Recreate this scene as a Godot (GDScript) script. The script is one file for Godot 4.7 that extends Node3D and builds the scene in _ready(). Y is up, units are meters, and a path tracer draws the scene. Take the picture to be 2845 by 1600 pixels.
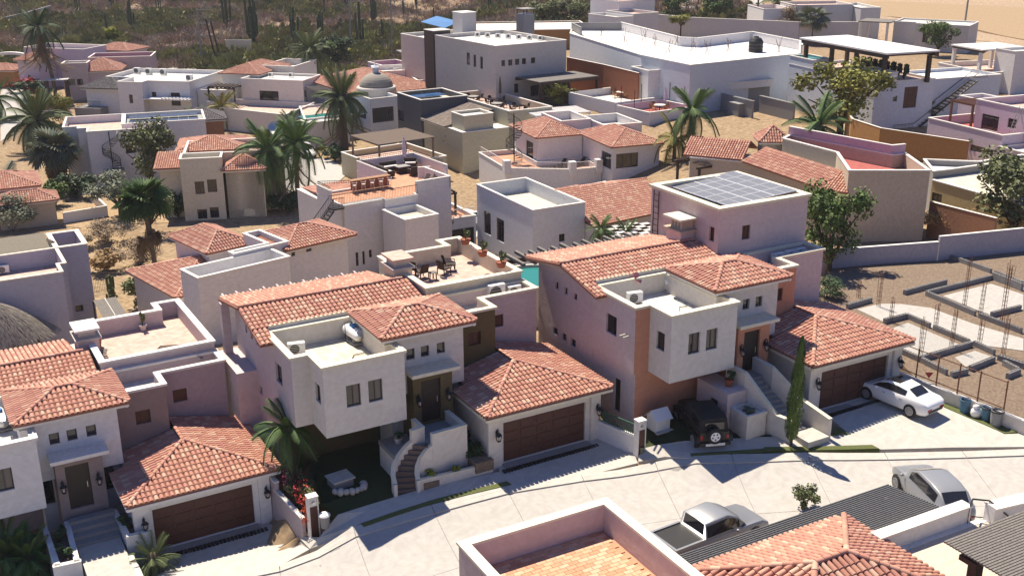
extends Node3D
# Hillside houses seen from a drone. x to the right, y up; depth is written v or z and runs to -z.
var M := {}
var cnt := {}
var BD := {}
var rng := RandomNumberGenerator.new()
var eye := Vector3(0, 26.71, 0)

# ---------------------------------------------------------------- the scene
func _ready():
	rng.seed = 20
	var cam := Camera3D.new(); cam.name = "camera"; add_child(cam)
	cam.position = eye; cam.fov = rad_to_deg(2 * atan(800.0 / 3050.0))
	cam.rotation = Vector3(-deg_to_rad(19.3), 0, deg_to_rad(-0.2922)); cam.far = 900; cam.near = .5; cam.current = true
	var we := WorldEnvironment.new(); we.name = "environment"; var E := Environment.new(); we.environment = E; add_child(we)
	var sky := ProceduralSkyMaterial.new()
	sky.sky_top_color = Color(.25, .36, .58); sky.sky_horizon_color = Color(.66, .71, .78); sky.sky_curve = .12
	sky.ground_bottom_color = Color(.35, .31, .27); sky.ground_horizon_color = Color(.5, .48, .45); sky.sun_angle_max = 1
	sky.energy_multiplier = .8
	E.background_mode = Environment.BG_SKY; E.sky = Sky.new(); E.sky.sky_material = sky
	E.tonemap_mode = Environment.TONE_MAPPER_LINEAR; E.tonemap_exposure = 1.75
	E.sdfgi_enabled = true; E.ssao_enabled = true; E.ssil_enabled = true
	E.fog_enabled = true; E.fog_density = .00015; E.fog_light_color = Color(.72, .72, .75)
	var sun := DirectionalLight3D.new(); sun.name = "sun"; add_child(sun)
	sun.light_energy = 1.6; sun.light_color = Color(1, .95, .87); sun.light_angular_distance = .5; sun.shadow_enabled = true
	var az := deg_to_rad(-58.0); var el := deg_to_rad(59.5)
	sun.look_at_from_position(Vector3.ZERO, Vector3(cos(az) * cos(el), -sin(el), -sin(az) * cos(el)))
	materials()
	tile_mesh = barrel(.108, .10, .42, .86, .03); ridge_mesh = barrel(.12, .10, .40, .9, .02)
	land()
	streets()
	fronts()
	city()
	details()

func under(x: float, z: float) -> float:                 # the bare ground lies lower under the paved front and the lot
	var U := x * .8727 + z * .4882; var d := -x * .4882 + z * .8727 - (51.6 - .302 * (U + 2.1))
	return .45 * (1 - sm(-.5, 2.5, d)) if U < 44 else .45 * (1 - sm(34, 40, d))
func land():
	var g := G.new(); g.usec = true
	var X := []; var Z := []
	var x := -190.0
	while x <= 190: X.append(x); x += 2.5 if x > -62.5 and x < 62.5 else 5.0
	var z := 8.0
	while z <= 460: Z.append(z); z += 2.0 if z < 140 else 5.0
	var n := FastNoiseLite.new(); n.seed = 5; n.frequency = .02; n.fractal_octaves = 5
	var hgt := func(xx, zz): return ter(xx, zz) - under(xx, zz) + (n.get_noise_2d(xx * 2.5, zz * 2.5) * .35 * sm(215, 250, zz))
	var shade := func(xx, zz):
		var s := n.get_noise_2d(xx, zz) * .5 + .5
		var dry := Color(.46, .35, .215).lerp(Color(.33, .24, .15), s)
		var scrub := Color(.30, .21, .135).lerp(Color(.40, .31, .20), sm(.45, .7, s))
		var bare := Color(.52, .40, .28)
		var k := sm(205, 225, zz)
		var c: Color = dry.lerp(scrub, k * (1 - sm(58, 70, xx)))
		return c.lerp(bare, sm(70, 84, xx) * k)
	for i in X.size() - 1:
		for j in Z.size() - 1:
			var P := []; var C := []
			for d in [[0, 0], [1, 0], [1, 1], [0, 1]]:
				P.append(Vector3(X[i + d[0]], hgt.call(X[i + d[0]], Z[j + d[1]]), -Z[j + d[1]])); C.append(shade.call(X[i + d[0]], Z[j + d[1]]))
			for t in [[0, 1, 2], [0, 2, 3]]:
				var k: Vector3 = (P[t[1]] - P[t[0]]).cross(P[t[2]] - P[t[0]]).normalized()
				for q in [t[0], t[2], t[1]]: g.v.append(P[q]); g.n.append(k); g.c.append(C[q])
	struct("ground", g, "dirt")

func fronts():
	front_house(1, "white front house with a mauve wing, lowest of the row at the left edge", -27.001, -2.778, 43.982, 0.5214, {"side": "frontrose", "low": "mauve", "bay": "white", "notch": "taupe", "front": "white", "entry": "taupe", "wing": "mauve", "notch2": "taupe", "gar": "white", "terr": "frontrose", "cap": "cap", "deck": "deck", "gv": 2.4})
	front_house(2, "middle front house with cream bay, olive entry and curved outside stair", -10.279, 0.000, 47.538, 0.5130, {"side": "frontrose", "low": "olive", "bay": "frontcream", "notch": "frontcream", "front": "frontcream", "entry": "olive", "wing": "frontrose", "notch2": "olive", "gar": "frontcream", "terr": "cream", "cap": "creamcap", "deck": "creamdeck", "gv": 2.4})
	front_house(3, "right front house with salmon entry wall and solar panels on its top storey", 6.450, 1.053, 51.309, 0.4998, {"side": "frontrose", "low": "salmon", "bay": "frontcream", "notch": "salmon", "front": "frontcream", "entry": "salmon", "wing": "rosewall", "notch2": "salmon", "gar": "frontcream", "terr": "rosewall", "cap": "creamcap", "deck": "deck", "gv": .46})

func city():
	var h: Node3D
	h=bld("grey_blue_house","grey blue two storey house with cream parapets and a tower box, left edge","house",-36.4,-4.6,73.91,.51)
	blk(h,"greyblue",[V(-1.36,-.31),V(4.12,-.31),V(4.12,1.75),V(4.63,1.75),V(4.63,6.29),V(-1.36,6.29)],0,6.2,1.3,[],{"deck":"palepink","cap":"pinkcap","th":.18,"ov":.06,"wn":"wall"})
	blk(h,"greyblue",[V(4.44,5.95),V(6.82,5.95),V(6.82,10.51),V(4.44,10.51)],0,6.25,1.6,[[0,.86,1.45,.86,1.38,"w"]],{"deck":"palepink","cap":"pinkcap","th":.3,"ov":.06,"wn":"wall"})
	h=bld("courtyard_house","white house with angled red tile roofs and empty roof yards behind the front houses","house",-22.15,-4.2,73.48,.73)
	blk(h,"white",[V(-.09,0),V(7.36,0),V(7.36,2.72),V(-.09,2.72)],0,6,1.1,[])
	blk(h,"white",[V(4.2,2.72),V(8.9,2.72),V(8.9,7.1),V(7.4,7.1),V(7.4,3.5),V(4.2,3.5)],0,6.25,1,[])
	blk(h,"white",[V(8.95,2.75),V(14.3,2.75),V(14.3,7.5),V(8.95,7.5)],0,5.75,.05,[[0,.15,.5,5.02,5.6,"w"],[0,1.5,2,5.1,5.6,"w"]])
	hip(h,8.4,15,2.3,8,5.75,.9,"tile","hip",0,"")
	hip(h,4,8.3,6.8,13.5,5.4,1,"tile","hip",0,"white")
	hip(h,0,9.3,4.3,13,3.4,1.3,"tile","hip",0,"white")
	h=bld("roof_terrace_house","white house with a railed roof terrace, bar counter and black outside stair","house",-15.79,-5.5,98.33,.6)
	blk(h,"white",[V(-.2,-.3),V(3.97,-.3),V(3.97,-1.2),V(7.5,-1.2),V(7.5,-.7),V(11.5,-.7),V(11.5,4.1),V(14.1,4.1),V(14.1,11.2),V(7.3,11.2),V(7.3,4.8),V(-.2,4.8)],0,6.05,.12,[],{"deck":"terrtile","cap":"cap","th":.18,"ov":.02,"wn":"wall"})
	blk(h,"white",[V(0,-.7),V(4.1,-.7),V(4.1,-.42),V(0,-.42)],0,6,.05,[[0,.87,1.17,.06,1.39,"d"],[0,1.57,1.84,.06,1.37,"d"],[0,2.27,2.59,.63,1.39,"d"]])
	blk(h,"white",[V(3.6,-5.6),V(7.1,-5.6),V(7.1,-1.25),V(3.6,-1.25)],0,5.2,.5,[],{"deck":"cream","cap":"cap","th":.18,"ov":.06,"wn":"wall"})
	h=bld("blue_white_house","pale blue white house with a square roof yard, tall windows and a numbered garage","house",1.92,-6,95.97,.5)
	blk(h,"bluewhite",[V(0,0),V(5.6,0),V(5.6,11.2),V(0,11.2)],0,6.5,1.3,[[3,1.38,2.93,1.96,4.24,"t"],[3,4.07,5.66,1.92,4.18,"t"],[3,3.63,4.39,.06,.37,"w"],[0,2.81,3.44,3.11,3.85,"w"]],{"deck":"cream","cap":"cap","th":.18,"ov":.06,"wn":"wall"})
	blk(h,"bluewhite",[V(-7.2,11.3),V(-.1,11.3),V(-.1,17.5),V(-7.2,17.5)],0,3.3,.35,[],{"deck":"terrtile","cap":"cap","th":.18,"ov":.06,"wn":"wall"})
	h=bld("cream_two_storey_house","cream two storey house with red tile hip roofs and square dark windows beside the palms","house",-36.48,-6.5,118.25,.2)
	blk(h,"cream",[V(0,0),V(4.5,0),V(4.5,2.9),V(0,2.9)],0,6.9,.7,[[0,1.39,2.4,2.91,4.34,"w"],[0,2.74,3.76,3.06,4.5,"w"],[0,1.37,2.41,.06,1.16,"w"],[0,2.73,3.7,.09,1.32,"w"]])
	blk(h,"cream",[V(.2,2.95),V(11.2,2.95),V(11.2,10.4),V(.2,10.4)],0,6.8,1,[],{"deck":"palepink","cap":"cap","th":.18,"ov":.06,"wn":"wall"})
	hip(h,-3,.3,1.2,6.8,5.7,.7,"tile","lean",0,"")
	hip(h,-1,7,7,14.5,6.3,1,"tile","hip",0,"")
	hip(h,4.4,9.2,-.3,4.2,5.5,1.2,"tile","hip",0,"cream")
	blk(h,"cream",[V(-2.4,1.8),V(0,1.8),V(0,6),V(-2.4,6)],0,5.55,.05,[])
	blk(h,"cream",[V(4.8,.1),V(8.9,.1),V(8.9,3),V(4.8,3)],0,5.4,.05,[[0,1.64,2.87,.06,.84,"w"]])
	h=bld("spiral_stair_house","white flat roofed house with a black spiral stair on its front wall","house",-52.37,-6.5,133.99,.31)
	blk(h,"white",[V(0,0),V(8.7,0),V(8.7,4),V(4.2,4),V(4.2,11.5),V(-3,11.5),V(-3,4),V(-1.2,4),V(-1.2,2.6),V(0,2.6)],0,6.9,.9,[[0,4.3,5.56,3.91,4.76,"w"],[0,.64,1.26,.54,1.33,"w"]],{"deck":"palepink","cap":"cap","th":.18,"ov":.06,"wn":"wall"})
	blk(h,"white",[V(4.3,4.1),V(14.4,4.1),V(14.4,11.6),V(4.3,11.6)],0,6.85,.5,[],{"deck":"grey","cap":"cap","th":.18,"ov":.06,"wn":"wall"})
	hip(h,11.2,17.5,11.8,17.5,5.4,1.2,"greytile","hip",0,"brownwall")
	h=bld("grey_hip_house","white house with a small dark grey tile hip roof before a flat roof","house",-63.05,-6.5,176.71,-.2)
	blk(h,"white",[V(-.05,0),V(4.2,0),V(4.2,1.8),V(11.5,1.8),V(11.5,14.5),V(-4.8,14.5),V(-4.8,4.7),V(-.05,4.7)],0,6.6,.6,[[0,1.79,2.43,3.24,4.61,"w"],[2,.56,1.34,3.57,4.84,"w"],[2,3.85,5.48,2.72,4.82,"d"]])
	blk(h,"white",[V(-6.6,1.3),V(-.1,1.3),V(-.1,6),V(-6.6,6)],0,5.3,.05,[])
	hip(h,-7.3,0,.7,7,5.35,1.3,"greytile","hip",0,"")
	blk(h,"white",[V(11.6,4),V(16.5,4),V(16.5,12),V(11.6,12)],0,5,.3,[])
	slab(h,"canopy","white",4,12.2,-.2,1.75,3.9,4.1)
	h=bld("mauve_house","mauve grey house with red tile hip roof beside the tall palm","house",-80.75,-6.5,199.13,.16)
	blk(h,"mauve",[V(0,0),V(4.4,0),V(4.4,3.2),V(0,3.2)],0,6.5,.6,[[0,.9,1.97,2.61,3.73,"w"],[0,2.33,3.37,2.64,3.73,"w"]])
	blk(h,"mauve",[V(3.2,7.5),V(14.5,7.5),V(14.5,14),V(3.2,14)],0,6.5,.9,[],{"deck":"redroof","cap":"cap","th":.18,"ov":.06,"wn":"wall"})
	hip(h,2.5,10,.3,7.5,5,1.9,"tile","hip",0,"mauve")
	h=bld("lilac_tower_house","lilac house with a red tiled tower at the far left","house",-92.37,-6.5,210.78,-.29)
	blk(h,"lilac",[V(-2.3,.8),V(2.3,.8),V(2.3,5.8),V(-2.3,5.8)],0,5.55,.05,[[0,1.88,2.52,1.45,2.7,"w"]])
	blk(h,"lilac",[V(-4.8,5.9),V(9,5.9),V(9,13),V(-4.8,13)],0,7.2,.8,[],{"deck":"cream","cap":"cap","th":.18,"ov":.06,"wn":"wall"})
	hip(h,-2.8,2.8,.3,6.3,5.6,1.2,"tile","hip",0,"")
	hip(h,5,14,13,20,6.2,1.1,"tile","hip",0,"lilac")
	h=bld("balcony_house","white house with red tile roof, dark pergola balcony and curved terrace wall","house",-41.52,-6,178.16,-.26)
	blk(h,"cream2",[V(-2.3,0),V(8.6,0),V(8.6,6.8),V(-2.3,6.8)],0,6.2,.3,[[0,3.09,6.49,2.58,4.4,"p"],[1,.33,1.27,3.51,4.63,"w"]])
	blk(h,"cream2",[V(-2.6,8),V(3.3,8),V(3.3,17),V(-2.6,17)],0,7.2,1,[])
	hip(h,-8,-.5,3,15,6.5,1.3,"tile","hip",0,"cream2")
	blk(h,"cream2",[V(-7,-3),V(-2.4,-3),V(-2.4,-7.5),V(10.5,-11),V(10.5,-.1),V(-2.4,-.1),V(-7,-.1)],0,2.8,.8,[],{"deck":"palepink","cap":"cap","th":.18,"ov":.06,"wn":"wall"})
	h=bld("dome_house","white house with a weathered round dome and a wide red tile roof","house",-20.47,-5.5,159.44,.57)
	blk(h,"bluewhite",[V(0,0),V(4.7,0),V(4.7,5.5),V(0,5.5)],0,5.5,.7,[[0,.25,3.71,1.97,4.15,"p"],[3,1.22,3.81,2.3,3.71,"p"]])
	hip(h,1.2,16,7.5,27,4.9,2.2,"tile","hip",0,"bluewhite")
	blk(h,"lilac",[V(15.5,23),V(21,23),V(21,33),V(15.5,33)],0,6,.9,[],{"deck":"redroof","cap":"cap","th":.18,"ov":.06,"wn":"wall"})
	blk(h,"bluewhite",[V(-8,5.5),V(-.1,5.5),V(-.1,17.5),V(-4,17.5)],0,2.3,.25,[],{"deck":"palepink","cap":"cap","th":.18,"ov":.06,"wn":"wall"})
	blk(h,"white",[V(-9,2.2),V(-2.5,2.2),V(-2.5,5.4),V(-9,5.4)],0,2.6,.2,[[0,.3,2.01,.06,.32,"g"]])
	h=bld("stone_fronted_house","olive cream house with a grey stone clad end and a furnished roof terrace","house",-16.19,-5.5,156.05,-1.04)
	blk(h,"stone",[V(0,0),V(7.7,0),V(7.7,7.2),V(0,7.2)],0,7,.8,[[0,.12,2.01,3.11,4.62,"w"]],{"deck":"cream","cap":"cap","th":.18,"ov":.06,"wn":"wall"})
	blk(h,"olivecream",[V(7.8,.3),V(19,.3),V(19,13),V(7.8,13)],0,4.4,.05,[])
	blk(h,"olivecream",[V(14.9,.9),V(18.5,.9),V(18.5,5.2),V(14.9,5.2)],0,6.4,.3,[])
	blk(h,"olivecream",[V(2,7.3),V(19,7.3),V(19,14),V(2,14)],0,6.5,.9,[],{"deck":"palepink","cap":"cap","th":.18,"ov":.06,"wn":"wall"})
	hip(h,7.8,15,-.2,7.2,4.6,1.6,"brownshingle","lean",0,"")
	h=bld("tan_modern_house","large tan modern house with a brown stone column and rows of small windows","house",-2.06,0,156.72,.59)
	blk(h,"tan",[V(-.1,0),V(12.3,0),V(12.3,17),V(-.1,17)],0,7.8,.5,[[0,.98,1.61,4.94,5.78,"w"],[0,2.12,2.62,4.95,5.75,"w"],[0,2.15,2.85,4.93,5.78,"w"],[0,3.3,4.06,4.93,5.79,"w"],[0,4.5,5.22,4.93,5.77,"w"],[0,6.09,6.84,4.94,5.76,"w"],[3,9.17,10.09,4.43,6.17,"w"],[3,11.03,11.79,4.33,6.07,"w"],[3,12.86,13.61,4.25,5.98,"w"],[0,8.16,11.33,.06,1.73,"p"],[0,6.02,7.5,.19,1.73,"p"],[0,3.16,3.9,.96,2.28,"w"]])
	h=bld("twin_hip_house","white house with two red tile hip roofs and sun loungers on its terrace","house",2.99,-5.5,130.38,.37)
	blk(h,"white",[V(.4,.4),V(6.3,.4),V(6.3,8.5),V(.4,8.5)],0,5.5,.05,[[3,4.25,6.59,2.46,4.6,"p"]])
	blk(h,"white",[V(6.4,-7.9),V(12.5,-7.9),V(12.5,1.2),V(6.4,1.2)],0,5.5,.05,[[0,.43,3.32,2.95,4.67,"p"],[3,6.04,8.67,2.78,4.57,"p"]])
	hip(h,0,6.6,0,8.9,5.6,1.3,"tile","hip",0,"")
	hip(h,6,12.9,-8.3,1.6,5.6,1.3,"tile","hip",0,"")
	blk(h,"white",[V(4.7,3.2),V(8.8,3.2),V(8.8,9.6),V(4.7,9.6)],0,6.7,1,[])
	blk(h,"white",[V(8.9,-.5),V(14,-.5),V(14,6.5),V(8.9,6.5)],0,6.5,1,[])
	blk(h,"white",[V(-4.5,-1.5),V(2.5,-5.2),V(6.3,-5.2),V(6.3,.3),V(.3,.3),V(.3,8),V(-4.5,8)],0,2.6,.5,[],{"deck":"terrtile","cap":"cap","th":.18,"ov":.06,"wn":"wall"})
	h=bld("long_white_building","long white windowless building with a bright flat roof, parapets and rusty rebar","house",9.75,0,184.1,-1.27)
	blk(h,"bluewhite",[V(0,0),V(29,0),V(40.5,2),V(35,22),V(30.5,24.5),V(17.5,23.8),V(22.5,12),V(20.5,10.2),V(-2.6,10.3),V(-5.6,2.3)],0,6.5,.12,[],{"deck":"white","cap":"cap","th":.18,"ov":.06,"wn":"wall"})
	wline(h,"roof_parapet","white",[V(-2.6,10.2),V(20.5,10.1),V(22.4,12),V(17.6,23.7),V(30.5,24.4),V(34.9,22)],6.5,7.7,.25)
	wline(h,"end_parapet","concgrey",[V(2,1.2),V(-5.4,2.4),V(-2.5,10)],6.5,7.6,.25,"block")
	h=bld("white_box_house","white box house with a raised square roof parapet in front of the long white building","house",16.93,-2,155.68,-1.14)
	blk(h,"white",[V(0,0),V(4.6,0),V(4.6,10.8),V(-3.8,10.8),V(-3.8,4.9),V(0,4.9)],0,7,.9,[])
	h=bld("white_slab_house","white house with an open flat roof over grey block walls","house",24.04,-2,152.73,-1.12)
	blk(h,"white",[V(0,0),V(5,0),V(5,11.5),V(-7,11.5),V(-7,6.5),V(0,6.5)],4.6,5.5,.7,[])
	blk(h,"white",[V(-3,.2),V(-.2,.2),V(-.2,6),V(-3,6)],0,4.55,.05,[])
	blk(h,"block",[V(-6.8,6.8),V(4.6,6.8),V(4.6,11.2),V(-6.8,11.2)],0,4.58,.05,[])
	blk(h,"block",[V(.6,.4),V(.9,.4),V(.9,4.5),V(.6,4.5)],0,4.58,.05,[])
	blk(h,"block",[V(4.4,.4),V(4.7,.4),V(4.7,6.5),V(4.4,6.5)],0,4.58,.05,[])
	blk(h,"block",[V(8,1.6),V(10.3,1.6),V(10.3,3.2),V(8,3.2)],0,3.6,.05,[],{"deck":"block","cap":"block","th":.18,"ov":.06,"wn":"wall"})
	blk(h,"block",[V(4.8,2.5),V(12,2.5),V(12,2.8),V(4.8,2.8)],0,4.2,.05,[],{"deck":"block","cap":"block","th":.18,"ov":.06,"wn":"wall"})
	blk(h,"block",[V(9,6),V(16,6),V(16,6.3),V(9,6.3)],0,4.2,.05,[],{"deck":"block","cap":"block","th":.18,"ov":.06,"wn":"wall"})
	h=bld("white_terrace_house","white flat house with two furnished roof terraces","house",8.13,-3,155.13,-.98)
	blk(h,"white",[V(0,0),V(10.5,0),V(10.5,9.5),V(0,9.5)],0,4.5,.9,[])
	blk(h,"white",[V(10.6,0),V(17.4,0),V(17.4,7.8),V(10.6,7.8)],0,4.2,.9,[],{"deck":"redroof","cap":"cap","th":.18,"ov":.06,"wn":"wall"})
	h=bld("pool_terrace_house","long white house with roof pools under a big white pergola roof","house",38.01,-1,151.28,-1.21)
	blk(h,"bluewhite",[V(0,0),V(18.2,0),V(18.2,9),V(0,9)],0,6.9,.25,[[1,2.85,3.51,4.43,5.13,"x"],[1,4.5,6.51,3.48,6.1,"g"]],{"deck":"palepink","cap":"cap","th":.18,"ov":.06,"wn":"wall"})
	blk(h,"bluewhite",[V(0,-.02),V(5.4,-.02),V(5.4,3.2),V(0,3.2)],5,8,.25,[],{"deck":"water","cap":"cap","th":.18,"ov":.06,"wn":"wall"})
	blk(h,"bluewhite",[V(13.4,-.02),V(18.22,-.02),V(18.22,3.2),V(13.4,3.2)],5,8,.25,[],{"deck":"water","cap":"cap","th":.18,"ov":.06,"wn":"wall"})
	blk(h,"bluewhite",[V(10,9.1),V(17.2,9.1),V(17.2,20.5),V(10,20.5)],0,6.6,.35,[[1,.12,.8,4.62,5.34,"x"]],{"deck":"white","cap":"cap","th":.18,"ov":.06,"wn":"wall"})
	h=bld("beige_red_roof_house","large beige house with a long red tile roof and a sunken red roof deck","house",27.55,0,87.56,-.02)
	blk(h,"beige",[V(0,0),V(6.6,0),V(6.7,6.6),V(5.4,6),V(-1.6,14.7),V(-2.6,13),V(.8,6.9)],0,6,1.1,[],{"deck":"redroof","cap":"cap","th":.18,"ov":.06,"wn":"wall"})
	wline(h,"pink_parapet","pinkrose",[V(-1.6,14.6),V(5.3,6.1),V(6.5,6.6)],4.9,6.8,.2)
	blk(h,"beige",[V(-1.3,1.6),V(0,.2),V(.6,6.9),V(-2.7,13),V(-10.5,17.6),V(-11,13.5),V(-5.8,11.4)],0,4.1,.05,[])
	tface(h,[W(-6.5,4.2,11.7),W(-1.7,4.2,1.2),W(.4,5.3,3.2),W(-4.2,5.3,12.6)],"tile")
	tface(h,[W(-1.7,4.2,1.2),W(.1,4.2,-.2),W(.5,5.3,3),W(.4,5.3,3.2)],"tile")
	tface(h,[W(-11.6,4.3,14),W(-6.4,4.3,11.7),W(-5.2,5.5,14.6),W(-10.6,5.5,16.8)],"tile")
	tface(h,[W(-4,4.3,17),W(-9.6,4.3,20),W(-10.6,5.5,16.8),W(-5.2,5.5,14.6)],"tile")
	hip(h,-4.6,-1.6,13.6,16.6,5.6,1.2,"tile","hip",0,"beige")
	h=bld("lilac_terrace_house","pale lilac house with a walled terrace and thin pergola at the right edge","house",47.45,-.5,123.91,-1.19)
	blk(h,"lilac",[V(0,0),V(11,0),V(11,6.8),V(0,6.8)],0,4,.9,[[0,1.64,4.05,1.62,2.27,"w"],[0,6.78,10.07,1.63,2.3,"p"]],{"deck":"redroof","cap":"cap","th":.18,"ov":.06,"wn":"wall"})
	blk(h,"lilac",[V(3.8,3),V(14,3),V(14,10),V(3.8,10)],0,6.5,.8,[[0,1.07,3.51,3.48,5.13,"p"],[0,4.76,5.94,4.26,5.26,"w"]],{"deck":"palepink","cap":"cap","th":.18,"ov":.06,"wn":"wall"})
	blk(h,"lilac",[V(-3,7),V(3.7,7),V(3.7,10.5),V(-3,10.5)],0,5.6,.6,[])
	blk(h,"lilac",[V(11.1,-.4),V(16,-.4),V(16,6),V(11.1,6)],0,2.9,.3,[])
	h=bld("yellow_flat_house","low yellow walled house with a broad pale flat roof behind the vacant lot","house",37.65,0,95.61,-1.13)
	blk(h,"yellow",[V(0,0),V(13,0),V(13,10.5),V(0,10.5)],0,3.2,.06,[[0,.12,1.31,1.42,2.18,"w"]],{"deck":"creamdeck","cap":"cap","th":.18,"ov":.06,"wn":"wall"})
	blk(h,"concgrey",[V(-.2,2),V(-.2,13),V(-1.7,13),V(-1.4,7),V(-4.4,3.2),V(-.3,.3)],0,3.9,.5,[],{"deck":"white","cap":"cap","th":.18,"ov":.06,"wn":"wall"})
	h=bld("pale_grey_house","pale grey modern house with a tiled porch pergola at the foot of the bare hill","house",76.49,0,211.67,-.56)
	blk(h,"modern",[V(0,0),V(9.6,0),V(9.6,9),V(-4.5,9),V(-4.5,2),V(0,2)],0,5,.2,[[0,1.5,2.83,1.61,3.59,"d"],[0,3.19,4.48,1.95,3.63,"d"],[0,6.01,6.78,2.28,3.17,"x"]])
	slab(h,"porch_roof","greywood",-10.5,-4.4,-1,5,4.9,5.1)
	slab(h,"post","white",-10.2,-9.8,-0.8,-0.39999999999999997,-2,4.9)
	slab(h,"post","white",-10.2,-9.8,4.3999999999999995,4.8,-2,4.9)
	slab(h,"post","white",-5.2,-4.8,-0.8,-0.39999999999999997,-2,4.9)
	h=bld("white_pergola_house","white roofed open terrace house at the right edge","house",67.8,0,170.4,-1.28)
	slab(h,"canopy_roof","white",-.3,6.8,-.3,8,5.9,6.1)
	blk(h,"white",[V(-2.5,-.5),V(9,-.5),V(9,9),V(-2.5,9)],0,3,.7,[],{"deck":"palepink","cap":"cap","th":.18,"ov":.06,"wn":"wall"})
	slab(h,"roof_beam","wood",-.2,6.7,-.1,.15,5.6,5.89)
	slab(h,"post","white",-0.22,0.22,-0.01999999999999999,0.42000000000000004,2.3,5.6)
	slab(h,"post","white",5.78,6.22,-0.01999999999999999,0.42000000000000004,2.3,5.6)
	slab(h,"post","white",6.180000000000001,6.62,6.78,7.22,2.3,5.6)
	slab(h,"post","white",-0.01999999999999999,0.42000000000000004,6.78,7.22,2.3,5.6)
	blk(h,"white",[V(6.9,2),V(11,2),V(11,9),V(6.9,9)],0,6.2,.3,[])
	h=bld("far_white_house","far white stepped house left of the palm lined street","house",23.18,2,211.56,.56)
	blk(h,"white",[V(-4,0),V(0,0),V(0,9),V(-4,9)],0,4.6,.4,[])
	blk(h,"modern",[V(.02,0),V(6,0),V(6,8.5),V(.02,8.5)],0,5,.5,[],{"deck":"palepink","cap":"cap","th":.18,"ov":.06,"wn":"wall"})
	blk(h,"white",[V(3,8.6),V(12,8.6),V(12,18),V(3,18)],0,6.6,.7,[],{"deck":"palepink","cap":"cap","th":.18,"ov":.06,"wn":"wall"})
	h=bld("far_white_house","far white stepped house right of the palm lined street","house",57.78,2,228.25,.12)
	blk(h,"modern",[V(0,0),V(12.2,0),V(12.2,9),V(0,9)],0,5,.5,[],{"deck":"palepink","cap":"cap","th":.18,"ov":.06,"wn":"wall"})
	blk(h,"modern",[V(12.3,-3.5),V(16.5,-3.5),V(16.5,8),V(12.3,8)],0,4.6,.4,[])
	blk(h,"white",[V(-6,2),V(-.1,2),V(-.1,12),V(-6,12)],0,4.2,.9,[],{"deck":"palepink","cap":"cap","th":.18,"ov":.06,"wn":"wall"})
	h=bld("pink_terrace_house","house with a walled terracotta tiled roof terrace in the foreground","house",-1.83,1.2,31.8,.5)
	blk(h,"rosewall",[V(0,-7),V(5.9,-7),V(5.9,0),V(0,0)],0,5.3,1,[],{"deck":"terrtile","cap":"pinkcap","th":.3,"ov":.06,"wn":"wall"})
# ---------------------------------------------------------------- plants
func frond_mesh(droop: float, ln: float, wd: float, n := 20, twist := 0.0) -> ArrayMesh:
	var g := G.new(); g.usec = true
	var pt := func(t: float) -> Vector3: return Vector3(ln * (t - .22 * droop * t * t * t), ln * (.55 * t * (1 - droop * .5) - droop * .95 * t * t), 0)
	for i in n:
		var t := .12 + .88 * float(i) / n; var p: Vector3 = pt.call(t); var q: Vector3 = pt.call(minf(1, t + .06))
		var d := (q - p).normalized(); var L0 := wd * sin(PI * clampf(t * .92 + .05, 0, 1)) * .5 + .06
		for s in [-1, 1]:
			var side := Vector3(0, 0, s)
			var tip := p + side * L0 * .82 + d * L0 * .55 - Vector3(0, L0 * (.25 + droop * .45), 0)
			g.col = Color.WHITE * (.75 + .5 * rng.randf()); g.col.a = 1
			var b := d * .045 * ln * .4
			g.t(p - b, p + b, tip)
	g.col = Color(1.5, 1.3, .9)
	for i in 5: g.bar(pt.call(i / 5.0), pt.call((i + 1) / 5.0), .05 * (1.1 - i * .2), .035)
	return g.mesh()
func fan_mesh(ln: float, droop: float) -> ArrayMesh:
	var g := G.new(); g.usec = true; var stem := ln * .5
	var e := Vector3(stem, stem * .35, 0); g.col = Color(1.4, 1.3, .8); g.bar(Vector3.ZERO, e, .04, .03)
	for i in 17:
		var a := lerpf(-1.9, 1.9, i / 16.0); var r := ln * .62 * (1 - .12 * absf(a))
		var d := Vector3(cos(a), .12 - droop * (.25 + .4 * cos(a)), sin(a)).normalized()
		var s := Vector3(-sin(a), 0, cos(a)) * r * .085
		g.col = Color.WHITE * (.7 + .6 * rng.randf()); g.col.a = 1
		var m := e + d * r * .55; var tip := e + d * r + Vector3(0, -droop * r * .3, 0)
		g.q(e, m - s, tip, m + s)
	return g.mesh()
var FR := {}
func frond(kind: String, k: int) -> ArrayMesh:
	var key := kind + str(k)
	if not FR.has(key):
		var dr: float = [.35, .75, 1.15, 1.6][k]
		if kind == "feather": FR[key] = frond_mesh(dr, 1.0, .42, 24)
		elif kind == "date": FR[key] = frond_mesh(dr * .75, 1.0, .34, 26)
		elif kind == "cycad": FR[key] = frond_mesh(dr * .7, 1.0, .3, 18)
		else: FR[key] = fan_mesh(1.0, dr * .6)
	return FR[key]
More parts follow.
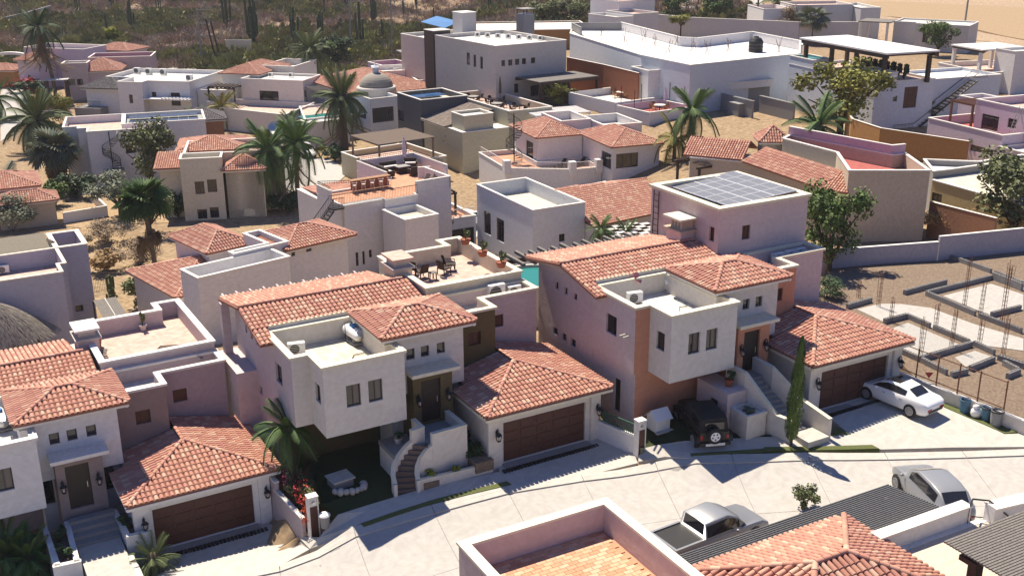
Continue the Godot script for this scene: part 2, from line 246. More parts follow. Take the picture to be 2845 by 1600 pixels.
func palm(called: String, label: String, p: Vector3, ht: float, r: float, kind := "feather", n := 26, mat := "leafpalm", dead := 0, lean := Vector2.ZERO, tr := .16, grp := "") -> Node3D:
	var o := thing(called, label, "palm", p, 0, grp)
	var g := G.new(); var top := Vector3(lean.x, ht, -lean.y); var prev := Vector3.ZERO - Vector3(0, .4, 0)
	for i in 6:
		var t := (i + 1) / 6.0; var q := Vector3(lean.x * t * t, ht * t, -lean.y * t * t)
		g.tube(prev, q, tr * (1.25 - .35 * (t - .16)), tr * (1.25 - .35 * t), 8, false); prev = q
	g.ball(top, Vector3(tr * 1.7, tr * 2.2, tr * 1.7), 8, 5)
	part(o, "trunk", g, "palmbark")
	for i in n + dead:
		var isd := i >= n; var k := 3 if isd else clampi(int(4.0 * i / n), 0, 3); var a := i * 2.39996 + rng.randf() * .4
		var sc := r * rng.randf_range(.82, 1.12) * (.9 if isd else 1.0)
		var m := part(o, "dead_frond" if isd else "frond", frond("feather" if isd and kind != "fan" else kind, k), "deadfrond" if isd else mat)
		var up: float = [.75, .35, .0, -.3][k] + rng.randf_range(-.12, .12)
		if isd: up = -1.15
		m.transform = Transform3D(Basis.from_euler(Vector3(0, a, 0)) * Basis(Vector3(0, 0, 1), up) * Basis(Vector3(1, 0, 0), rng.randf_range(-.5, .5)), top - Vector3(lean.x * .08, 0, 0) * float(isd) - Vector3(0, rng.randf() * minf(ht * .35, 3.5) if isd else 0.0, 0)).scaled_local(Vector3.ONE * sc)
	return o
func cloud(n: int, leaf: float, clumps: int, flat := .75, hole := .55) -> ArrayMesh:     # a unit crown of leaf-sized faces in clumps
	var g := G.new(); g.usec = true; var C := []
	for i in clumps:
		var d := Vector3(rng.randfn(), rng.randfn(), rng.randfn()).normalized() * pow(rng.randf(), .4) * .78
		C.append([d * Vector3(1, flat, 1) + Vector3(0, .0, 0), rng.randf_range(.22, .42), rng.randf_range(.7, 1.3)])
	for i in n:
		var c = C[rng.randi() % clumps]
		var d := Vector3(rng.randfn(), rng.randfn(), rng.randfn()).normalized()
		var p: Vector3 = c[0] + d * c[1] * pow(rng.randf(), hole)
		var nn := (d + Vector3(rng.randfn(), rng.randfn() + .6, rng.randfn()) * .7).normalized()
		var s := nn.cross(Vector3(rng.randfn(), rng.randfn(), rng.randfn())).normalized(); var u := nn.cross(s)
		var k := leaf * rng.randf_range(.6, 1.3)
		g.col = Color.WHITE * (c[2] * rng.randf_range(.7, 1.3)); g.col.a = 1
		g.q(p - s * k - u * k * .5, p + s * k - u * k * .5, p + s * k * .6 + u * k * .6, p - s * k * .6 + u * k * .6)
	return g.mesh()
var CL := []
func tree(called: String, label: String, p: Vector3, ht: float, r: Vector3, mat: String, k := 0, grp := "", cat := "tree") -> Node3D:
	var o := thing(called, label, cat, p, rng.randf() * TAU, grp)
	var g := G.new(); var tr := maxf(.05, r.x * .055); var mid := Vector3(0, ht - r.y * .9, 0)
	g.tube(Vector3(0, -.3, 0), mid, tr * 1.3, tr, 7, false)
	for i in 6:
		var a := i * 1.1 + rng.randf() * .6; var e := Vector3(cos(a) * r.x * .62, ht + rng.randf_range(-.4, .35) * r.y, sin(a) * r.z * .62)
		var m := mid.lerp(e, .5) + Vector3(0, r.y * .12, 0)
		g.tube(mid, m, tr * .7, tr * .45, 5, false); g.tube(m, e, tr * .45, tr * .15, 5, false)
	part(o, "trunk", g, "bark")
	var c := part(o, "crown", CL[k], mat); c.position = Vector3(0, ht, 0); c.scale = r
	return o
func shrub(called: String, label: String, p: Vector3, r: Vector3, mat: String, k := 3, grp := "", flower := "", cat := "shrub") -> Node3D:
	var o := thing(called, label, cat, p, rng.randf() * TAU, grp)
	var g := G.new()
	for i in 5:
		var a := i * 1.3; g.tube(Vector3.ZERO + Vector3(0, -.1, 0), Vector3(cos(a) * r.x * .5, r.y * 1.1, sin(a) * r.z * .5), .03, .012, 5, false)
	part(o, "stem", g, "bark")
	var c := part(o, "foliage", CL[k], mat); c.position = Vector3(0, r.y * .95, 0); c.scale = r
	if flower != "":
		var d := part(o, "blossom", CL[5], flower); d.position = Vector3(0, r.y * 1.02, 0); d.scale = r * 1.04
	return o
func cactus(label: String, p: Vector3, ht: float, arms: int, grp := "") -> Node3D:
	var o := thing("cardon_cactus", label, "cactus", p, rng.randf() * TAU, grp)
	var g := G.new(); var r := .09 + ht * .022
	var col := func(a: Vector3, b: Vector3, q: float):
		g.tube(a, b, q, q * .9, 7, false); g.ball(b, Vector3(q * .9, q, q * .9), 7, 3, 0)
	col.call(Vector3(0, -.3, 0), Vector3(0, ht, 0), r)
	for i in arms:
		var a := i * 2.4 + rng.randf(); var y := ht * rng.randf_range(.12, .35); var d := Vector3(cos(a), 0, sin(a)) * rng.randf_range(.3, .75) * (.35 + ht * .12)
		var e := d + Vector3(0, y + .25, 0)
		g.tube(Vector3(0, y, 0), e, r * .8, r * .85, 7, false); col.call(e, e + Vector3(0, ht * rng.randf_range(.4, .72), 0) + d * .15, r * .85)
	part(o, "stem", g, "cactus")
	return o
# ---------------------------------------------------------------- things on roofs and in yards
func acunit(label: String, p: Vector3, turn: float, grp := "air conditioners on the flat roofs", s := Vector3(.85, .62, .32)) -> Node3D:
	var o := thing("air_conditioner", label, "air conditioner", p, turn, grp)
	var g := G.new(); g.box(Vector3(-s.x / 2, .06, -s.z / 2), Vector3(s.x / 2, s.y, s.z / 2)); part(o, "casing", g, "plasticwhite")
	var f := G.new(); f.box(Vector3(-s.x / 2 + .06, 0, -s.z / 2), Vector3(-s.x / 2 + .12, .06, s.z / 2)); part(o, "foot", f, "alum")
	f = G.new(); f.box(Vector3(s.x / 2 - .12, 0, -s.z / 2), Vector3(s.x / 2 - .06, .06, s.z / 2)); part(o, "foot", f, "alum")
	g = G.new(); g.tube(Vector3(-s.x * .12, s.y * .53, s.z / 2), Vector3(-s.x * .12, s.y * .53, s.z / 2 + .006), s.y * .4, s.y * .4, 16); part(o, "fan_opening", g, "black")
	g = G.new()
	for i in 5: g.bar(Vector3(-s.x * .12 - s.y * .4, s.y * (.23 + i * .15), s.z / 2 + .012), Vector3(-s.x * .12 + s.y * .4, s.y * (.23 + i * .15), s.z / 2 + .012), .012, .014)
	part(o, "grille", g, "plasticwhite")
	g = G.new()
	for i in 7: g.box(Vector3(s.x / 2, .12 + i * .07, -s.z / 2 + .04), Vector3(s.x / 2 + .006, .16 + i * .07, s.z / 2 - .04))
	part(o, "side_louvre", g, "block")
	return o
func gastank(label: String, p: Vector3, turn: float, vmat: String, s := 1.0) -> Node3D:
	var o := thing("gas_tank", label, "gas tank", p, turn)
	var g := G.new(); var r := .31 * s; var l := .62 * s
	g.tube(Vector3(-l, r + .16, 0), Vector3(l, r + .16, 0), r, r, 18, false)
	for e in [-1, 1]:
		for i in 5:
			var a0 := PI / 2 * i / 5; var a1 := PI / 2 * (i + 1) / 5
			g.tube(Vector3(e * (l + sin(a0) * r * .6), r + .16, 0), Vector3(e * (l + sin(a1) * r * .6), r + .16, 0), cos(a0) * r, cos(a1) * r, 18, false)
	part(o, "shell", g, "whitepaint")
	for e in [-.6, .6]:
		g = G.new(); g.box(Vector3(e * l - .06, 0, -r * .8), Vector3(e * l + .06, .26, r * .8)); part(o, "saddle", g, "concgrey")
	g = G.new(); g.tube(Vector3(.05, 2 * r + .14, 0), Vector3(.05, 2 * r + .3, 0), .13, .13, 10); g.box(Vector3(-.25, 2 * r + .12, -.1), Vector3(-.02, 2 * r + .26, .1)); part(o, "valve_cover", g, vmat)
	g = G.new(); g.box(Vector3(-l * 1.1, 0, -r), Vector3(l * 1.1, .05, r)); part(o, "pad", g, "concgrey")
	g = G.new(); g.bar(Vector3(-.25, .05, r + .03), Vector3(-.25, 2 * r + .3, r + .03), .03, .03); g.bar(Vector3(-.25, 2 * r + .3, r + .03), Vector3(-.25, 2 * r + .3, -.1), .03, .03); part(o, "pipe", g, "iron")
	return o
func dish(label: String, p: Vector3, turn: float, mat: String, r := .38, grp := "") -> Node3D:
	var o := thing("satellite_dish", label, "satellite dish", p, turn, grp)
	var g := G.new(); g.tube(Vector3(0, 0, 0), Vector3(0, r * 1.3, 0), .03, .03, 6); g.bar(Vector3(0, r * .9, 0), Vector3(0, r * 1.15, r * .9), .025, .025); part(o, "mast", g, "alum")
	g = G.new(); var prof := []
	for i in 6: prof.append([r * i / 5.0, .28 * r * pow(i / 5.0, 2)])
	g.lathe(Vector3.ZERO, prof, 18); var m := part(o, "reflector", g, mat); m.transform = Transform3D(Basis(Vector3.RIGHT, .95), Vector3(0, r * 1.35, .05))
	g = G.new(); g.tube(Vector3(0, r * 1.15, r * .9), Vector3(0, r * 1.3, r * .8), .04, .05, 8); part(o, "feed_horn", g, "block")
	return o
func pot(called: String, label: String, p: Vector3, r: float, hgt: float, mat: String, plant := "", pr := Vector3.ONE, grp := "", bowl := false) -> Node3D:
	var o := thing(called, label, "plant pot", p, 0, grp)
	var g := G.new(); g.lathe(Vector3.ZERO, [[0, 0], [r * .72, 0], [r * (.95 if bowl else .9), hgt * .6], [r, hgt * .86], [r * 1.08, hgt * .88], [r * 1.08, hgt], [r * .92, hgt], [r * .86, hgt * .9], [0, hgt * .88]], 14); part(o, "pot", g, mat)
	if plant != "":
		g = G.new()
		for i in 5: g.tube(Vector3(0, hgt * .85, 0), Vector3(cos(i * 1.3) * pr.x * .5, hgt + pr.y, sin(i * 1.3) * pr.z * .5), .02, .01, 5, false)
		part(o, "stem", g, "bark")
		var c := part(o, "foliage", CL[4], plant); c.position = Vector3(0, hgt + pr.y * .9, 0); c.scale = pr
	return o
func lantern(label: String, p: Vector3, turn: float, grp := "black wall lanterns on the front houses", s := 1.0) -> Node3D:
	var o := thing("wall_lantern", label, "wall lantern", p, turn, grp); o.scale = Vector3.ONE * s
	var g := G.new(); g.box(Vector3(-.06, -.12, 0), Vector3(.06, .14, .03))
	for i in 6:
		var a := PI * i / 6; var b := PI * (i + 1) / 6
		g.bar(Vector3(0, .1 + sin(a) * .17, .03 + .1 * (1 - cos(a))), Vector3(0, .1 + sin(b) * .17, .03 + .1 * (1 - cos(b))), .028, .028)
	part(o, "bracket", g, "iron")
	g = G.new(); g.lathe(Vector3(0, -.32, .23), [[.0, .44], [.05, .42], [.17, .3], [.18, .28]].map(func(e): return e) if false else [[.18, .28], [.17, .3], [.06, .42], [0, .46]], 6); g.lathe(Vector3(0, -.32, .23), [[0, -.1], [.07, -.06], [.1, -.02], [.11, 0]], 6)
	for i in 6: g.bar(Vector3(cos(i * TAU / 6) * .11, -.32, .23 - sin(i * TAU / 6) * .11), Vector3(cos(i * TAU / 6) * .17, -.04, .23 - sin(i * TAU / 6) * .17), .02, .02)
	part(o, "cage", g, "iron")
	g = G.new(); g.tube(Vector3(0, -.3, .23), Vector3(0, -.12, .23), .05, .06, 8); part(o, "lamp_glass", g, "potwhite")
	return o
func wheel(o: Node3D, p: Vector3, r: float, w: float, rim := "rim", spokes := 10):
	var g := G.new(); g.tube(p - Vector3(0, 0, w / 2), p + Vector3(0, 0, w / 2), r, r, 22)
	var t := part(o, "wheel", g, "tyre"); var sgn := 1.0 if p.z > 0 else -1.0
	g = G.new(); var e := p + Vector3(0, 0, sgn * (w / 2 + .004)); g.tube(e - Vector3(0, 0, .01), e, r * .68, r * .68, 22); part(t, "hub", g, "block")
	g = G.new()
	for i in spokes:
		var d := Vector3(cos(i * TAU / spokes), sin(i * TAU / spokes), 0); g.bar(e + d * r * .1 + Vector3(0, 0, sgn * .008), e + d * r * .66 + Vector3(0, 0, sgn * .008), .035, .02)
	for i in 22:
		var a := i * TAU / 22; var b := (i + 1) * TAU / 22
		g.bar(e + Vector3(cos(a), sin(a), 0) * r * .67 + Vector3(0, 0, sgn * .008), e + Vector3(cos(b), sin(b), 0) * r * .67 + Vector3(0, 0, sgn * .008), .03, .03)
	part(t, "rim", g, rim)
# a car along +x (front at +x): S rows are x, bottom, belt, half width, roof, roof half width
func car(label: String, p: Vector3, turn: float, S: Array, mat: String, axle: Array, wr: float, o2 := {}) -> Node3D:
	var o := thing(o2.get("called", "parked_car"), label, o2.get("cat", "car"), p, turn)
	var n := S.size(); var ring := []
	for s in S:
		var b: float = s[1]; var be: float = s[2]; var w: float = s[3]; var rf: float = s[4]; var rw: float = s[5]
		ring.append([Vector2(w * .86, b), Vector2(w * .97, b + .10), Vector2(w, b + (be - b) * .45), Vector2(w * .985, b + (be - b) * .8), Vector2(w * .93, be), Vector2(lerpf(w * .9, rw, .06), be + .012), Vector2(rw * 1.02, maxf(be + .015, rf - .07)), Vector2(rw * .86, maxf(be + .02, rf - .012)), Vector2(rw * .4, maxf(be + .026, rf)), Vector2(0, maxf(be + .028, rf + .006))])
	var g := G.new(); var m: int = ring[0].size()
	var P := func(i: int, j: int, sg: float) -> Vector3: return Vector3(S[i][0], ring[i][j].y, sg * ring[i][j].x)
	var N := func(i: int, j: int, sg: float) -> Vector3:
		var a: Vector3 = P.call(mini(i + 1, n - 1), j, sg) - P.call(maxi(i - 1, 0), j, sg); var b: Vector3 = P.call(i, mini(j + 1, m - 1), sg) - P.call(i, maxi(j - 1, 0), sg)
		var k := a.cross(b).normalized() * sg
		if j == m - 1: k = Vector3(k.x, k.y, 0).normalized()
		return k
	for sg in [1.0, -1.0]:
		for i in n - 1:
			for j in m - 1:
				var A: Vector3 = P.call(i, j, sg); var B: Vector3 = P.call(i + 1, j, sg); var C: Vector3 = P.call(i + 1, j + 1, sg); var D: Vector3 = P.call(i, j + 1, sg)
				var na: Vector3 = N.call(i, j, sg); var nb: Vector3 = N.call(i + 1, j, sg); var nc: Vector3 = N.call(i + 1, j + 1, sg); var nd: Vector3 = N.call(i, j + 1, sg)
				if sg > 0: g.tn(A, B, C, na, nb, nc); g.tn(A, C, D, na, nc, nd)
				else: g.tn(B, A, D, nb, na, nd); g.tn(B, D, C, nb, nd, nc)
		for e in [0, n - 1]:
			for j in m - 1:
				var A: Vector3 = P.call(e, j, sg); var D: Vector3 = P.call(e, j + 1, sg); var c0 := Vector3(S[e][0], ring[e][0].y, 0)
				if (e == 0) == (sg > 0): g.t(c0, A, D)
				else: g.t(c0, D, A)
	for i in n - 1: g.q(P.call(i, 0, 1.0), P.call(i, 0, -1.0), P.call(i + 1, 0, -1.0), P.call(i + 1, 0, 1.0))
	part(o, "body", g, mat)
	# glass lies just outside the metal
	for sg in [1.0, -1.0]:
		for seg in o2.get("side", []):
			g = G.new()
			for i in range(seg[0], seg[1]):
				var a0: float = seg[2] if i == seg[0] else 0.0; var a1: float = seg[3] if i == seg[1] - 1 else 1.0
				var Q := []
				for e in [[a0, .12], [a1, .12], [a1, .93], [a0, .93]]:
					var lo: Vector3 = (P.call(i, 5, sg) as Vector3).lerp(P.call(i + 1, 5, sg), e[0]); var hi: Vector3 = (P.call(i, 6, sg) as Vector3).lerp(P.call(i + 1, 6, sg), e[0])
					Q.append(lo.lerp(hi, e[1]) + Vector3(0, .004, sg * .012))
				if sg > 0: g.q(Q[0], Q[1], Q[2], Q[3])
				else: g.q(Q[1], Q[0], Q[3], Q[2])
			part(o, "side_window", g, "glass")
	for e in o2.get("ends", []):                            # windscreen, rear window, roof glass: rows i..i+1 across the car
		g = G.new()
		for i in range(e[1], e[2]):
			var Q := []
			for c in [[i, -1.0, e[3] if i == e[1] else 0.0], [i, 1.0, e[3] if i == e[1] else 0.0], [i, 1.0, e[4] if i == e[2] - 1 else 1.0], [i, -1.0, e[4] if i == e[2] - 1 else 1.0]]:
				for j in [7]: Q.append((P.call(c[0], j, c[1]) as Vector3).lerp(P.call(c[0] + 1, j, c[1]), c[2]) * Vector3(1, 1, e[5]) + Vector3(0, .022, 0))
			var M0: Vector3 = (Q[0] + Q[1]) / 2 + Vector3(0, .022, 0); var M1: Vector3 = (Q[2] + Q[3]) / 2 + Vector3(0, .022, 0)
			g.q(Q[0], M0, M1, Q[3]); g.q(M0, Q[1], Q[2], M1)
		part(o, e[0], g, "glass")
	for ax in axle:
		for sg in [1.0, -1.0]:
			var c := Vector3(ax, wr, sg * (S[n / 2][3] - .075)); wheel(o, c, wr, .2, o2.get("rim", "rim"))
			g = G.new(); g.tube(c - Vector3(0, 0, .02), c + Vector3(0, 0, sg * .078), wr * 1.14, wr * 1.14, 22); part(o, "wheel_arch", g, "black")
	var x0: float = S[0][0]; var w0: float = S[0][3]; var yb: float = S[0][2]
	for sg in [1.0, -1.0]:
		g = G.new(); g.box(Vector3(x0 - .015, yb - .2, sg * w0 * .7 - .17), Vector3(x0 + .12, yb - .07, sg * w0 * .7 + .17)); part(o, "tail_light", g, "redlamp")
		g = G.new(); g.box(Vector3(S[n - 1][0] - .1, S[n - 1][2] - .2, sg * S[n - 1][3] * .7 - .17), Vector3(S[n - 1][0] + .012, S[n - 1][2] - .07, sg * S[n - 1][3] * .7 + .17)); part(o, "headlight", g, "chrome")
		g = G.new(); g.ball(Vector3(o2.get("mirror", .6), S[n / 2][2] + .06, sg * (S[n / 2][3] + .09)), Vector3(.08, .07, .11), 8, 5); part(o, "mirror", g, mat)
		for hx in o2.get("handles", []):
			g = G.new(); g.box(Vector3(hx - .09, S[n / 2][2] - .14, sg * (S[n / 2][3] * .985) - .015), Vector3(hx + .09, S[n / 2][2] - .11, sg * (S[n / 2][3] * .985) + .02)); part(o, "door_handle", g, "chrome")
	g = G.new(); g.box(Vector3(x0 - .02, yb - .32, -.24), Vector3(x0 + .01, yb - .2, .24)); part(o, "number_plate", g, "plasticwhite")
	g = G.new(); g.box(Vector3(x0 - .025, S[0][1], -w0 * .8), Vector3(x0 + .1, S[0][1] + .13, w0 * .8)); part(o, "bumper", g, "black")
	return o

# ---------------------------------------------------------------- street, drives and lots
func pave(par: Node3D, called: String, far: Array, near: Array, rows: Array, up: float, mat: String, gap := .012):
	# slabs between two polylines of the same length
	for i in far.size() - 1:
		for j in rows.size() - 1:
			var q := []
			for e in [[i, rows[j]], [i, rows[j + 1]], [i + 1, rows[j + 1]], [i + 1, rows[j]]]: q.append((far[e[0]] as Vector2).lerp(near[e[0]], e[1]))
			var c: Vector2 = (q[0] + q[1] + q[2] + q[3]) / 4; var r := []
			for p in q: r.append(p + (c - p).normalized() * gap)
			drape(called, r, up + rng.randf_range(-.004, .004), mat, "", 2.2, par)
func streets():
	var road := struct("road", G.new(), "joint"); road.mesh = null
	var far := [V(-26.76, 36.37), V(-24.06, 39.01), V(-21.35, 41.66), V(-17.82, 41.87), V(-14.06, 41.41), V(-10.46, 42.19), V(-7.26, 43.96), V(-3.69, 45.22), V(-0.18, 46.62), V(3.48, 47.59), V(7.19, 48.26), V(10.95, 48.34), V(14.73, 48.44), V(18.51, 48.20), V(22.29, 48.00), V(26.07, 48.11), V(29.85, 48.28), V(33.64, 48.45)]
	var near := [V(-20.32, 29.79), V(-18.76, 31.49), V(-17.75, 33.20), V(-15.77, 32.90), V(-12.35, 32.37), V(-8.06, 33.31), V(-4.22, 35.28), V(-0.60, 36.55), V(2.46, 37.81), V(5.39, 38.59), V(8.30, 39.13), V(11.38, 39.15), V(14.72, 39.24), V(18.35, 39.00), V(22.24, 38.80), V(26.24, 38.91), V(30.18, 39.09), V(34.03, 39.25)]
	var kerb := [V(-27.19, 36.81), V(-24.41, 39.52), V(-21.59, 42.23), V(-17.95, 42.47), V(-14.17, 42.02), V(-10.62, 42.79), V(-7.46, 44.55), V(-3.90, 45.80), V(-0.35, 47.22), V(3.35, 48.20), V(7.11, 48.88), V(10.93, 48.96), V(14.73, 49.06), V(18.52, 48.82), V(22.29, 48.62), V(26.06, 48.73), V(29.83, 48.90), V(33.61, 49.07)]
	var bed := drape("road_bed", far + [V(34.03, 39.25), V(30.18, 39.09), V(26.24, 38.91), V(22.24, 38.80), V(18.35, 39.00), V(14.72, 39.24), V(11.38, 39.15), V(8.30, 39.13), V(5.39, 38.59), V(2.46, 37.81), V(-0.60, 36.55), V(-4.22, 35.28), V(-8.06, 33.31), V(-12.35, 32.37), V(-15.77, 32.90), V(-17.75, 33.20), V(-18.76, 31.49), V(-20.32, 29.79)], .03, "joint")
	remove_child(bed); bed.name = "bed"; road.mesh = bed.mesh; bed.free()
	pave(road, "slab", far, near, [0, .46, 1], .075, "conc")
	var kb := struct("kerb", G.new(), "concpale"); kb.mesh = null
	kb.mesh = ArrayMesh.new()
	pave(kb, "kerb_stone", kerb, far, [0, .45, 1], .14, "concpale", .015)
	for e in [["driveway", "concpale", .10, [V(-17.82, 46.92), V(-13.15, 48.86), V(-11.73, 47.87), V(-10.47, 45.95), V(-9.52, 44.23), V(-10.87, 42.44), V(-13.65, 40.81), V(-16.63, 43.58)]],
		["driveway", "concpale", .10, [V(-0.68, 49.50), V(4.22, 52.25), V(4.99, 52.15), V(6.14, 50.33), V(6.31, 49.31), V(2.18, 47.48), V(-0.27, 46.79), V(-0.71, 48.50)]],
		["driveway", "concpale", .10, [V(16.21, 53.47), V(19.40, 54.73), V(22.77, 54.31), V(25.14, 50.38), V(26.12, 50.41), V(28.66, 50.45), V(27.92, 48.91), V(25.51, 49.01), V(18.45, 49.20), V(17.32, 50.57)]],
		["pavement", "concpale", .13, [V(-9.06, 44.45), V(-8.26, 45.27), V(-5.71, 46.39), V(-4.47, 46.99), V(-0.71, 48.50), V(-0.27, 47.64), V(-3.58, 46.28), V(-7.13, 44.74), V(-7.30, 44.63), V(-7.14, 44.31), V(-9.48, 44.19), V(-10.39, 45.93)]],
		["pavement", "concpale", .13, [V(6.38, 49.96), V(6.78, 49.99), V(7.36, 49.82), V(12.79, 50.36), V(13.91, 50.37), V(16.18, 50.41), V(17.39, 50.57), V(18.13, 49.58), V(12.71, 49.54), V(12.59, 49.38), V(8.87, 48.99), V(8.89, 48.65), V(6.35, 49.35)]],
		["pavement", "concpale", .12, [V(5.50, 42.46), V(10.84, 43.18), V(11.32, 43.41), V(10.50, 39.56), V(6.98, 39.82)]],
		["grass_strip", "grass", .17, [V(-7.12, 44.70), V(-3.58, 46.26), V(-0.30, 47.58), V(-0.07, 47.29), V(-3.37, 46.06), V(-6.94, 44.50)]],
		["grass_strip", "grass", .17, [V(8.87, 48.96), V(12.58, 49.36), V(12.70, 49.49), V(18.12, 49.54), V(18.37, 49.18), V(12.64, 49.20), V(12.53, 49.12), V(8.91, 48.80)]],
		["grass_strip", "grass", .16, [V(16.67, 51.32), V(17.32, 50.55), V(16.34, 50.47)]],
		["grass_strip", "grass", .14, [V(22.89, 54.64), V(23.08, 54.14), V(23.12, 53.28), V(25.15, 50.40), V(25.95, 50.52), V(24.15, 53.34)]],
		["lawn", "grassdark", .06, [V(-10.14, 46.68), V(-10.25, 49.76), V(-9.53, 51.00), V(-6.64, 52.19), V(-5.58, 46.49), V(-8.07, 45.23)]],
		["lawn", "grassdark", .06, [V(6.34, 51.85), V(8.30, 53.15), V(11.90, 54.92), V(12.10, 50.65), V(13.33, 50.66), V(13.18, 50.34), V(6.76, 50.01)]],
		["side_lawn", "grass", .05, [V(-15.42, 56.35), V(-14.89, 55.57), V(-13.56, 53.28), V(-13.91, 53.68)]],
		["side_path", "concpale", .05, [V(-17.42, 60.52), V(-17.06, 60.50), V(-15.34, 56.52), V(-15.99, 57.30), V(-16.98, 59.03)]],
		["lot_ground", "lotdirt", .04, [V(21.07, 70.98), V(23.87, 78.37), V(32.15, 79.31), V(39.94, 81.66), V(45.82, 83.63), V(30.33, 52.47), V(26.26, 51.41), V(22.99, 56.58), V(22.79, 60.08)]],
		["concrete_floor", "conc", .07, [V(22.91, 68.22), V(24.74, 69.21), V(26.06, 69.14), V(27.82, 68.29), V(29.49, 65.31), V(31.55, 62.76), V(30.71, 60.87), V(28.17, 62.00), V(26.62, 64.47), V(25.65, 66.62), V(23.97, 65.72)]],
		["concrete_floor", "concgreyl", .07, [V(24.18, 64.78), V(25.42, 65.67), V(27.44, 61.59), V(24.26, 59.73), V(23.29, 61.09)]],
		["concrete_floor", "conc", .07, [V(29.50, 70.63), V(33.86, 73.17), V(35.09, 70.78), V(33.81, 67.90), V(31.17, 66.69)]],
		["concrete_floor", "concgreyl", .07, [V(26.25, 59.98), V(27.83, 60.96), V(28.68, 59.71), V(26.35, 58.59)]],
		["street", "asphalt", .08, [V(-97.44, 210.14), V(-104.17, 229.29), V(-101.59, 231.08), V(-91.85, 208.39), V(-92.22, 206.85), V(-79.97, 188.16), V(-78.45, 172.66), V(-77.42, 167.30), V(-76.44, 162.25)]],
		["street", "conc", .08, [V(-81.02, 253.86), V(-75.72, 254.61), V(-72.02, 245.61), V(-65.44, 245.42), V(-60.46, 236.97), V(-60.92, 229.68), V(-71.04, 233.87), V(-77.06, 240.71)]],
		["street", "conc", .09, [V(-32.28, 154.61), V(-24.62, 148.37), V(-21.40, 141.13), V(-22.30, 133.22), V(-28.36, 130.07), V(-30.45, 140.57)]],
		["street", "conc", .09, [V(-6.53, 112.29), V(-6.66, 120.87), V(-3.63, 121.97), V(-3.52, 112.24), V(-4.13, 108.83), V(-5.75, 107.92)]],
		["street", "conc", .08, [V(38.97, 259.23), V(46.35, 300.50), V(50.42, 300.33), V(45.54, 273.20), V(42.95, 257.96)]],
		["street", "conc", .08, [V(54.94, 258.63), V(63.66, 299.76), V(66.91, 299.62), V(61.85, 272.57), V(57.29, 253.04), V(54.65, 254.22)]],
		["sand_lot", "sand", .05, [V(-53.54, 117.85), V(-54.01, 123.53), V(-52.32, 127.78), V(-48.86, 127.08), V(-40.86, 128.18), V(-37.47, 117.55), V(-42.39, 117.10), V(-40.37, 107.59), V(-42.53, 106.71), V(-38.24, 98.98), V(-40.03, 99.01), V(-44.24, 109.53), V(-47.18, 115.59)]],
		["bare_hillside", "sand", .2, [V(85.01, 281.94), V(96.62, 295.40), V(127.57, 280.22), V(105.68, 220.08), V(99.84, 250.42), V(89.96, 264.22), V(83.50, 266.84)]]]:
		drape(e[0], e[3], e[2], e[1], "structure", 2.5)

# ---------------------------------------------------------------- everything that stands, lies or grows there
func details():
	for e in [[4200, .04, 17, .8, .5], [3600, .036, 18, .7, .6], [1500, .075, 10, .8, .5], [900, .10, 8, .85, .45], [220, .2, 5, .9, .5], [260, .075, 14, .95, .15]]: CL.append(cloud(e[0], e[1], e[2], e[3], e[4]))
	var H1: Node3D = BD["front_house"]; var H2: Node3D = BD["front_house_001"]; var H3: Node3D = BD["front_house_002"]
	front_details(H1, H2, H3)
	yards()
	plants()
	vehicles()
	far_things()
	scrub()

func lin(o: Node3D, called: String, pts: Array, mat: String, w := .05):
	var g := G.new()
	for i in pts.size() - 1: g.bar(pts[i], pts[i + 1], w, w)
	return part(o, called, g, mat)

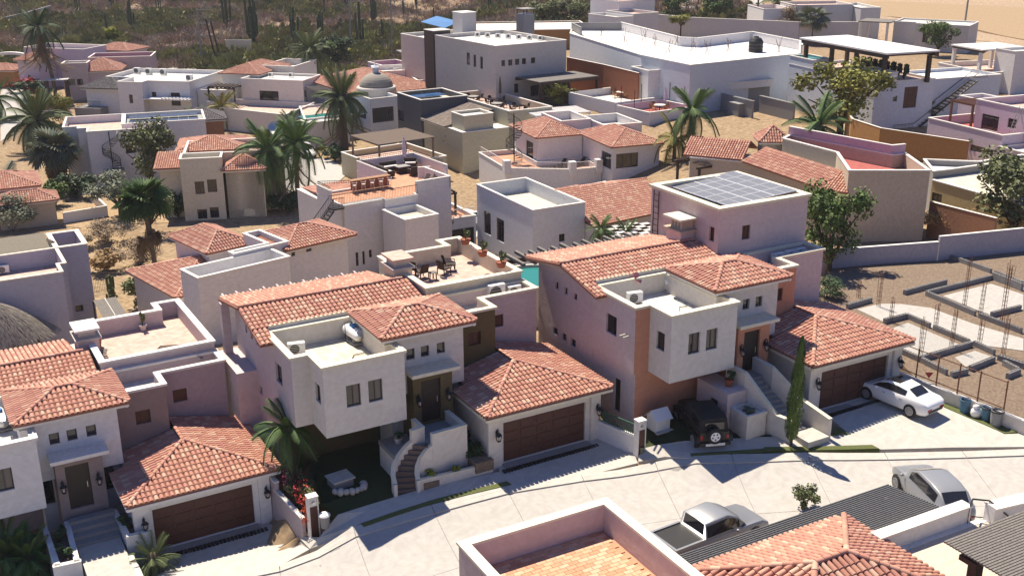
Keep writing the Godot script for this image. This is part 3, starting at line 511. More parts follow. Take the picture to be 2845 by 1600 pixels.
func front_details(H1: Node3D, H2: Node3D, H3: Node3D):
	var t := H2.rotation.y
	# lanterns at doors and garages
	var nm := ["lower left", "middle", "right"]
	for k in 3:
		var h: Node3D = [H1, H2, H3][k]
		lantern("black lantern left of the front door of the %s front house" % nm[k], at(h, 5.92, 3.5, -.8), h.rotation.y)
		lantern("black lantern right of the front door of the %s front house" % nm[k], at(h, 7.55, 3.5, -.8), h.rotation.y)
		lantern("black lantern left of the garage door of the %s front house" % nm[k], at(h, 8.95, 1.95, -3.42), h.rotation.y)
		lantern("black lantern right of the garage door of the %s front house" % nm[k], at(h, 14.9, 1.95, -3.46), h.rotation.y)
	# on the bay roofs (deck at 5.41)
	acunit("white air conditioner nearer the tile roof on the middle front house bay roof", at(H2, 1.15, 5.45, 4.54), t - .2)
	acunit("white air conditioner at the notch of the middle front house bay roof", at(H2, 1.16, 5.45, 3.17), t - .2)
	acunit("white air conditioner nearer the tile roof on the right front house bay roof", at(H3, 1.99, 5.45, 5.12), t - .2)
	acunit("white air conditioner at the notch of the right front house bay roof", at(H3, 1.95, 5.45, 3.36), t - .2)
	gastank("white gas tank with blue valve on the middle front house bay roof", at(H2, 4.27, 5.50, 3.28), t - PI / 2 + .1, "blue")
	gastank("white gas tank with red valve cover on the right front house bay roof", at(H3, 4.96, 5.50, 3.42), t - PI / 2 + .25, "red", 1.08)
	gastank("white gas tank at the left image edge on the lowest front house", at(H1, 3.97, 5.50, 2.92), t - PI / 2 + .1, "blue")
	dish("faded pink satellite dish by the tile roof of the right front house", at(H3, 2.65, 6.0, 4.3), t + .5, "magentadish", .33)
	# pipes on the bay roofs
	for h in [H2, H3]:
		lin(h, "roof_pipe", [W(1.2, 5.46, .6), W(3.0, 5.46, .7), W(3.6, 5.46, 1.6), W(4.2, 5.46, 1.6)], "greywood", .035)
		var g := G.new()
		for k in 2: g.tube(W(-.02, 4.75 - k * .0, 1.25 - k * .3), W(-.4, 4.72, 1.25 - k * .3), .06, .06, 8)
		part(h, "drain_spout", g, "concpale") if h == H3 else null
	# wing roofs
	var sp := [at(H3, 12.6, 5.76, 4.1), at(H3, 13.6, 5.76, 4.15), at(H3, 14.35, 5.76, 4.2)]
	acunit("white air conditioner leftmost of three under the solar storey wall", sp[0], t)
	acunit("white air conditioner middle one of three under the solar storey wall", sp[1], t)
	acunit("white air conditioner rightmost of three under the solar storey wall", sp[2], t)
	acunit("tall white air conditioner below the terrace of the middle front house", at(H2, 13.2, 5.76, 4.3), t, "air conditioners on the flat roofs", Vector3(1.0, .95, .35))
	acunit("short white air conditioner next to the tall one on the middle front house", at(H2, 14.3, 5.76, 4.25), t, "air conditioners on the flat roofs", Vector3(.8, .7, .35))
	acunit("white air conditioner behind the hip roof of the lowest front house", at(H1, 9.91, 5.76, 4.96), t + .2, "air conditioners on the flat roofs", Vector3(.95, .85, .35))
	acunit("white air conditioner with a small dish on it, lowest front house", at(H1, 14.02, 5.76, 5.18), t + .1)
	dish("small white satellite dish on an air conditioner of the lowest front house", at(H1, 14.05, 6.00, 4.51), t + 1.2, "plasticwhite", .28)
	# solar array on the right front house: rows step up towards the back
	var o := thing("solar_array", "grid of tilted solar panels on the top roof of the right front house", "solar panels", at(H3, 0, 0, 0), t)
	var pg := G.new(); pg.box(Vector3(-.6, 0, -.86), Vector3(.6, .04, .86)); var pm := pg.mesh()
	var fg := G.new()
	for e in [[-.62, -.59, -.88, .88], [.59, .62, -.88, .88], [-.62, .62, -.88, -.84], [-.62, .62, .84, .88], [-.62, .62, -.015, .015]]: fg.box(Vector3(e[0], -.01, e[2]), Vector3(e[1], .052, e[3]))
	var fm := fg.mesh()
	for i in 3:
		for j in 5:
			var q := part(o, "panel", pm, "solarpale"); q.transform = Transform3D(Basis(Vector3.RIGHT, 0) * Basis(Vector3(0, 0, 1), .06), W(10.9 + i * 1.66, 9.22 + i * .10, 6.0 + j * 1.12))
			q.rotation = Vector3(0, PI / 2, 0); q.rotate_object_local(Vector3.RIGHT, -.06)
			part(q, "panel_frame", fm, "solarframe")
	for j in 2:
		var q := part(o, "panel", pm, "solarpale"); q.position = W(9.75, 9.0, 6.0 + j * 1.75); part(q, "panel_frame", fm, "solarframe")
	lin(o, "rack", [W(9.3, 8.95, 5.3), W(9.3, 8.95, 9)], "iron", .06)
	# ladder and chimney on the solar storey wall
	o = thing("wall_ladder", "dark red iron ladder fixed to the wall below the solar roof", "ladder", at(H3, 8.5, 0, 10.9), t)
	var g := G.new()
	for e in [0.0, .5]: g.bar(Vector3(0, 5.6, e), Vector3(0, 9.2, e), .05, .05)
	part(o, "rail", g, "shutter")
	for i in 9:
		g = G.new(); g.bar(Vector3(0, 5.9 + i * .38, 0), Vector3(0, 5.9 + i * .38, .5), .035, .035); part(o, "rung", g, "shutter")
	g = G.new(); g.box(Vector3(7.6, 6.4, -8.3), Vector3(8.6, 7.6, -6.9)); part(H3, "chimney_base", g, "rosewall")
	g = G.new(); g.box(Vector3(7.45, 7.6, -8.45), Vector3(8.64, 7.7, -6.75)); g.box(Vector3(7.75, 7.7, -8.1), Vector3(8.6, 8.3, -7.05)); part(H3, "chimney_neck", g, "beige")
	for i in 3: slab(H3, "chimney_slot", "block", 7.74, 7.76, 7.2 + i * .3, 7.36 + i * .3, 7.78, 8.2)
	slab(H3, "chimney_cap", "creamcap", 7.4, 8.64, 6.75, 8.45, 8.3, 8.42)
	# roof terrace of the middle front house (floor 6.15)
	for e in [[10.49, 6.15, 9.66, 2.6, "wicker armchair half hidden behind the terrace chimney"], [10.77, 6.15, 8.86, 3.3, "wicker armchair seen from behind on the terrace"], [12.18, 6.15, 8.83, 1.9, "wicker armchair right of the little terrace table"], [12.79, 6.15, 9.27, 1.2, "pale wicker armchair farthest back on the terrace"]]:
		chair(e[4], at(H2, e[0], e[1], e[2]), t + e[3])
	o = thing("side_table", "small dark hexagonal side table between the terrace armchairs", "table", at(H2, 11.22, 6.15, 8.29), t)
	g = G.new(); g.tube(Vector3(0, .42, 0), Vector3(0, .46, 0), .27, .27, 6); part(o, "tabletop", g, "greywood")
	for i in 6:
		g = G.new(); g.bar(Vector3(cos(i * TAU / 6) * .22, 0, sin(i * TAU / 6) * .22), Vector3(cos(i * TAU / 6) * .2, .42, sin(i * TAU / 6) * .2), .04, .04); part(o, "leg", g, "wood")
	var pn := ["farthest", "middle", "nearest"]; var i3 := 0
	for e in [[14.57, 7.15, 10.66], [14.34, 7.15, 8.02], [14.27, 7.15, 5.63]]:
		pot("flower_pot", "brown bowl pot with a reddish shrub on the terrace wall, %s of three" % pn[i3], at(H2, e[0], e[1], e[2]), .3, .34, "terracotta", "leafolive", Vector3(.32, .42, .32), "bowl pots on the terrace wall", true); i3 += 1
	pot("flower_pot", "whitewashed pot with a spiky red plant on the lowest front house terrace", at(H1, 12.51, 6.15, 10.74), .22, .36, "potwhite", "leafolive", Vector3(.22, .5, .22))
	pot("flower_pot", "empty terracotta pot beside the chimney of the lowest front house", at(H1, 9.70, 6.15, 9.44), .3, .55, "terracotta")
	o = thing("plant_stand", "low stand of stacked shelves behind the terrace wall of the lowest house", "shelf", at(H1, 9.60, 6.15, 8.14), t)
	for i in 4:
		g = G.new(); g.box(Vector3(-.25, i * .16, i * .2 - .1), Vector3(.35, i * .16 + .03, i * .2 + .1)); part(o, "shelf_board", g, "greywood")
	o = thing("terrace_mat", "brown folded mat lying on the lowest front house terrace", "mat", at(H1, 13.04, 6.17, 7.29), t + .2)
	g = G.new(); g.t(Vector3(-.8, .0, .1), Vector3(.9, .0, .1), Vector3(-.2, .06, -.4)); g.t(Vector3(-.8, 0, .1), Vector3(-.2, .06, -.4), Vector3(-.6, .1, .1)); part(o, "sheet", g, "brownstone")
	# porch, curved stair and planters of the middle house
	o = thing("porch_stair", "cream walled porch with a curving stone stair and front planter, middle house", "stairs", at(H2, 0, 0, 0), t)
	slab(o, "porch_floor", "concgrey", 5.6, 7.4, -2.7, -.82, .6, 1.95)
	wline(o, "porch_wall", "frontcream", [V(7.45, -1.0), V(7.5, -2.75), V(5.75, -2.85)], -.8, 2.45, .2, "creamcap")
	wline(o, "porch_wall", "frontcream", [V(5.5, -1.2), V(5.5, -2.1), V(4.95, -2.2)], -.8, 2.55, .2, "creamcap")
	slab(o, "landing", "concgrey", 3.95, 5.5, -2.1, -.2, 1.2, 1.42)
	slab(o, "landing_wall", "frontcream", 4.0, 4.15, -2.1, -.2, -.8, 1.2)
	var oc := [V(4.95, -2.22), V(4.55, -2.15), V(4.15, -2.2), V(3.8, -2.42), V(3.6, -2.75), V(3.52, -3.2)]; var oy := [2.1, 1.8, 1.42, 1.05, .75, .5]
	var ic := [V(5.65, -2.9), V(5.3, -2.85), V(5.0, -2.85), V(4.8, -2.95), V(4.68, -3.15), V(4.62, -3.45)]; var iy := [1.95, 1.7, 1.35, 1.0, .75, .55]
	for c in [[oc, oy], [ic, iy]]:
		g = G.new(); var cp := G.new(); var n: int = c[0].size()
		for i in n - 1:
			var a: Vector2 = c[0][i]; var b: Vector2 = c[0][i + 1]; var da := (c[0][mini(i + 1, n - 1)] - c[0][maxi(i - 1, 0)] as Vector2).normalized(); var db := (c[0][mini(i + 2, n - 1)] - c[0][i] as Vector2).normalized()
			var na := Vector2(-da.y, da.x) * .085; var nb := Vector2(-db.y, db.x) * .085
			for s in [1.0, -1.0]:
				if s > 0: g.q(L(b + nb, -.4), L(a + na, -.4), L(a + na, c[1][i]), L(b + nb, c[1][i + 1]))
				else: g.q(L(a - na, -.4), L(b - nb, -.4), L(b - nb, c[1][i + 1]), L(a - na, c[1][i]))
			cp.q(L(a - na * 1.3, c[1][i] + .03), L(b - nb * 1.3, c[1][i + 1] + .03), L(b + nb * 1.3, c[1][i + 1] + .03), L(a + na * 1.3, c[1][i] + .03))
			cp.q(L(a - na * 1.3, c[1][i] - .03), L(b - nb * 1.3, c[1][i + 1] - .03), L(b - nb * 1.3, c[1][i + 1] + .03), L(a - na * 1.3, c[1][i] + .03))
		var e: Vector2 = c[0][n - 1]
		g.box(Vector3(e.x - .085, -.4, -e.y - .02), Vector3(e.x + .085, c[1][n - 1], -e.y + .06))
		part(o, "stair_wall", g, "frontcream"); part(o, "stair_wall_cap", cp, "creamcap")
	for i in 11:
		var f := i / 10.0; var k := f * 5; var j := mini(4, int(k)); var a: Vector2 = (oc[j] as Vector2).lerp(oc[j + 1], k - j); var b: Vector2 = (ic[j] as Vector2).lerp(ic[j + 1], k - j)
		var k2 := minf(5, k + .52); var j2 := mini(4, int(k2)); var a2: Vector2 = (oc[j2] as Vector2).lerp(oc[j2 + 1], k2 - j2); var b2: Vector2 = (ic[j2] as Vector2).lerp(ic[j2 + 1], k2 - j2)
		var y := lerpf(1.85, -.45, f); g = G.new()
		g.q(L(a2, y), L(b2, y), L(b, y), L(a, y)); g.q(L(a2, y - .24), L(b2, y - .24), L(b2, y), L(a2, y)); part(o, "step", g, "stepstone")
	wline(o, "planter_wall", "frontcream", [V(4.75, -3.35), V(8.5, -3.62), V(8.56, -3.4)], -1.6, .45, .16, "creamcap")
	slab(o, "planter_soil", "lotdirt", 4.9, 8.5, -3.5, -2.9, -.6, .3)
	slab(o, "planter_soil", "lotdirt", 7.6, 8.6, -3.75, -.2, .2, .75)
	pot("flower_pot", "stone pot with a dark plant on the landing beside the curved stair", at(H2, 4.7, 1.42, -1.0), .2, .3, "potwhite", "leafdark", Vector3(.3, .22, .3), "", true)
	for e in [[5.5, -3.2, .55, .30, "leaflime", "left"], [6.75, -3.3, .62, .30, "leaflime", "middle"], [8.1, -3.35, .4, .28, "leaflime", "right"]]:
		shrub("yellow_shrub", "clipped yellow green shrub in the front planter of the middle house, %s one" % e[5], at(H2, e[0], .25, e[1]), Vector3(e[2], e[3], .26), e[4], 3, "yellow shrubs in the planter")
	shrub("round_bush", "tall dark rounded bush between porch and garage of the middle house", at(H2, 8.0, .2, -2.6), Vector3(.62, .78, .6), "leafdark", 2)
	shrub("dark_bush", "dark bushes filling the gap behind the porch of the middle house", at(H2, 8.15, .5, -.9), Vector3(.6, .7, .9), "leafdark", 2)
	# stair of the right house
	o = thing("porch_stair", "straight grey stair between pale walls at the right front house", "stairs", at(H3, 0, 0, 0), t)
	slab(o, "porch_floor", "concgrey", 5.3, 7.4, -1.7, -.82, .6, 2.05)
	for i in 11:
		var y := 1.9 - i * .17; var v0 := -1.7 - i * .27; g = G.new(); var u0 := 5.35 + i * .06
		g.box(Vector3(u0, -.3, -v0), Vector3(u0 + 1.35, y, -v0 + .28)); part(o, "step", g, "concgrey")
	for e in [[[V(5.15, -.82), V(5.2, -2.2), V(5.75, -4.1), V(5.95, -5.0)], [2.75, 2.75, 1.0, 1.0]], [[V(6.95, -.82), V(6.97, -2.3), V(7.75, -4.0), V(7.85, -5.75)], [2.75, 2.7, 1.25, .95]]]:
		g = G.new(); var cp := G.new()
		for i in 3:
			var a: Vector2 = e[0][i]; var b: Vector2 = e[0][i + 1]; var d := (b - a).normalized(); var nn := Vector2(-d.y, d.x) * .1; var ya: float = e[1][i]; var yb: float = e[1][i + 1]
			g.q(L(b + nn, -.5), L(a + nn, -.5), L(a + nn, ya), L(b + nn, yb)); g.q(L(a - nn, -.5), L(b - nn, -.5), L(b - nn, yb), L(a - nn, ya)); g.q(L(b - nn, -.5), L(b + nn, -.5), L(b + nn, yb), L(b - nn, yb))
			cp.q(L(a - nn * 1.25, ya + .05), L(b - nn * 1.25, yb + .05), L(b + nn * 1.25, yb + .05), L(a + nn * 1.25, ya + .05)); cp.q(L(a - nn * 1.25, ya), L(b - nn * 1.25, yb), L(b - nn * 1.25, yb + .05), L(a - nn * 1.25, ya + .05))
		part(o, "stair_wall", g, "frontcream"); part(o, "stair_wall_cap", cp, "creamcap")
	slab(o, "plinth", "rosewall", 3.85, 5.1, -2.45, -.0, -.3, 1.95)
	slab(o, "plinth_door", "black", 3.83, 3.852, -1.7, -1.2, .3, 1.3)
	g = G.new(); g.box(Vector3(4.1, -.3, 2.5), Vector3(5.35, 1.05, 3.75)); part(o, "planter", g, "frontcream")
	g = G.new()
	for e in [[4.06, 5.39, 2.46, 2.62], [4.06, 5.39, 3.63, 3.79], [4.06, 4.2, 2.62, 3.63], [5.25, 5.39, 2.62, 3.63]]: g.box(Vector3(e[0], 1.05, e[2]), Vector3(e[1], 1.2, e[3]))
	part(o, "planter_rim", g, "frontcream")
	slab(o, "stair_foot", "concpale", 6.3, 7.7, -5.9, -4.7, -.2, .12)
	shrub("planter_bush", "low dark plants in the square planter of the right front house", at(H3, 4.7, 1.0, -3.1), Vector3(.5, .2, .5), "leafgrey", 3)
	pot("flower_pot", "red terracotta pot with a bushy plant beside the stair of the right house", at(H3, 4.6, 1.97, -1.6), .24, .38, "terracotta", "leafdark", Vector3(.34, .34, .34))
	# dog house
	o = thing("dog_house", "small white dog house with a pitched roof on the lawn under the salmon wall", "dog house", on(7.55, 51.33), t)
	g = G.new(); g.box(Vector3(-.45, 0, -.4), Vector3(.45, .75, .4)); g.t(Vector3(-.45, .75, .4), Vector3(-.45, 1.08, 0), Vector3(-.45, .75, -.4)); g.t(Vector3(.45, .75, .4), Vector3(.45, .75, -.4), Vector3(.45, 1.08, 0)); part(o, "wall", g, "plasticwhite")
	for s in [1, -1]:
		g = G.new(); g.q(Vector3(-.55, .66, .52 * s), Vector3(.55, .66, .52 * s), Vector3(.55, 1.13, 0), Vector3(-.55, 1.13, 0)); g.q(Vector3(-.55, .64, .52 * s), Vector3(.55, .64, .52 * s), Vector3(.55, .67, .52 * s), Vector3(-.55, .67, .52 * s)); part(o, "roof_panel", g, "plasticwhite")
	g = G.new(); g.box(Vector3(-.5, -.02, .4), Vector3(.55, .05, .62)); part(o, "step", g, "concpale")
	# meter pillars
	for e in [[on(-9.43, 45.21, -.05), "white meter pillar with a dark panel beside the bougainvillea", 1.85], [on(6.44, 49.96, -.05), "white meter pillar with a red brown panel at the end of the low fence", 1.95]]:
		o = thing("meter_pillar", e[1], "pillar", e[0], t, "meter pillars")
		g = G.new(); g.box(Vector3(-.24, -.5, -.2), Vector3(.24, e[2], .14)); g.box(Vector3(-.24, -.5, .14), Vector3(-.19, e[2], .2)); g.box(Vector3(.19, -.5, .14), Vector3(.24, e[2], .2)); g.box(Vector3(-.26, e[2], -.22), Vector3(.26, e[2] + .05, .22)); part(o, "body", g, "cap")
		g = G.new(); g.box(Vector3(-.185, -.3, .14), Vector3(.185, e[2] - .5, .17)); part(o, "panel", g, "shutter")
		g = G.new(); g.tube(Vector3(0, e[2] - .28, .14), Vector3(0, e[2] - .28, .25), .08, .07, 12); part(o, "meter", g, "alum")
	o = thing("trash_can", "grey lidded trash can beside the left meter pillar", "trash can", on(-8.81, 44.81), t)
	g = G.new(); g.lathe(Vector3.ZERO, [[0, 0], [.2, 0], [.25, .62], [0, .62]], 12); part(o, "bin", g, "block"); g = G.new(); g.lathe(Vector3.ZERO, [[.28, .62], [.28, .66], [.22, .72], [0, .74]], 12); part(o, "lid", g, "plasticwhite")
	o = thing("trash_can", "small green bucket at the foot of the right meter pillar", "bucket", on(6.56, 49.88), t)
	g = G.new(); g.lathe(Vector3.ZERO, [[0, 0], [.13, 0], [.15, .42], [.12, .42], [.1, .05]], 12); part(o, "bin", g, "leafgrey")
	# retaining wall left of the middle lawn, fence left of the right lawn
	var cw := thing("retaining_wall", "sloping pale boundary wall between the lowest garage and the bougainvillea", "wall", at(H2, 0, 0, 0), t)
	wline(cw, "wall", "mauve", [V(-1.1, 4.3), V(-1.0, 1.2)], -3.2, -.25, .2)
	wline(cw, "wall", "mauve", [V(-1.0, 1.3), V(-.75, -1.9)], -3.2, -.75, .18)
	var fw := thing("low_fence", "low white wall with green iron railing beside the middle driveway", "fence", at(H3, 0, 0, 0), t)
	wline(fw, "wall", "white", [V(-1.65, 2.4), V(-.75, -.95)], -1.8, .05, .18)
	railing(fw, [W(-1.65, .1, 2.4), W(-.75, .1, -.95)], .62, .12, "green")
	# stone well cover with rocks
	o = thing("well_cover", "grey concrete well cover on the shaded lawn of the middle house", "well cover", on(-8.44, 47.49), t + .1)
	g = G.new(); g.box(Vector3(-.5, 0, -.42), Vector3(.5, .4, .42)); part(o, "base", g, "concgrey"); g = G.new(); g.box(Vector3(-.58, .4, -.5), Vector3(.58, .48, .5)); part(o, "slab", g, "concpale")
	for i in 9:
		var a := -.4 + i * .3; var r := thing("rock", "pale rock ringed round the well cover, %s clockwise from the right" % ["first", "second", "third", "fourth", "fifth", "sixth", "seventh", "eighth", "ninth"][i], "rock", on(-8.19, 47.23) + Vector3(cos(a) * .95, 0, sin(a) * .6), i * 1.1, "rocks round the well cover")
		g = G.new(); g.ball(Vector3(0, .1, 0), Vector3(.2, .17, .15) * rng.randf_range(.8, 1.3), 6, 4); part(r, "stone", g, "concpale")
	# walkway and planters of the lowest house
	o = thing("entry_walk", "pale entry walk with steps and side planters at the lowest front house", "walkway", at(H1, 0, 0, 0), t)
	slab(o, "walk_slab", "concpale", 6.0, 7.95, -9.0, -2.6, -.6, 1.0)
	for i in 4: slab(o, "step", "concgrey", 5.95, 7.98, -2.6 + i * .4, -2.6 + (i + 1) * .4 + .02, -.3, 1.15 + i * .2)
	wline(o, "planter_wall", "white", [V(5.85, -.9), V(5.72, -4.6)], -.5, 1.5, .2); wline(o, "planter_wall", "white", [V(4.9, -4.5), V(4.85, -1.0)], -.5, 1.5, .2); wline(o, "planter_wall", "white", [V(4.8, -4.55), V(5.8, -4.65)], -.5, 1.5, .2)
	wline(o, "planter_wall", "white", [V(8.05, -.9), V(8.15, -3.6), V(9.1, -3.7)], -.5, 1.5, .2); wline(o, "planter_wall", "rosewall", [V(8.1, -4.2), V(8.15, -8.5)], -.8, .75, .2)
	slab(o, "planter_soil", "lotdirt", 4.9, 5.8, -4.5, -1.0, .5, 1.3); slab(o, "planter_soil", "lotdirt", 8.1, 8.9, -3.6, -.9, .5, 1.3)
	shrub("planter_bush", "dark bush in the nearer left planter of the entry walk", at(H1, 5.35, 1.3, -3.7), Vector3(.5, .42, .6), "leafdark", 3)
	shrub("planter_bush", "dark bush in the farther left planter next to the door", at(H1, 5.35, 1.3, -2.0), Vector3(.5, .4, .6), "leafdark", 3)
	shrub("planter_bush", "dark bush in the right planter against the lowest garage", at(H1, 8.5, 1.3, -2.6), Vector3(.42, .45, .8), "leafdark", 3)
	shrub("yellow_shrub", "narrow yellow green hedge beside the entry walk at the bottom edge", at(H1, 5.3, .3, -6.6), Vector3(.3, .5, 1.2), "leaflime", 3)
	# drain grates in front of the garages
	var nm3 := ["lowest", "middle", "right"]
	for k in 3:
		var h: Node3D = [H1, H2, H3][k]; o = thing("drain_grate", "black drain grate strip before the %s garage door" % nm3[k], "drain", at(h, 9.0, .0, -4.0), t)
		g = G.new()
		for i in 30: g.box(Vector3(i * .19, .02, -.13), Vector3(i * .19 + .13, .14 if k != 1 else .12, .13))
		part(o, "grate", g, "black").set_meta("kind", "stuff")
		slab(h, "garage_apron", "concgrey", 9.3, 14.4, -3.85, -3.3, -.3, .1)
	o = thing("garden_hose", "green garden hose coiled beside the lowest front house", "hose", at(H1, 17.23, 0.40, 10.71), 0)
	g = G.new()
	for i in 60: g.tube(Vector3(cos(i * .42) * (.28 + .05 * sin(i * 1.7)), .05 + i * .002, sin(i * .42) * (.28 + .05 * sin(i * 1.7))), Vector3(cos(i * .42 + .42) * (.28 + .05 * sin(i * 1.7 + 1.7)), .05 + i * .002, sin(i * .42 + .42) * .3), .018, .018, 5, false)
	part(o, "coil", g, "green")
	# balcony on the left of the middle house
	slab(H2, "balcony_wall", "frontrose", -1.0, .1, 6.9, 10.6, -2, 3.4); slab(H2, "balcony_column", "mauve", -.75, -.3, 9.9, 10.35, 3.4, 6.3)

func chair(label: String, p: Vector3, turn: float, mat := "wicker", grp := "terrace armchairs", cat := "armchair") -> Node3D:
	var o := thing("armchair", label, cat, p, turn, grp)
	var g := G.new(); g.box(Vector3(-.3, .36, -.28), Vector3(.3, .44, .3)); part(o, "seat", g, mat)
	g = G.new()
	for i in 6:
		var a := lerpf(-1.0, 1.0, i / 6.0); var b := lerpf(-1.0, 1.0, (i + 1) / 6.0)
		var f := func(q, y): return Vector3(sin(q) * .34, y, -.08 - cos(q) * .26 - (y - .44) * .28)
		g.q(f.call(a, .44), f.call(b, .44), f.call(b, .98 - b * b * .12), f.call(a, .98 - a * a * .12)); g.q(f.call(b, .44) + Vector3(0, 0, -.04), f.call(a, .44) + Vector3(0, 0, -.04), f.call(a, .98 - a * a * .12) + Vector3(0, 0, -.04), f.call(b, .98 - b * b * .12) + Vector3(0, 0, -.04))
	part(o, "backrest", g, mat)
	for s in [-1, 1]:
		g = G.new(); g.bar(Vector3(s * .31, .66, -.25), Vector3(s * .33, .62, .3), .06, .035); g.bar(Vector3(s * .33, .62, .3), Vector3(s * .31, .4, .3), .045, .035); part(o, "armrest", g, mat)
		for z in [-.26, .28]:
			g = G.new(); g.bar(Vector3(s * .28, 0, z), Vector3(s * .28, .38, z), .045, .045); part(o, "leg", g, mat)
	return o
func block_wall(label: String, pts: Array, courses := 2):
	var o := thing("foundation_wall", label, "block wall", on(pts[0].x, pts[0].y), 0, "unfinished block foundation walls")
	var bm := G.new(); var l := .40; var w := .2; var hh := .2
	bm.box(Vector3(-l / 2 + .006, 0, -w / 2), Vector3(l / 2 - .006, hh - .008, w / 2))
	var me := bm.mesh()
	var tm := G.new(); tm.box(Vector3(-l / 2 + .006, 0, -w / 2), Vector3(l / 2 - .006, hh - .05, w / 2))
	for e in [[-.194, -.166], [-.03, .03], [.166, .194]]: tm.box(Vector3(e[0], .14, -w / 2), Vector3(e[1], hh - .008, w / 2))
	for e in [-.1, .065]: tm.box(Vector3(-.194, .14, e), Vector3(.194, hh - .008, e + .035))
	var te := tm.mesh()
	for i in pts.size() - 1:
		var a: Vector2 = pts[i]; var b: Vector2 = pts[i + 1]; var d := (b - a).normalized(); var n := int(a.distance_to(b) / l)
		for c in courses:
			for k in n:
				var p: Vector2 = a + d * (k + .5) * l; var m := part(o, "block", te if c == courses - 1 else me, "block" if (k * 7 + c) % 3 else "concgrey")
				m.position = on(p.x, p.y, .02 + c * hh - .03) - o.position; m.rotation.y = atan2(d.y, d.x)
func rebar(label: String, x: float, z: float, hgt: float):
	var o := thing("rebar_column", label, "rebar", on(x, z), rng.randf(), "rusty rebar columns in the vacant lot")
	for i in 4:
		var g := G.new(); var sx := .09 * (1 if i % 2 else -1); var sz := .09 * (1 if i > 1 else -1)
		g.bar(Vector3(sx, 0, sz), Vector3(sx + rng.randf_range(-.06, .06), hgt * rng.randf_range(.85, 1.1), sz + rng.randf_range(-.06, .06)), .022, .022); part(o, "bar", g, "rust")
	for i in int(hgt / .3):
		var g := G.new(); var y := .2 + i * .3
		for e in [[-1, -1, 1, -1], [1, -1, 1, 1], [1, 1, -1, 1], [-1, 1, -1, -1]]: g.bar(Vector3(e[0] * .1, y, e[1] * .1), Vector3(e[2] * .1, y, e[3] * .1), .014, .014)
		part(o, "stirrup", g, "rust")
func free_wall(called: String, label: String, mat: String, pts: Array, hgt: float, th := .2, cap := "cap", base := 1.0):   # follows the land, step by step
	var o := thing(called, label, "wall", on(pts[0].x, pts[0].y))
	var g := G.new(); var c := G.new()
	for i in pts.size() - 1:
		var a: Vector2 = pts[i]; var b: Vector2 = pts[i + 1]; var n := maxi(1, int(a.distance_to(b) / 6)); var d := (b - a).normalized(); var s := Vector3(-d.y, 0, -d.x) * th / 2
		for k in n:
			var p := a.lerp(b, float(k) / n); var q := a.lerp(b, float(k + 1) / n)
			var A := on(p.x, p.y) - o.position; var B := on(q.x, q.y) - o.position; var u := Vector3(0, hgt, 0); var dn := Vector3(0, -base, 0)
			g.q(A - s + dn, B - s + dn, B - s + u, A - s + u); g.q(B + s + dn, A + s + dn, A + s + u, B + s + u)
			c.q(A - s * 1.3 + u, B - s * 1.3 + u, B + s * 1.3 + u, A + s * 1.3 + u)
			if k == 0: g.q(A + s + dn, A - s + dn, A - s + u, A + s + u)
			if k == n - 1: g.q(B - s + dn, B + s + dn, B + s + u, B - s + u)
	part(o, "wall", g, mat); part(o, "wall_cap", c, cap)
	return o
func pergola(o: Node3D, u0: float, u1: float, v0: float, v1: float, y0: float, y: float, n: int, mat: String, along := true, slat := "slat", wd := .09, hh := .14):
	for c in [[u0 + .2, v0 + .2], [u1 - .2, v0 + .2], [u1 - .2, v1 - .2], [u0 + .2, v1 - .2]]: slab(o, "post", mat, c[0] - .1, c[0] + .1, c[1] - .1, c[1] + .1, y0, y - .2)
	for v in [v0 + .2, v1 - .2]:
		if along: slab(o, "beam", mat, u0, u1, v - .07, v + .07, y - .2, y - .003)
	if not along:
		for u in [u0 + .2, u1 - .2]: slab(o, "beam", mat, u - .07, u + .07, v0, v1, y - .2, y - .003)
	for i in n:
		var f := (i + .5) / n
		if along: slab(o, slat, mat, lerpf(u0, u1, f) - wd / 2, lerpf(u0, u1, f) + wd / 2, v0, v1, y, y + hh)
		else: slab(o, slat, mat, u0, u1, lerpf(v0, v1, f) - wd / 2, lerpf(v0, v1, f) + wd / 2, y, y + hh)
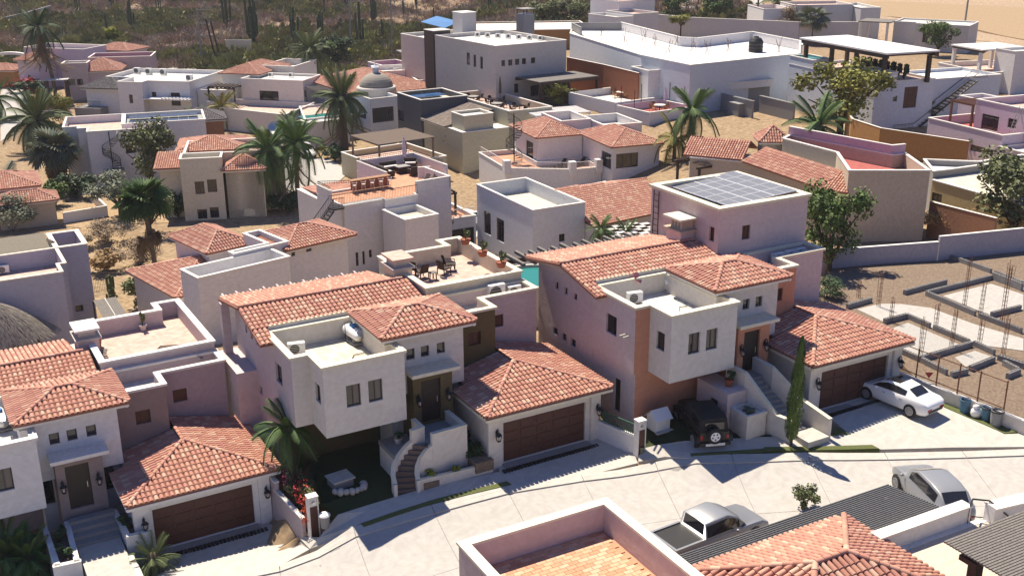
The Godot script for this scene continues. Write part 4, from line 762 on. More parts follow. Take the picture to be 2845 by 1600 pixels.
func yards():
	# vacant lot
	var bw := [[V(33.16, 80.64), V(35.07, 75.38), V(35.88, 72.56)], [V(26.98, 71.05), V(31.05, 73.51)], [V(34.31, 74.26), V(28.42, 70.82), V(30.30, 66.48), V(31.88, 63.53)], [V(34.41, 74.26), V(35.40, 71.49)], [V(22.29, 68.39), V(24.36, 69.73)], [V(23.85, 65.60), V(25.63, 66.55), V(26.62, 64.47), V(27.96, 61.79)], [V(24.07, 59.54), V(28.08, 61.79), V(28.88, 60.00)], [V(23.22, 60.88), V(24.04, 59.34), V(24.97, 57.21), V(26.24, 57.74)], [V(26.35, 58.02), V(28.64, 59.61), V(29.58, 58.31)], [V(31.12, 66.57), V(33.87, 68.02)], [V(28.62, 58.82), V(29.01, 57.57), V(27.71, 56.68)]]
	var bl := ["long one stepping down from the boundary wall", "short stub in the bare earth", "L shaped one round the pale floor", "one running off right from the pale floor corner", "short stub behind the right garage", "L shaped one behind the right garage roof", "bent one along the middle of the lot", "one along the fence side of the lot", "one nearest the driveway fence", "short one at the right edge", "little corner one at the bottom of the lot"]
	for i in bw.size(): block_wall("grey block foundation wall in the vacant lot, " + bl[i], bw[i], 2 if i not in [3] else 3)
	for e in [[30.12, 68.47, 3.4, "thick cluster beside the pale floor"], [30.58, 66.95, 2.2, "by the long inner wall"], [31.16, 65.03, 4.0, "tallest"], [24.35, 65.82, 1.8, "behind the garage roof ridge"], [26.74, 64.47, 2.0, "at the L wall bend"], [24.42, 60.54, 2.3, "on the dark floor near the fence"], [26.48, 61.20, 2.6, "leaning in the middle"], [24.48, 68.68, 2.4, "left of the pale floor"], [23.75, 70.70, 1.4, "shortest by the shaded corner"], [35.21, 73.13, 1.5, "at the far right wall"], [28.41, 61.78, 1.9, "at the bent wall"], [29.25, 60.30, 2.6, "by the right edge"]]: rebar("rusty rebar column in the vacant lot, " + e[3], e[0], e[1], e[2])
	free_wall("boundary_wall", "long weathered pale boundary wall behind the vacant lot", "lotwall", [V(23.09, 78.45), V(24.00, 78.45), V(32.30, 79.42)], 1.55, .2, "cap", 2)
	free_wall("boundary_wall", "taller weathered wall continuing right behind the vacant lot", "lotwall", [V(32.36, 79.46), V(39.99, 81.78), V(47.07, 83.98)], 1.95, .2, "cap", 2)
	free_wall("brown_wall", "reddish brown plaster garden wall in front of the low yellow house", "brownwall", [V(35.13, 89.01), V(37.84, 82.42)], 2.6, .2, "cap", 2)
	free_wall("ochre_wall", "ochre boundary wall with a dark gate behind the beige house", "ochre", [V(40.47, 131.53), V(39.63, 126.45), V(41.18, 120.96), V(48.05, 113.57)], 3.0, .2, "cap", 3)
	free_wall("brick_brown_wall", "long reddish brown garden wall below the long white building", "brickbrown", [V(8.61, 169.60), V(13.52, 161.34), V(17.69, 152.73)], 4.6, .2, "cap", 3)
	free_wall("retaining_wall", "tall grey retaining wall below the far white houses", "modern", [V(30.30, 238.71), V(37.57, 232.16), V(57.24, 222.12), V(68.84, 221.63)], 4.4, .3, "cap", 3)
	# fence on the low wall by the right driveway
	free_wall("drive_wall", "low pale wall between the right driveway and the vacant lot", "frontcream", [V(21.46, 56.47), V(22.96, 54.29), V(25.38, 51.27), V(26.50, 49.81)], .85, .16, "cap", 1)
	var ff := thing("pipe_fence", "rusty pipe fence along the low driveway wall", "fence", Vector3.ZERO)
	var fp := [V(21.50, 56.56), V(22.25, 55.40), V(22.98, 54.36), V(23.74, 53.36), V(24.47, 52.48), V(25.38, 51.35)]
	for i in fp.size():
		var g := G.new(); g.bar(on(fp[i].x, fp[i].y, .8), on(fp[i].x, fp[i].y, 2.6), .06, .06); part(ff, "post", g, "rust")
		if i:
			for y in [1.05, 2.5]:
				g = G.new(); g.bar(on(fp[i - 1].x, fp[i - 1].y, y), on(fp[i].x, fp[i].y, y), .04, .04); part(ff, "rail", g, "rust")
	var names := ["leftmost blue barrel standing by the low driveway wall", "blue barrel between the white sack and the black barrel", "black barrel, last of the row by the driveway"]
	var bx := [[23.96, 52.69], [24.76, 51.84], [25.04, 51.28]]
	for i in 3:
		var b := thing("barrel", names[i], "barrel", on(bx[i][0], bx[i][1], .1)); var s := 1.15 if i == 2 else 1.0
		var g := G.new(); g.lathe(Vector3.ZERO, [[0, 0], [.22 * s, 0], [.25 * s, .25], [.27 * s, .75 * s], [.24 * s, .75 * s], [.22 * s, .2], [0, .15]], 16); part(b, "barrel_body", g, "block" if i == 2 else "rubberblue")
		g = G.new(); g.lathe(Vector3.ZERO, [[.275 * s, .68 * s], [.29 * s, .7 * s], [.29 * s, .76 * s], [.275 * s, .77 * s]], 16); part(b, "barrel_rim", g, "black" if i else "rubberblue")
	var sk := thing("white_sack", "crumpled white sack between the two blue barrels", "sack", on(24.38, 52.16, .1))
	var sg := G.new(); sg.ball(Vector3(0, .28, 0), Vector3(.34, .33, .24), 9, 6); sg.ball(Vector3(-.05, .6, 0), Vector3(.2, .14, .15), 7, 4); part(sk, "bag", sg, "plasticwhite")
	var fl := thing("red_flag", "small red triangular flag hanging on the pipe fence", "flag", on(22.68, 54.77, 1.15))
	sg = G.new(); sg.t(Vector3(-.22, .3, 0), Vector3(.02, -.05, .02), Vector3(.25, .28, 0)); sg.t(Vector3(-.22, .3, -.01), Vector3(.25, .28, -.01), Vector3(.02, -.05, .01)); part(fl, "cloth", sg, "red")
	# grey blue house: thatch roofs, gate
	var B: Node3D = BD["grey_blue_house"]; var t := B.rotation.y
	thatch("thatched_palapa", "rounded grey thatched palapa roof in front of the grey blue house", at(B, -1.3, 0, -1.6), t, 4.3, 2.0, 5.4, 2.6)
	var o := thing("thatch_deck", "flat grey thatch roof behind the grey blue house, held by poles", "thatched roof", at(B, 1.2, 0, 11.0), t)
	var g := G.new(); g.box(Vector3(-5, 5.4, -2.6), Vector3(3.3, 5.62, 2.2)); part(o, "thatch", g, "thatch")
	lin(o, "pole", [Vector3(-2.2, 5.66, -2.6), Vector3(-2.0, 5.66, 2.2)], "cushion", .07); lin(o, "pole", [Vector3(-1.3, 5.66, -2.6), Vector3(-1.1, 5.66, 2.2)], "cushion", .07)
	for e in [[-4, -2], [3, -2], [3, 2]]: lin(o, "post", [Vector3(e[0], -1, e[1]), Vector3(e[0], 5.4, e[1])], "wood", .14)
	o = thing("reed_pergola", "small sloping reed mat pergola beside the grey blue house", "pergola", at(B, 6.3, 0, -1.5), t)
	g = G.new()
	for i in 24: g.bar(Vector3(.04 + i * .07, 2.6, 0), Vector3(.04 + i * .07, 2.6, -4.4), .06, .03)
	part(o, "reed_mat", g, "greywood").set_meta("kind", "stuff")
	for e in [[0, 0], [1.7, 0], [1.7, -4.4], [0, -4.4]]: lin(o, "post", [Vector3(e[0], -1.5, e[1]), Vector3(e[0], 2.6, e[1])], "wood", .1)
	lin(o, "beam", [Vector3(.85, 2.66, 0), Vector3(.85, 2.66, -4.4)], "cushion", .06)
	o = thing("iron_gate", "barred iron gate closing the path beside the grey blue house", "gate", on(-38.32, 94.22))
	railing(o, [Vector3.ZERO, on(-36.93, 95.34) - o.position], 1.7, .14)
	acunit("white air conditioner on the grey blue house roof", at(B, 0.58, 4.95, 5.81), t)
	dish("grey satellite dish on the grey blue house parapet corner", at(B, 4.34, 5.50, 7.72), t + 2.2, "alum", .5)
	# terrace house: bar, stools, lounge, stair
	B = BD["roof_terrace_house"]; t = B.rotation.y
	o = thing("bar_counter", "long wooden bar counter on the roof terrace", "bar counter", at(B, 0, 0, 0), t)
	slab(o, "counter_top", "teak", 2.9, 7.2, 3.55, 4.3, 7.05, 7.12); slab(o, "counter_base", "terracotta", 3.1, 7.1, 3.75, 4.2, 6.06, 7.05)
	for i in 5:
		o = thing("bar_stool", "white wire bar stool at the roof terrace counter, number %s from the left" % ["one", "two", "three", "four", "five"][i], "bar stool", at(B, 3.0 + i * .95, 6.06, 3.1), t, "bar stools at the counter")
		g = G.new(); g.tube(Vector3(0, .7, 0), Vector3(0, .74, 0), .2, .2, 10); part(o, "seat", g, "cushion")
		g = G.new()
		for k in 8: g.bar(Vector3(cos(k * PI / 7) * .24, 1.0, sin(k * PI / 7) * .24), Vector3(cos((k + 1) * PI / 7) * .24, 1.0, sin((k + 1) * PI / 7) * .24), .04, .04); g.bar(Vector3(cos(k * PI / 7) * .24, 1.0, sin(k * PI / 7) * .24), Vector3(cos(k * PI / 7) * .18, .72, sin(k * PI / 7) * .18), .015, .015)
		part(o, "backrest", g, "cushion")
		for k in 4:
			g = G.new(); g.bar(Vector3(cos(k * PI / 2 + .8) * .24, 0, sin(k * PI / 2 + .8) * .24), Vector3(cos(k * PI / 2 + .8) * .14, .7, sin(k * PI / 2 + .8) * .14), .03, .03); part(o, "leg", g, "chrome")
	for e in [[10.3, 9.6, 1.3, 1.9, "sofa facing right at the back left of the terrace"], [9.0, 8.0, 1.3, 2.4, "sofa along the left terrace wall"], [12.9, 9.8, 1.2, 1.3, "sofa with pale cushions under the parasol"], [11.6, 6.6, 1.2, 1.2, "armchair with its back to the camera"]]:
		o = thing("wicker_sofa", "dark wicker " + e[4], "sofa", at(B, e[0], 6.06, e[1]), t + {"sofa facing right at the back left of the terrace": 0.0}.get(e[4], 1.57 if e[0] < 10 else (3.14 if e[1] < 7 else -.5)), "")
		g = G.new(); g.box(Vector3(-e[3] / 2, 0, -.4), Vector3(e[3] / 2, .36, .4)); part(o, "base", g, "wicker")
		g = G.new(); g.box(Vector3(-e[3] / 2, .36, -.45), Vector3(e[3] / 2, .85, -.3)); part(o, "backrest", g, "wicker")
		for s in [-1, 1]:
			g = G.new(); g.box(Vector3(s * e[3] / 2 - .08, .3, -.4), Vector3(s * e[3] / 2 + .08, .6, .4)); part(o, "armrest", g, "wicker")
		g = G.new(); g.box(Vector3(-e[3] / 2 + .1, .36, -.28), Vector3(e[3] / 2 - .1, .48, .38)); part(o, "cushion", g, "cushion")
	o = thing("fire_table", "dark wicker fire table with a grey top between the terrace sofas", "table", at(B, 11.1, 6.06, 8.3), t)
	g = G.new(); g.box(Vector3(-.7, 0, -.5), Vector3(.7, .55, .5)); part(o, "base", g, "wicker"); g = G.new(); g.box(Vector3(-.75, .55, -.55), Vector3(.75, .6, .55)); part(o, "tabletop", g, "concgrey")
	parasol("closed lilac parasol standing among the terrace sofas", at(B, 12.0, 6.06, 9.4), 3.4, "lilac")
	for i in 2:
		o = thing("deck_chair", "brown sling deck chair on the terrace, %s of the pair" % ["left", "right"][i], "deck chair", at(B, 9.7 + i * .9, 6.06, 1.6), t - 1.2, "sling deck chairs")
		g = G.new(); g.bar(Vector3(0, .3, .5), Vector3(0, .35, -.4), .5, .03); part(o, "seat", g, "cushion"); g = G.new(); g.bar(Vector3(0, .35, -.4), Vector3(0, 1.05, -.95), .5, .03); part(o, "backrest", g, "wicker")
		for s in [-.26, .26]:
			g = G.new(); g.bar(Vector3(s, 0, .5), Vector3(s, .6, -.6), .04, .04); g.bar(Vector3(s, 0, -.5), Vector3(s, .55, .2), .04, .04); part(o, "leg", g, "wood")
	wline(B, "terrace_wall", "white", [V(7.4, 4.9), V(7.4, 11.1), V(14.0, 11.1), V(14.0, 4.2)], 6.05, 7.1, .18); railing(B, [W(7.4, 7.17, 4.9), W(7.4, 7.17, 11.1), W(14, 7.17, 11.1), W(14, 7.17, 5)], .28, .25)
	wline(B, "terrace_wall", "white", [V(11.9, 4.1), V(10.9, 4.5)], 6.05, 7.2, .18); wline(B, "terrace_wall", "white", [V(11.4, 4.1), V(11.4, -.6), V(7.7, -.6)], 6.05, 7.2, .18)
	wline(B, "terrace_wall", "white", [V(-.1, 1.9), V(-.1, 4.7)], 6.05, 6.95, .18); railing(B, [W(-.1, 7.0, 2), W(-.1, 7.0, 4.7), W(3.4, 6.6, 4.7)], .3, .25)
	railing(B, [W(-1.3, 6.05, -.2), W(4.0, 6.05, -.2), W(4.0, 6.05, -1.1), W(7.5, 6.05, -1.1)], 1.0, .16)
	tface(B, [W(1.5, 4.9, 12.2), W(1.0, 5.5, 4.9), W(7.2, 5.5, 4.9), W(7.2, 4.9, 12.2)])
	blk(B, "white", [V(.8, 5), V(7.2, 5), V(7.2, 11.8), V(.8, 11.8)], 0, 4.9, 0)
	o = thing("outside_stair", "black iron outside stair with railing beside the roof terrace house", "stairs", at(B, 0, 0, 0), t)
	slab(o, "landing", "iron", -1.4, -.25, -1.2, -.2, 5.9, 6.05)
	for i in 14:
		g = G.new(); g.box(Vector3(-1.6 - i * .26, 5.7 - i * .28, .2), Vector3(-1.3 - i * .26, 5.75 - i * .28, 1.2)); part(o, "step", g, "iron")
	for v in [.2, 1.2]: lin(o, "stringer", [Vector3(-1.3, 5.85, v), Vector3(-5.2, 1.65, v)], "iron", .1)
	g = G.new()
	for v in [.2, 1.2]:
		g.bar(Vector3(-1.3, 6.9, v), Vector3(-5.2, 2.7, v), .05, .05)
		for i in 22: g.bar(Vector3(-1.3 - i * .18, 5.85 - i * .194, v), Vector3(-1.3 - i * .18, 6.9 - i * .194, v), .02, .02)
	part(o, "stair_railing", g, "iron")
	railing(o, [W(-1.4, 6.05, -1.2), W(-.25, 6.05, -1.2)], .95, .13)
	# louvred patio roof, patio and pool between the blue white house and the right front house
	B = BD["blue_white_house"]; t = B.rotation.y
	blk(B, "white", [V(5.7, -1.5), V(16.4, .5), V(16.4, 13), V(5.7, 11.5)], 0, 4.4, 0)
	roof(B, [[W(5.5, 4.6, -1.6), W(16.5, 4.6, -.2), W(16.5, 6.3, 5.6), W(5.5, 6.3, 5.6)], [W(16.5, 4.6, 12.0), W(5.5, 4.6, 12.0), W(5.5, 6.3, 5.6), W(16.5, 6.3, 5.6)]], [[W(5.5, 6.32, 5.6), W(16.5, 6.32, 5.6)]])
	o = thing("louvre_pergola", "dark pergola roof with pale staggered boards over the patio", "pergola", at(B, 5.6, 0, -6.2), t)
	for i in 7:
		slab(o, "beam", "wood", -.2, 5.2, i * .62, i * .62 + .12, 4.3, 4.5)
		for k in 3: slab(o, "board", "cushion", k * 1.8 + (i % 2) * .9 - .2, k * 1.8 + (i % 2) * .9 + .75, i * .62 - .05, i * .62 + .5, 4.5, 4.54)
	for e in [[0, 0], [5, 0], [5, 3.8], [0, 3.8]]: slab(o, "post", "wood", e[0] - .12, e[0] + .12, e[1] - .12, e[1] + .12, -1, 4.3)
	o = thing("number_plaque", "dark oval house number plaque above the garage door with the white car", "sign", at(B, -3.0, 3.0, 11.28), t)
	# the plaque hangs on the garage front
	g = G.new(); g.tube(Vector3(0, 0, -.02), Vector3(0, 0, .02), .28, .28, 20); var q := part(o, "plate", g, "block"); q.scale = Vector3(1.7, 1, 1)
	for e in [[-.16, "0"], [.1, "3"]]:
		var tm := TextMesh.new(); tm.text = e[1]; tm.font = SystemFont.new(); tm.font.font_names = PackedStringArray(["Droid Sans"]); tm.font_size = 32; tm.pixel_size = .011; tm.depth = .01
		var m := MeshInstance3D.new(); m.mesh = tm; m.name = "digit" if e[1] == "0" else "digit_001"; m.position = Vector3(e[0], 0, .026); m.material_override = M["whitepaint"]; o.add_child(m)
	slab(B, "garage_door", "doorblack", -6.3, -.4, 11.2, 11.3, -.5, 2.2)
	o = thing("beam_pergola", "dark beam pergola over the terrace above the garage", "pergola", at(B, -7.0, 0, 12.2), t)
	pergola(o, 0, 5.4, 0, 4.4, 3.3, 5.7, 8, "wood", true, "rafter", .16, .2)
	railing(B, [W(-7.1, 3.4, 11.4), W(-.2, 3.4, 11.4)], .8, .14, "cap")
	o = thing("round_pool", "oval turquoise plunge pool between the two right front houses", "pool", on(2.23, 95.73), 0); o.position = Vector3(1.57, 3.20, -69.41).x * Vector3.RIGHT + Vector3(0, 3.2, -69.41)
	g = G.new(); g.lathe(Vector3.ZERO, [[2.5, -4], [2.5, .1], [2.25, .1], [2.25, -.1]], 28); part(o, "pool_rim", g, "concpale"); g = G.new(); g.tube(Vector3(0, -.3, 0), Vector3(0, -.08, 0), 2.26, 2.26, 28); part(o, "pool_water", g, "pool")
	var q2 := [0.25, 6.20, -64.43]
	o = thing("patio_pergola", "pale beams of a pergola with a dark column behind the right front house", "pergola", at(BD["front_house_002"], -1.2, 0, 10.9), BD["front_house_002"].rotation.y)
	for i in 12: slab(o, "rafter", "greywood", .2 + i * .78, .38 + i * .78, -.6, 1.6 + (i % 2) * .25, 5.98, 6.16)
	slab(o, "beam", "wood", -.2, 9.5, .9, 1.1, 5.7, 5.97); slab(o, "column", "wood", -.25, .25, .8, 1.3, -6, 5.7)
	for h in [["stone_fronted_house", 8], ["twin_hip_house", 9]]: pass
	# dome
	B = BD["dome_house"]; t = B.rotation.y
	g = G.new(); g.lathe(Vector3.ZERO, [[3.0, -1.2], [3.0, 0], [2.9, .15], [2.6, .2]], 28); q = part(B, "dome_drum", g, "tan"); q.position = at_local(4.27, 6.00, 6.66)
	g = G.new(); var pr := []
	for i in 9: pr.append([2.55 * cos(i * PI / 16), .15 + 2.1 * sin(i * PI / 16)])
	g.lathe(Vector3.ZERO, pr, 28); q = part(B, "dome", g, "domestone"); q.position = at_local(4.27, 6.00, 6.66)
	g = G.new(); g.lathe(Vector3(0, 2.2, 0), [[.5, 0], [.5, .7], [.62, .72], [.6, .8], [.2, 1.15], [0, 1.5]], 8); q = part(B, "dome_lantern", g, "bluewhite"); q.position = at_local(4.27, 6.00, 6.66)
	slab(B, "infinity_pool", "pool", -7.2, -.6, 6.2, 10.5, 2.1, 2.18)
	o = thing("plank_pergola", "weathered plank pergola along the dome house", "pergola", at(B, -1.5, 0, 10), t); pergola(o, 0, 3.4, 0, 11, 2.2, 4.6, 12, "greywood", false, "rafter", .2, .14)
	# pergola with reed roof by the stone house
	o = thing("slat_pergola", "pergola with a brown slatted roof in front of the stone fronted house", "pergola", Vector3(-16.96, -2.20, -137.93) * 0 + Vector3(-16.35, -6.2, -133.00), .62)
	pergola(o, 0, 8.2, 0, 7.4, 1.9, 5.0, 40, "brownwood", false, "slat", .12, .06)
	blk(o, "olivecream", [V(-.6, -1), V(9.2, -1), V(9.2, 9), V(-.6, 9)], 0, 2.6, .7, [], {"deck": "palepink"})
	# tan house: stone column, canopy roof, roof boxes
	B = BD["tan_modern_house"]; t = B.rotation.y
	blk(B, "brownstone", [V(-.3, 17.2), V(2.8, 17.2), V(2.8, 20), V(-.3, 20)], 0, 8.4, 0); blk(B, "tan", [V(1, 18), V(12, 18), V(12, 30), V(1, 30)], 0, 6.8, .5)
	o = thing("porch_canopy", "large dark slatted canopy before the tan modern house", "pergola", at(B, 3.4, 0, -6), t)
	for i in 30: slab(o, "slat", "greywood", -.2, 10.2, i * .2 - .08, i * .2 + .09, 3.2, 3.26)
	slab(o, "beam", "wood", -.3, 10.3, -.2, .0, 2.8, 3.19); slab(o, "beam", "wood", -.3, 10.3, 5.6, 5.8, 2.8, 3.19)
	for e in [[.1, 0], [5, 0], [10, 0]]: slab(o, "post", "wood", e[0] - .15, e[0] + .15, -.15, .15, -1, 2.8)
	for i in 7: acunit("small air conditioner on the tan modern house roof, %s of seven" % ["first", "second", "third", "fourth", "fifth", "sixth", "seventh"][i], at(B, 6.5 + i * .85, 7.35, 15.3 - i * 1.6), t)
	o = thing("sign_tower", "white stair tower box with a dark emblem sign, behind the tan house", "tower", Vector3(-7.51, 7.2, -185.40), t)
	slab(o, "tower_body", "modern", -1.5, 1.2, -1.5, 1.5, -6, 2.7); slab(o, "tower_roof", "white", -1.6, 1.3, -1.6, 1.6, 2.7, 2.8)
	slab(o, "sign_board", "signnavy", 1.201, 1.24, -.7, .7, .3, 2.1)
	letters(o, "LIVOJA", Vector3(1.25, 1.15, 0), PI / 2, .33); g = G.new(); g.tube(Vector3(1.24, 1.65, 0), Vector3(1.26, 1.65, 0), .17, .17, 8); part(o, "emblem", g, "whitepaint")
	o = thing("grey_tower", "blue grey service tower rising behind the tan house roof", "tower", Vector3(2.47, 6.8, -188.72), t)
	slab(o, "tower_body", "cargrey", -1.1, 1.1, -1.1, 1.1, -6, 2.5); slab(o, "tower_roof", "concgrey", -1.25, 1.25, -1.25, 1.25, 3.3, 3.4)
	for e in [[-1, -1], [1, -1], [1, 1], [-1, 1]]: slab(o, "post", "iron", e[0] - .06, e[0] + .06, e[1] - .06, e[1] + .06, 2.5, 3.3)
	# twin hip house terrace
	B = BD["twin_hip_house"]; t = B.rotation.y
	railing(B, [W(-4.4, 2.65, 7.5), W(-4.4, 2.65, -1.5), W(2.4, 2.65, -5.1), W(6.2, 2.65, -5.1)], .8, .16, "cap")
	for e in [[-4.4, -1.5], [2.5, -5.1], [5.9, -5.1]]: slab(B, "gate_post", "white", e[0] - .4, e[0] + .4, e[1] - .4, e[1] + .4, 2, 3.6)
	for i in 2:
		o = thing("sun_lounger", "dark sun lounger on the twin roof house terrace, %s" % ["left", "right"][i], "sun lounger", at(B, 2.4 + i * 2.6, 2.15, -1.6), t + .3, "dark sun loungers")
		g = G.new(); g.box(Vector3(-.9, .3, -.32), Vector3(.4, .36, .32)); part(o, "seat", g, "iron"); g = G.new(); g.bar(Vector3(.4, .33, 0), Vector3(1.0, .95, 0), .64, .05); part(o, "backrest", g, "iron")
		for s in [-.8, .3]: slab(o, "leg", "iron", s - .03, s + .03, -.3, .3, 0, .3)
	spiral("black spiral stair at the left corner of the twin roof house", at(B, -1.6, 2.1, 3.2), 5.2)
	o = thing("white_trellis", "white slatted trellis roof behind the twin roof house", "pergola", at(B, 4.5, 0, 11), t); pergola(o, 0, 8, 0, 5, -1, 6.0, 14, "white", false, "slat", .18, .12)
	B = BD["spiral_stair_house"]
	spiral("black spiral stair on the front of the white flat roofed house", at(B, 2.6, 2.2, -1.1), 3.9)
	slab(B, "stair_platform", "concgrey", 1.4, 3.9, -2.0, -.02, 2.0, 2.18)
	var k2 := 0
	for i in 7:
		for j in 2:
			o = null; slab(B, "solar_panel", "solar", 4.9 + i * 1.25, 6.1 + i * 1.25, 5.2 + j * 3.6, 6.9 + j * 3.6, 6.7, 6.76); k2 += 1
	B = BD["grey_hip_house"]; t = B.rotation.y
	for e in [[-3.5, 12.5, "left"], [-1.2, 12.2, "second"], [1.6, 12, "third"], [9.2, 6.5, "right"]]: acunit("white air conditioner on the flat roof of the grey hip house, %s" % e[2], at(B, e[0], 6.05, e[1]), t, "air conditioners on the flat roofs", Vector3(1.1, 1.0, .5))
	for i in 8: slab(B, "pergola_slat", "white", 7.4 + i * .62, 7.6 + i * .62, -.2, 1.75, 4.1, 4.25)
	railing(B, [W(-7.5, 2.4, 4), W(-7.5, 2.4, -.5), W(-3, 2.4, -.8)], 1.1, .2); slab(B, "terrace_floor", "concgrey", -7.6, -3, -1, 4.2, -1.5, 2.4)
	B = BD["balcony_house"]; t = B.rotation.y
	acunit("white air conditioner left on the balcony house roof", at(B, .8, 6.0, 4.5), t); acunit("dark fronted air conditioner right on the balcony house roof", at(B, 4.2, 6.0, 5.0), t)
	o = thing("balcony_pergola", "dark beamed pergola over the balcony left of the balcony house", "pergola", at(B, -7.2, 0, -2.5), t); pergola(o, 0, 5, 0, 3.2, 2.8, 5.0, 7, "wood", true, "rafter", .25, .25)
	railing(B, [W(-7, 2.8, -2.9), W(-2.4, 2.8, -2.9)], .9, .2); slab(B, "garage_opening", "black", -4.6, -1.5, -3.05, -3.0, -1, 1.4)
	B = BD["cream_two_storey_house"]
	acunit("white air conditioner on the cream two storey house roof", at(B, 9.2, 6.0, 8.6), B.rotation.y, "air conditioners on the flat roofs", Vector3(1.0, .85, .4)); dish("big grey mesh dish on the cream two storey house roof", at(B, 10.4, 6.9, 10.2), 0, "alum", .8)
	# stone house roof terrace
	B = BD["stone_fronted_house"]; t = B.rotation.y
	slab(B, "roof_pool", "poolblue", 1.2, 3.6, 1.0, 6, 6.6, 6.7)
	for i in 4: dining("outdoor table set on the stone house roof terrace, %s" % ["left", "second", "third", "right"][i], at(B, 5 + i * 3.4, 5.62, 9.6 + (i % 2) * 1.6), t, "glass" if i % 2 else "concgrey", "wicker")
	parasol("closed brown parasol on the stone house roof terrace", at(B, 8.5, 5.6, 12.0), 3.8, "brownstone")
	B = BD["white_terrace_house"]; t = B.rotation.y
	dining("teak table and chairs on the upper white roof terrace", at(B, 3.0, 3.62, 7.2), t, "cushion", "teak"); dining("teak table and chairs beside the lilac parasol, right white terrace", at(B, 13.0, 3.35, 5.6), t, "cushion", "teak"); parasol("closed lilac parasol on the right white terrace", at(B, 12.6, 3.3, 6.9), 3.0, "lilac")
	for e in [[10.4, 1.0], [10.8, 4.2], [14.0, .3], [15.6, 7.6], [12, 8.2]]:
		o = thing("terrace_pole", "thin dark pole on the white terrace house parapet, %s" % str(["first", "second", "third", "fourth", "fifth"][[10.4, 10.8, 14.0, 15.6, 12].find(e[0])]), "pole", at(B, e[0], 4.3, e[1]), 0, "terrace poles"); lin(o, "pole", [Vector3.ZERO, Vector3(0, 2.4, 0)], "iron", .08)
	pot("flower_pot", "large red planter pot beside the white terrace house wall", at(B, 18.6, 1.4, 6.0), .8, 1.3, "red")
	B = BD["pool_terrace_house"]; t = B.rotation.y
	slab(B, "pool_water", "pool", .3, 5.1, .3, 2.9, 7.86, 7.9); slab(B, "pool_water", "pool", 13.7, 17.9, .3, 2.9, 7.86, 7.9)
	o = thing("roof_pavilion", "big white flat pavilion roof on dark timber posts over the roof pools", "pavilion", at(B, 0, 0, 0), t)
	slab(o, "roof_slab", "white", 1.6, 19.6, .2, 8.0, 10.4, 10.6)
	for v in [.5, 7.6]: slab(o, "beam", "wood", 1.8, 19.4, v - .14, v + .14, 9.9, 10.39)
	for i in 7:
		slab(o, "rafter", "wood", 2.2 + i * 2.75, 2.4 + i * 2.75, .3, 7.8, 10.1, 10.39)
	for e in [[2.6, .7], [8.2, .7], [13.2, .7], [18.6, .7], [2.6, 7.4], [10.5, 7.4], [18.6, 7.4]]: slab(o, "post", "wood", e[0] - .22, e[0] + .22, e[1] - .22, e[1] + .22, 6.6, 9.9)
	o = thing("roof_planting", "dense row of dark potted plants under the pavilion roof", "plants", at(B, 0, 6.6, 0), t)
	for i in 12:
		var c := part(o, "plant", CL[3], "leafdark"); c.position = W(6.8 + i * .8, 1.1, 5.8 + (i % 3) * .4); c.scale = Vector3(.6, 1.3, .6)
	o = thing("sun_lounger", "orange sun lounger on the roof between the pools", "sun lounger", at(B, 11.6, 6.7, 1.3), t + .4)
	g = G.new(); g.box(Vector3(-.9, .25, -.35), Vector3(.5, .38, .35)); part(o, "seat", g, "orange"); g = G.new(); g.bar(Vector3(.5, .32, 0), Vector3(1.0, .9, 0), .7, .1); part(o, "backrest", g, "orange"); slab(o, "base", "concgrey", -.9, .6, -.3, .3, 0, .25)
	person(at(B, 16.6, 7.35, 1.3), t + .8)
	o = thing("steel_stair", "black steel stair climbing to the roof of the pool terrace house", "stairs", at(B, 0, 0, 0), t)
	for i in 20:
		g = G.new(); var f := i / 19.0; g.box(Vector3(17.3, lerpf(.6, 6.2, f), -lerpf(6.4, 15.2, f) - .2), Vector3(18.5, lerpf(.6, 6.2, f) + .06, -lerpf(6.4, 15.2, f) + .15)); part(o, "step", g, "iron")
	for u in [17.3, 18.5]: lin(o, "stringer", [W(u, .4, 6.2), W(u, 6.3, 15.5)], "iron", .16); lin(o, "handrail", [W(u, 1.5, 6.2), W(u, 7.3, 15.5)], "iron", .06)
	railing(o, [W(17.3, 6.6, 15.5), W(18.5, 6.6, 15.5), W(18.5, 6.6, 17)], 1.0, .2); railing(o, [W(18.4, .5, 3.2), W(18.4, .5, 6.2)], 1.0, .2)
	B = BD["lilac_terrace_house"]; t = B.rotation.y
	o = thing("wire_pergola", "thin brown pergola with a wire mesh top on the lilac terrace", "pergola", at(B, .6, 0, 2.2), t); pergola(o, 0, 3.6, 0, 4.2, 3.2, 6.0, 14, "rust", true, "slat", .04, .04)
	o = thing("metal_ladder", "leaning aluminium ladder against the lilac terrace house", "ladder", at(B, 9.6, 3.15, 2.3), t)
	for s in [0, .45]: lin(o, "rail", [Vector3(s, 0, .3), Vector3(s + .3, 3.6, -.7)], "chrome", .06)
	for i in 10: lin(o, "rung", [Vector3(.03 * i, .3 + i * .33, .3 - i * .09), Vector3(.45 + .03 * i, .3 + i * .33, .3 - i * .09)], "chrome", .04)
	B = BD["beige_red_roof_house"]; t = B.rotation.y
	o = thing("brush_pergola", "pergola roofed with pale dry brush beside the beige house", "pergola", Vector3(19.28, .2, -102.99), .5)
	for e in [[-3, -1.5], [3, -1.5], [3, 1.8], [-3, 1.8]]: lin(o, "post", [Vector3(e[0], -4, e[1]), Vector3(e[0], 3.2, e[1])], "wood", .2)
	for z in [-1.6, 1.9]: lin(o, "beam", [Vector3(-3.4, 3.25, z), Vector3(3.4, 3.25, z)], "wood", .2)
	g = G.new(); g.usec = true
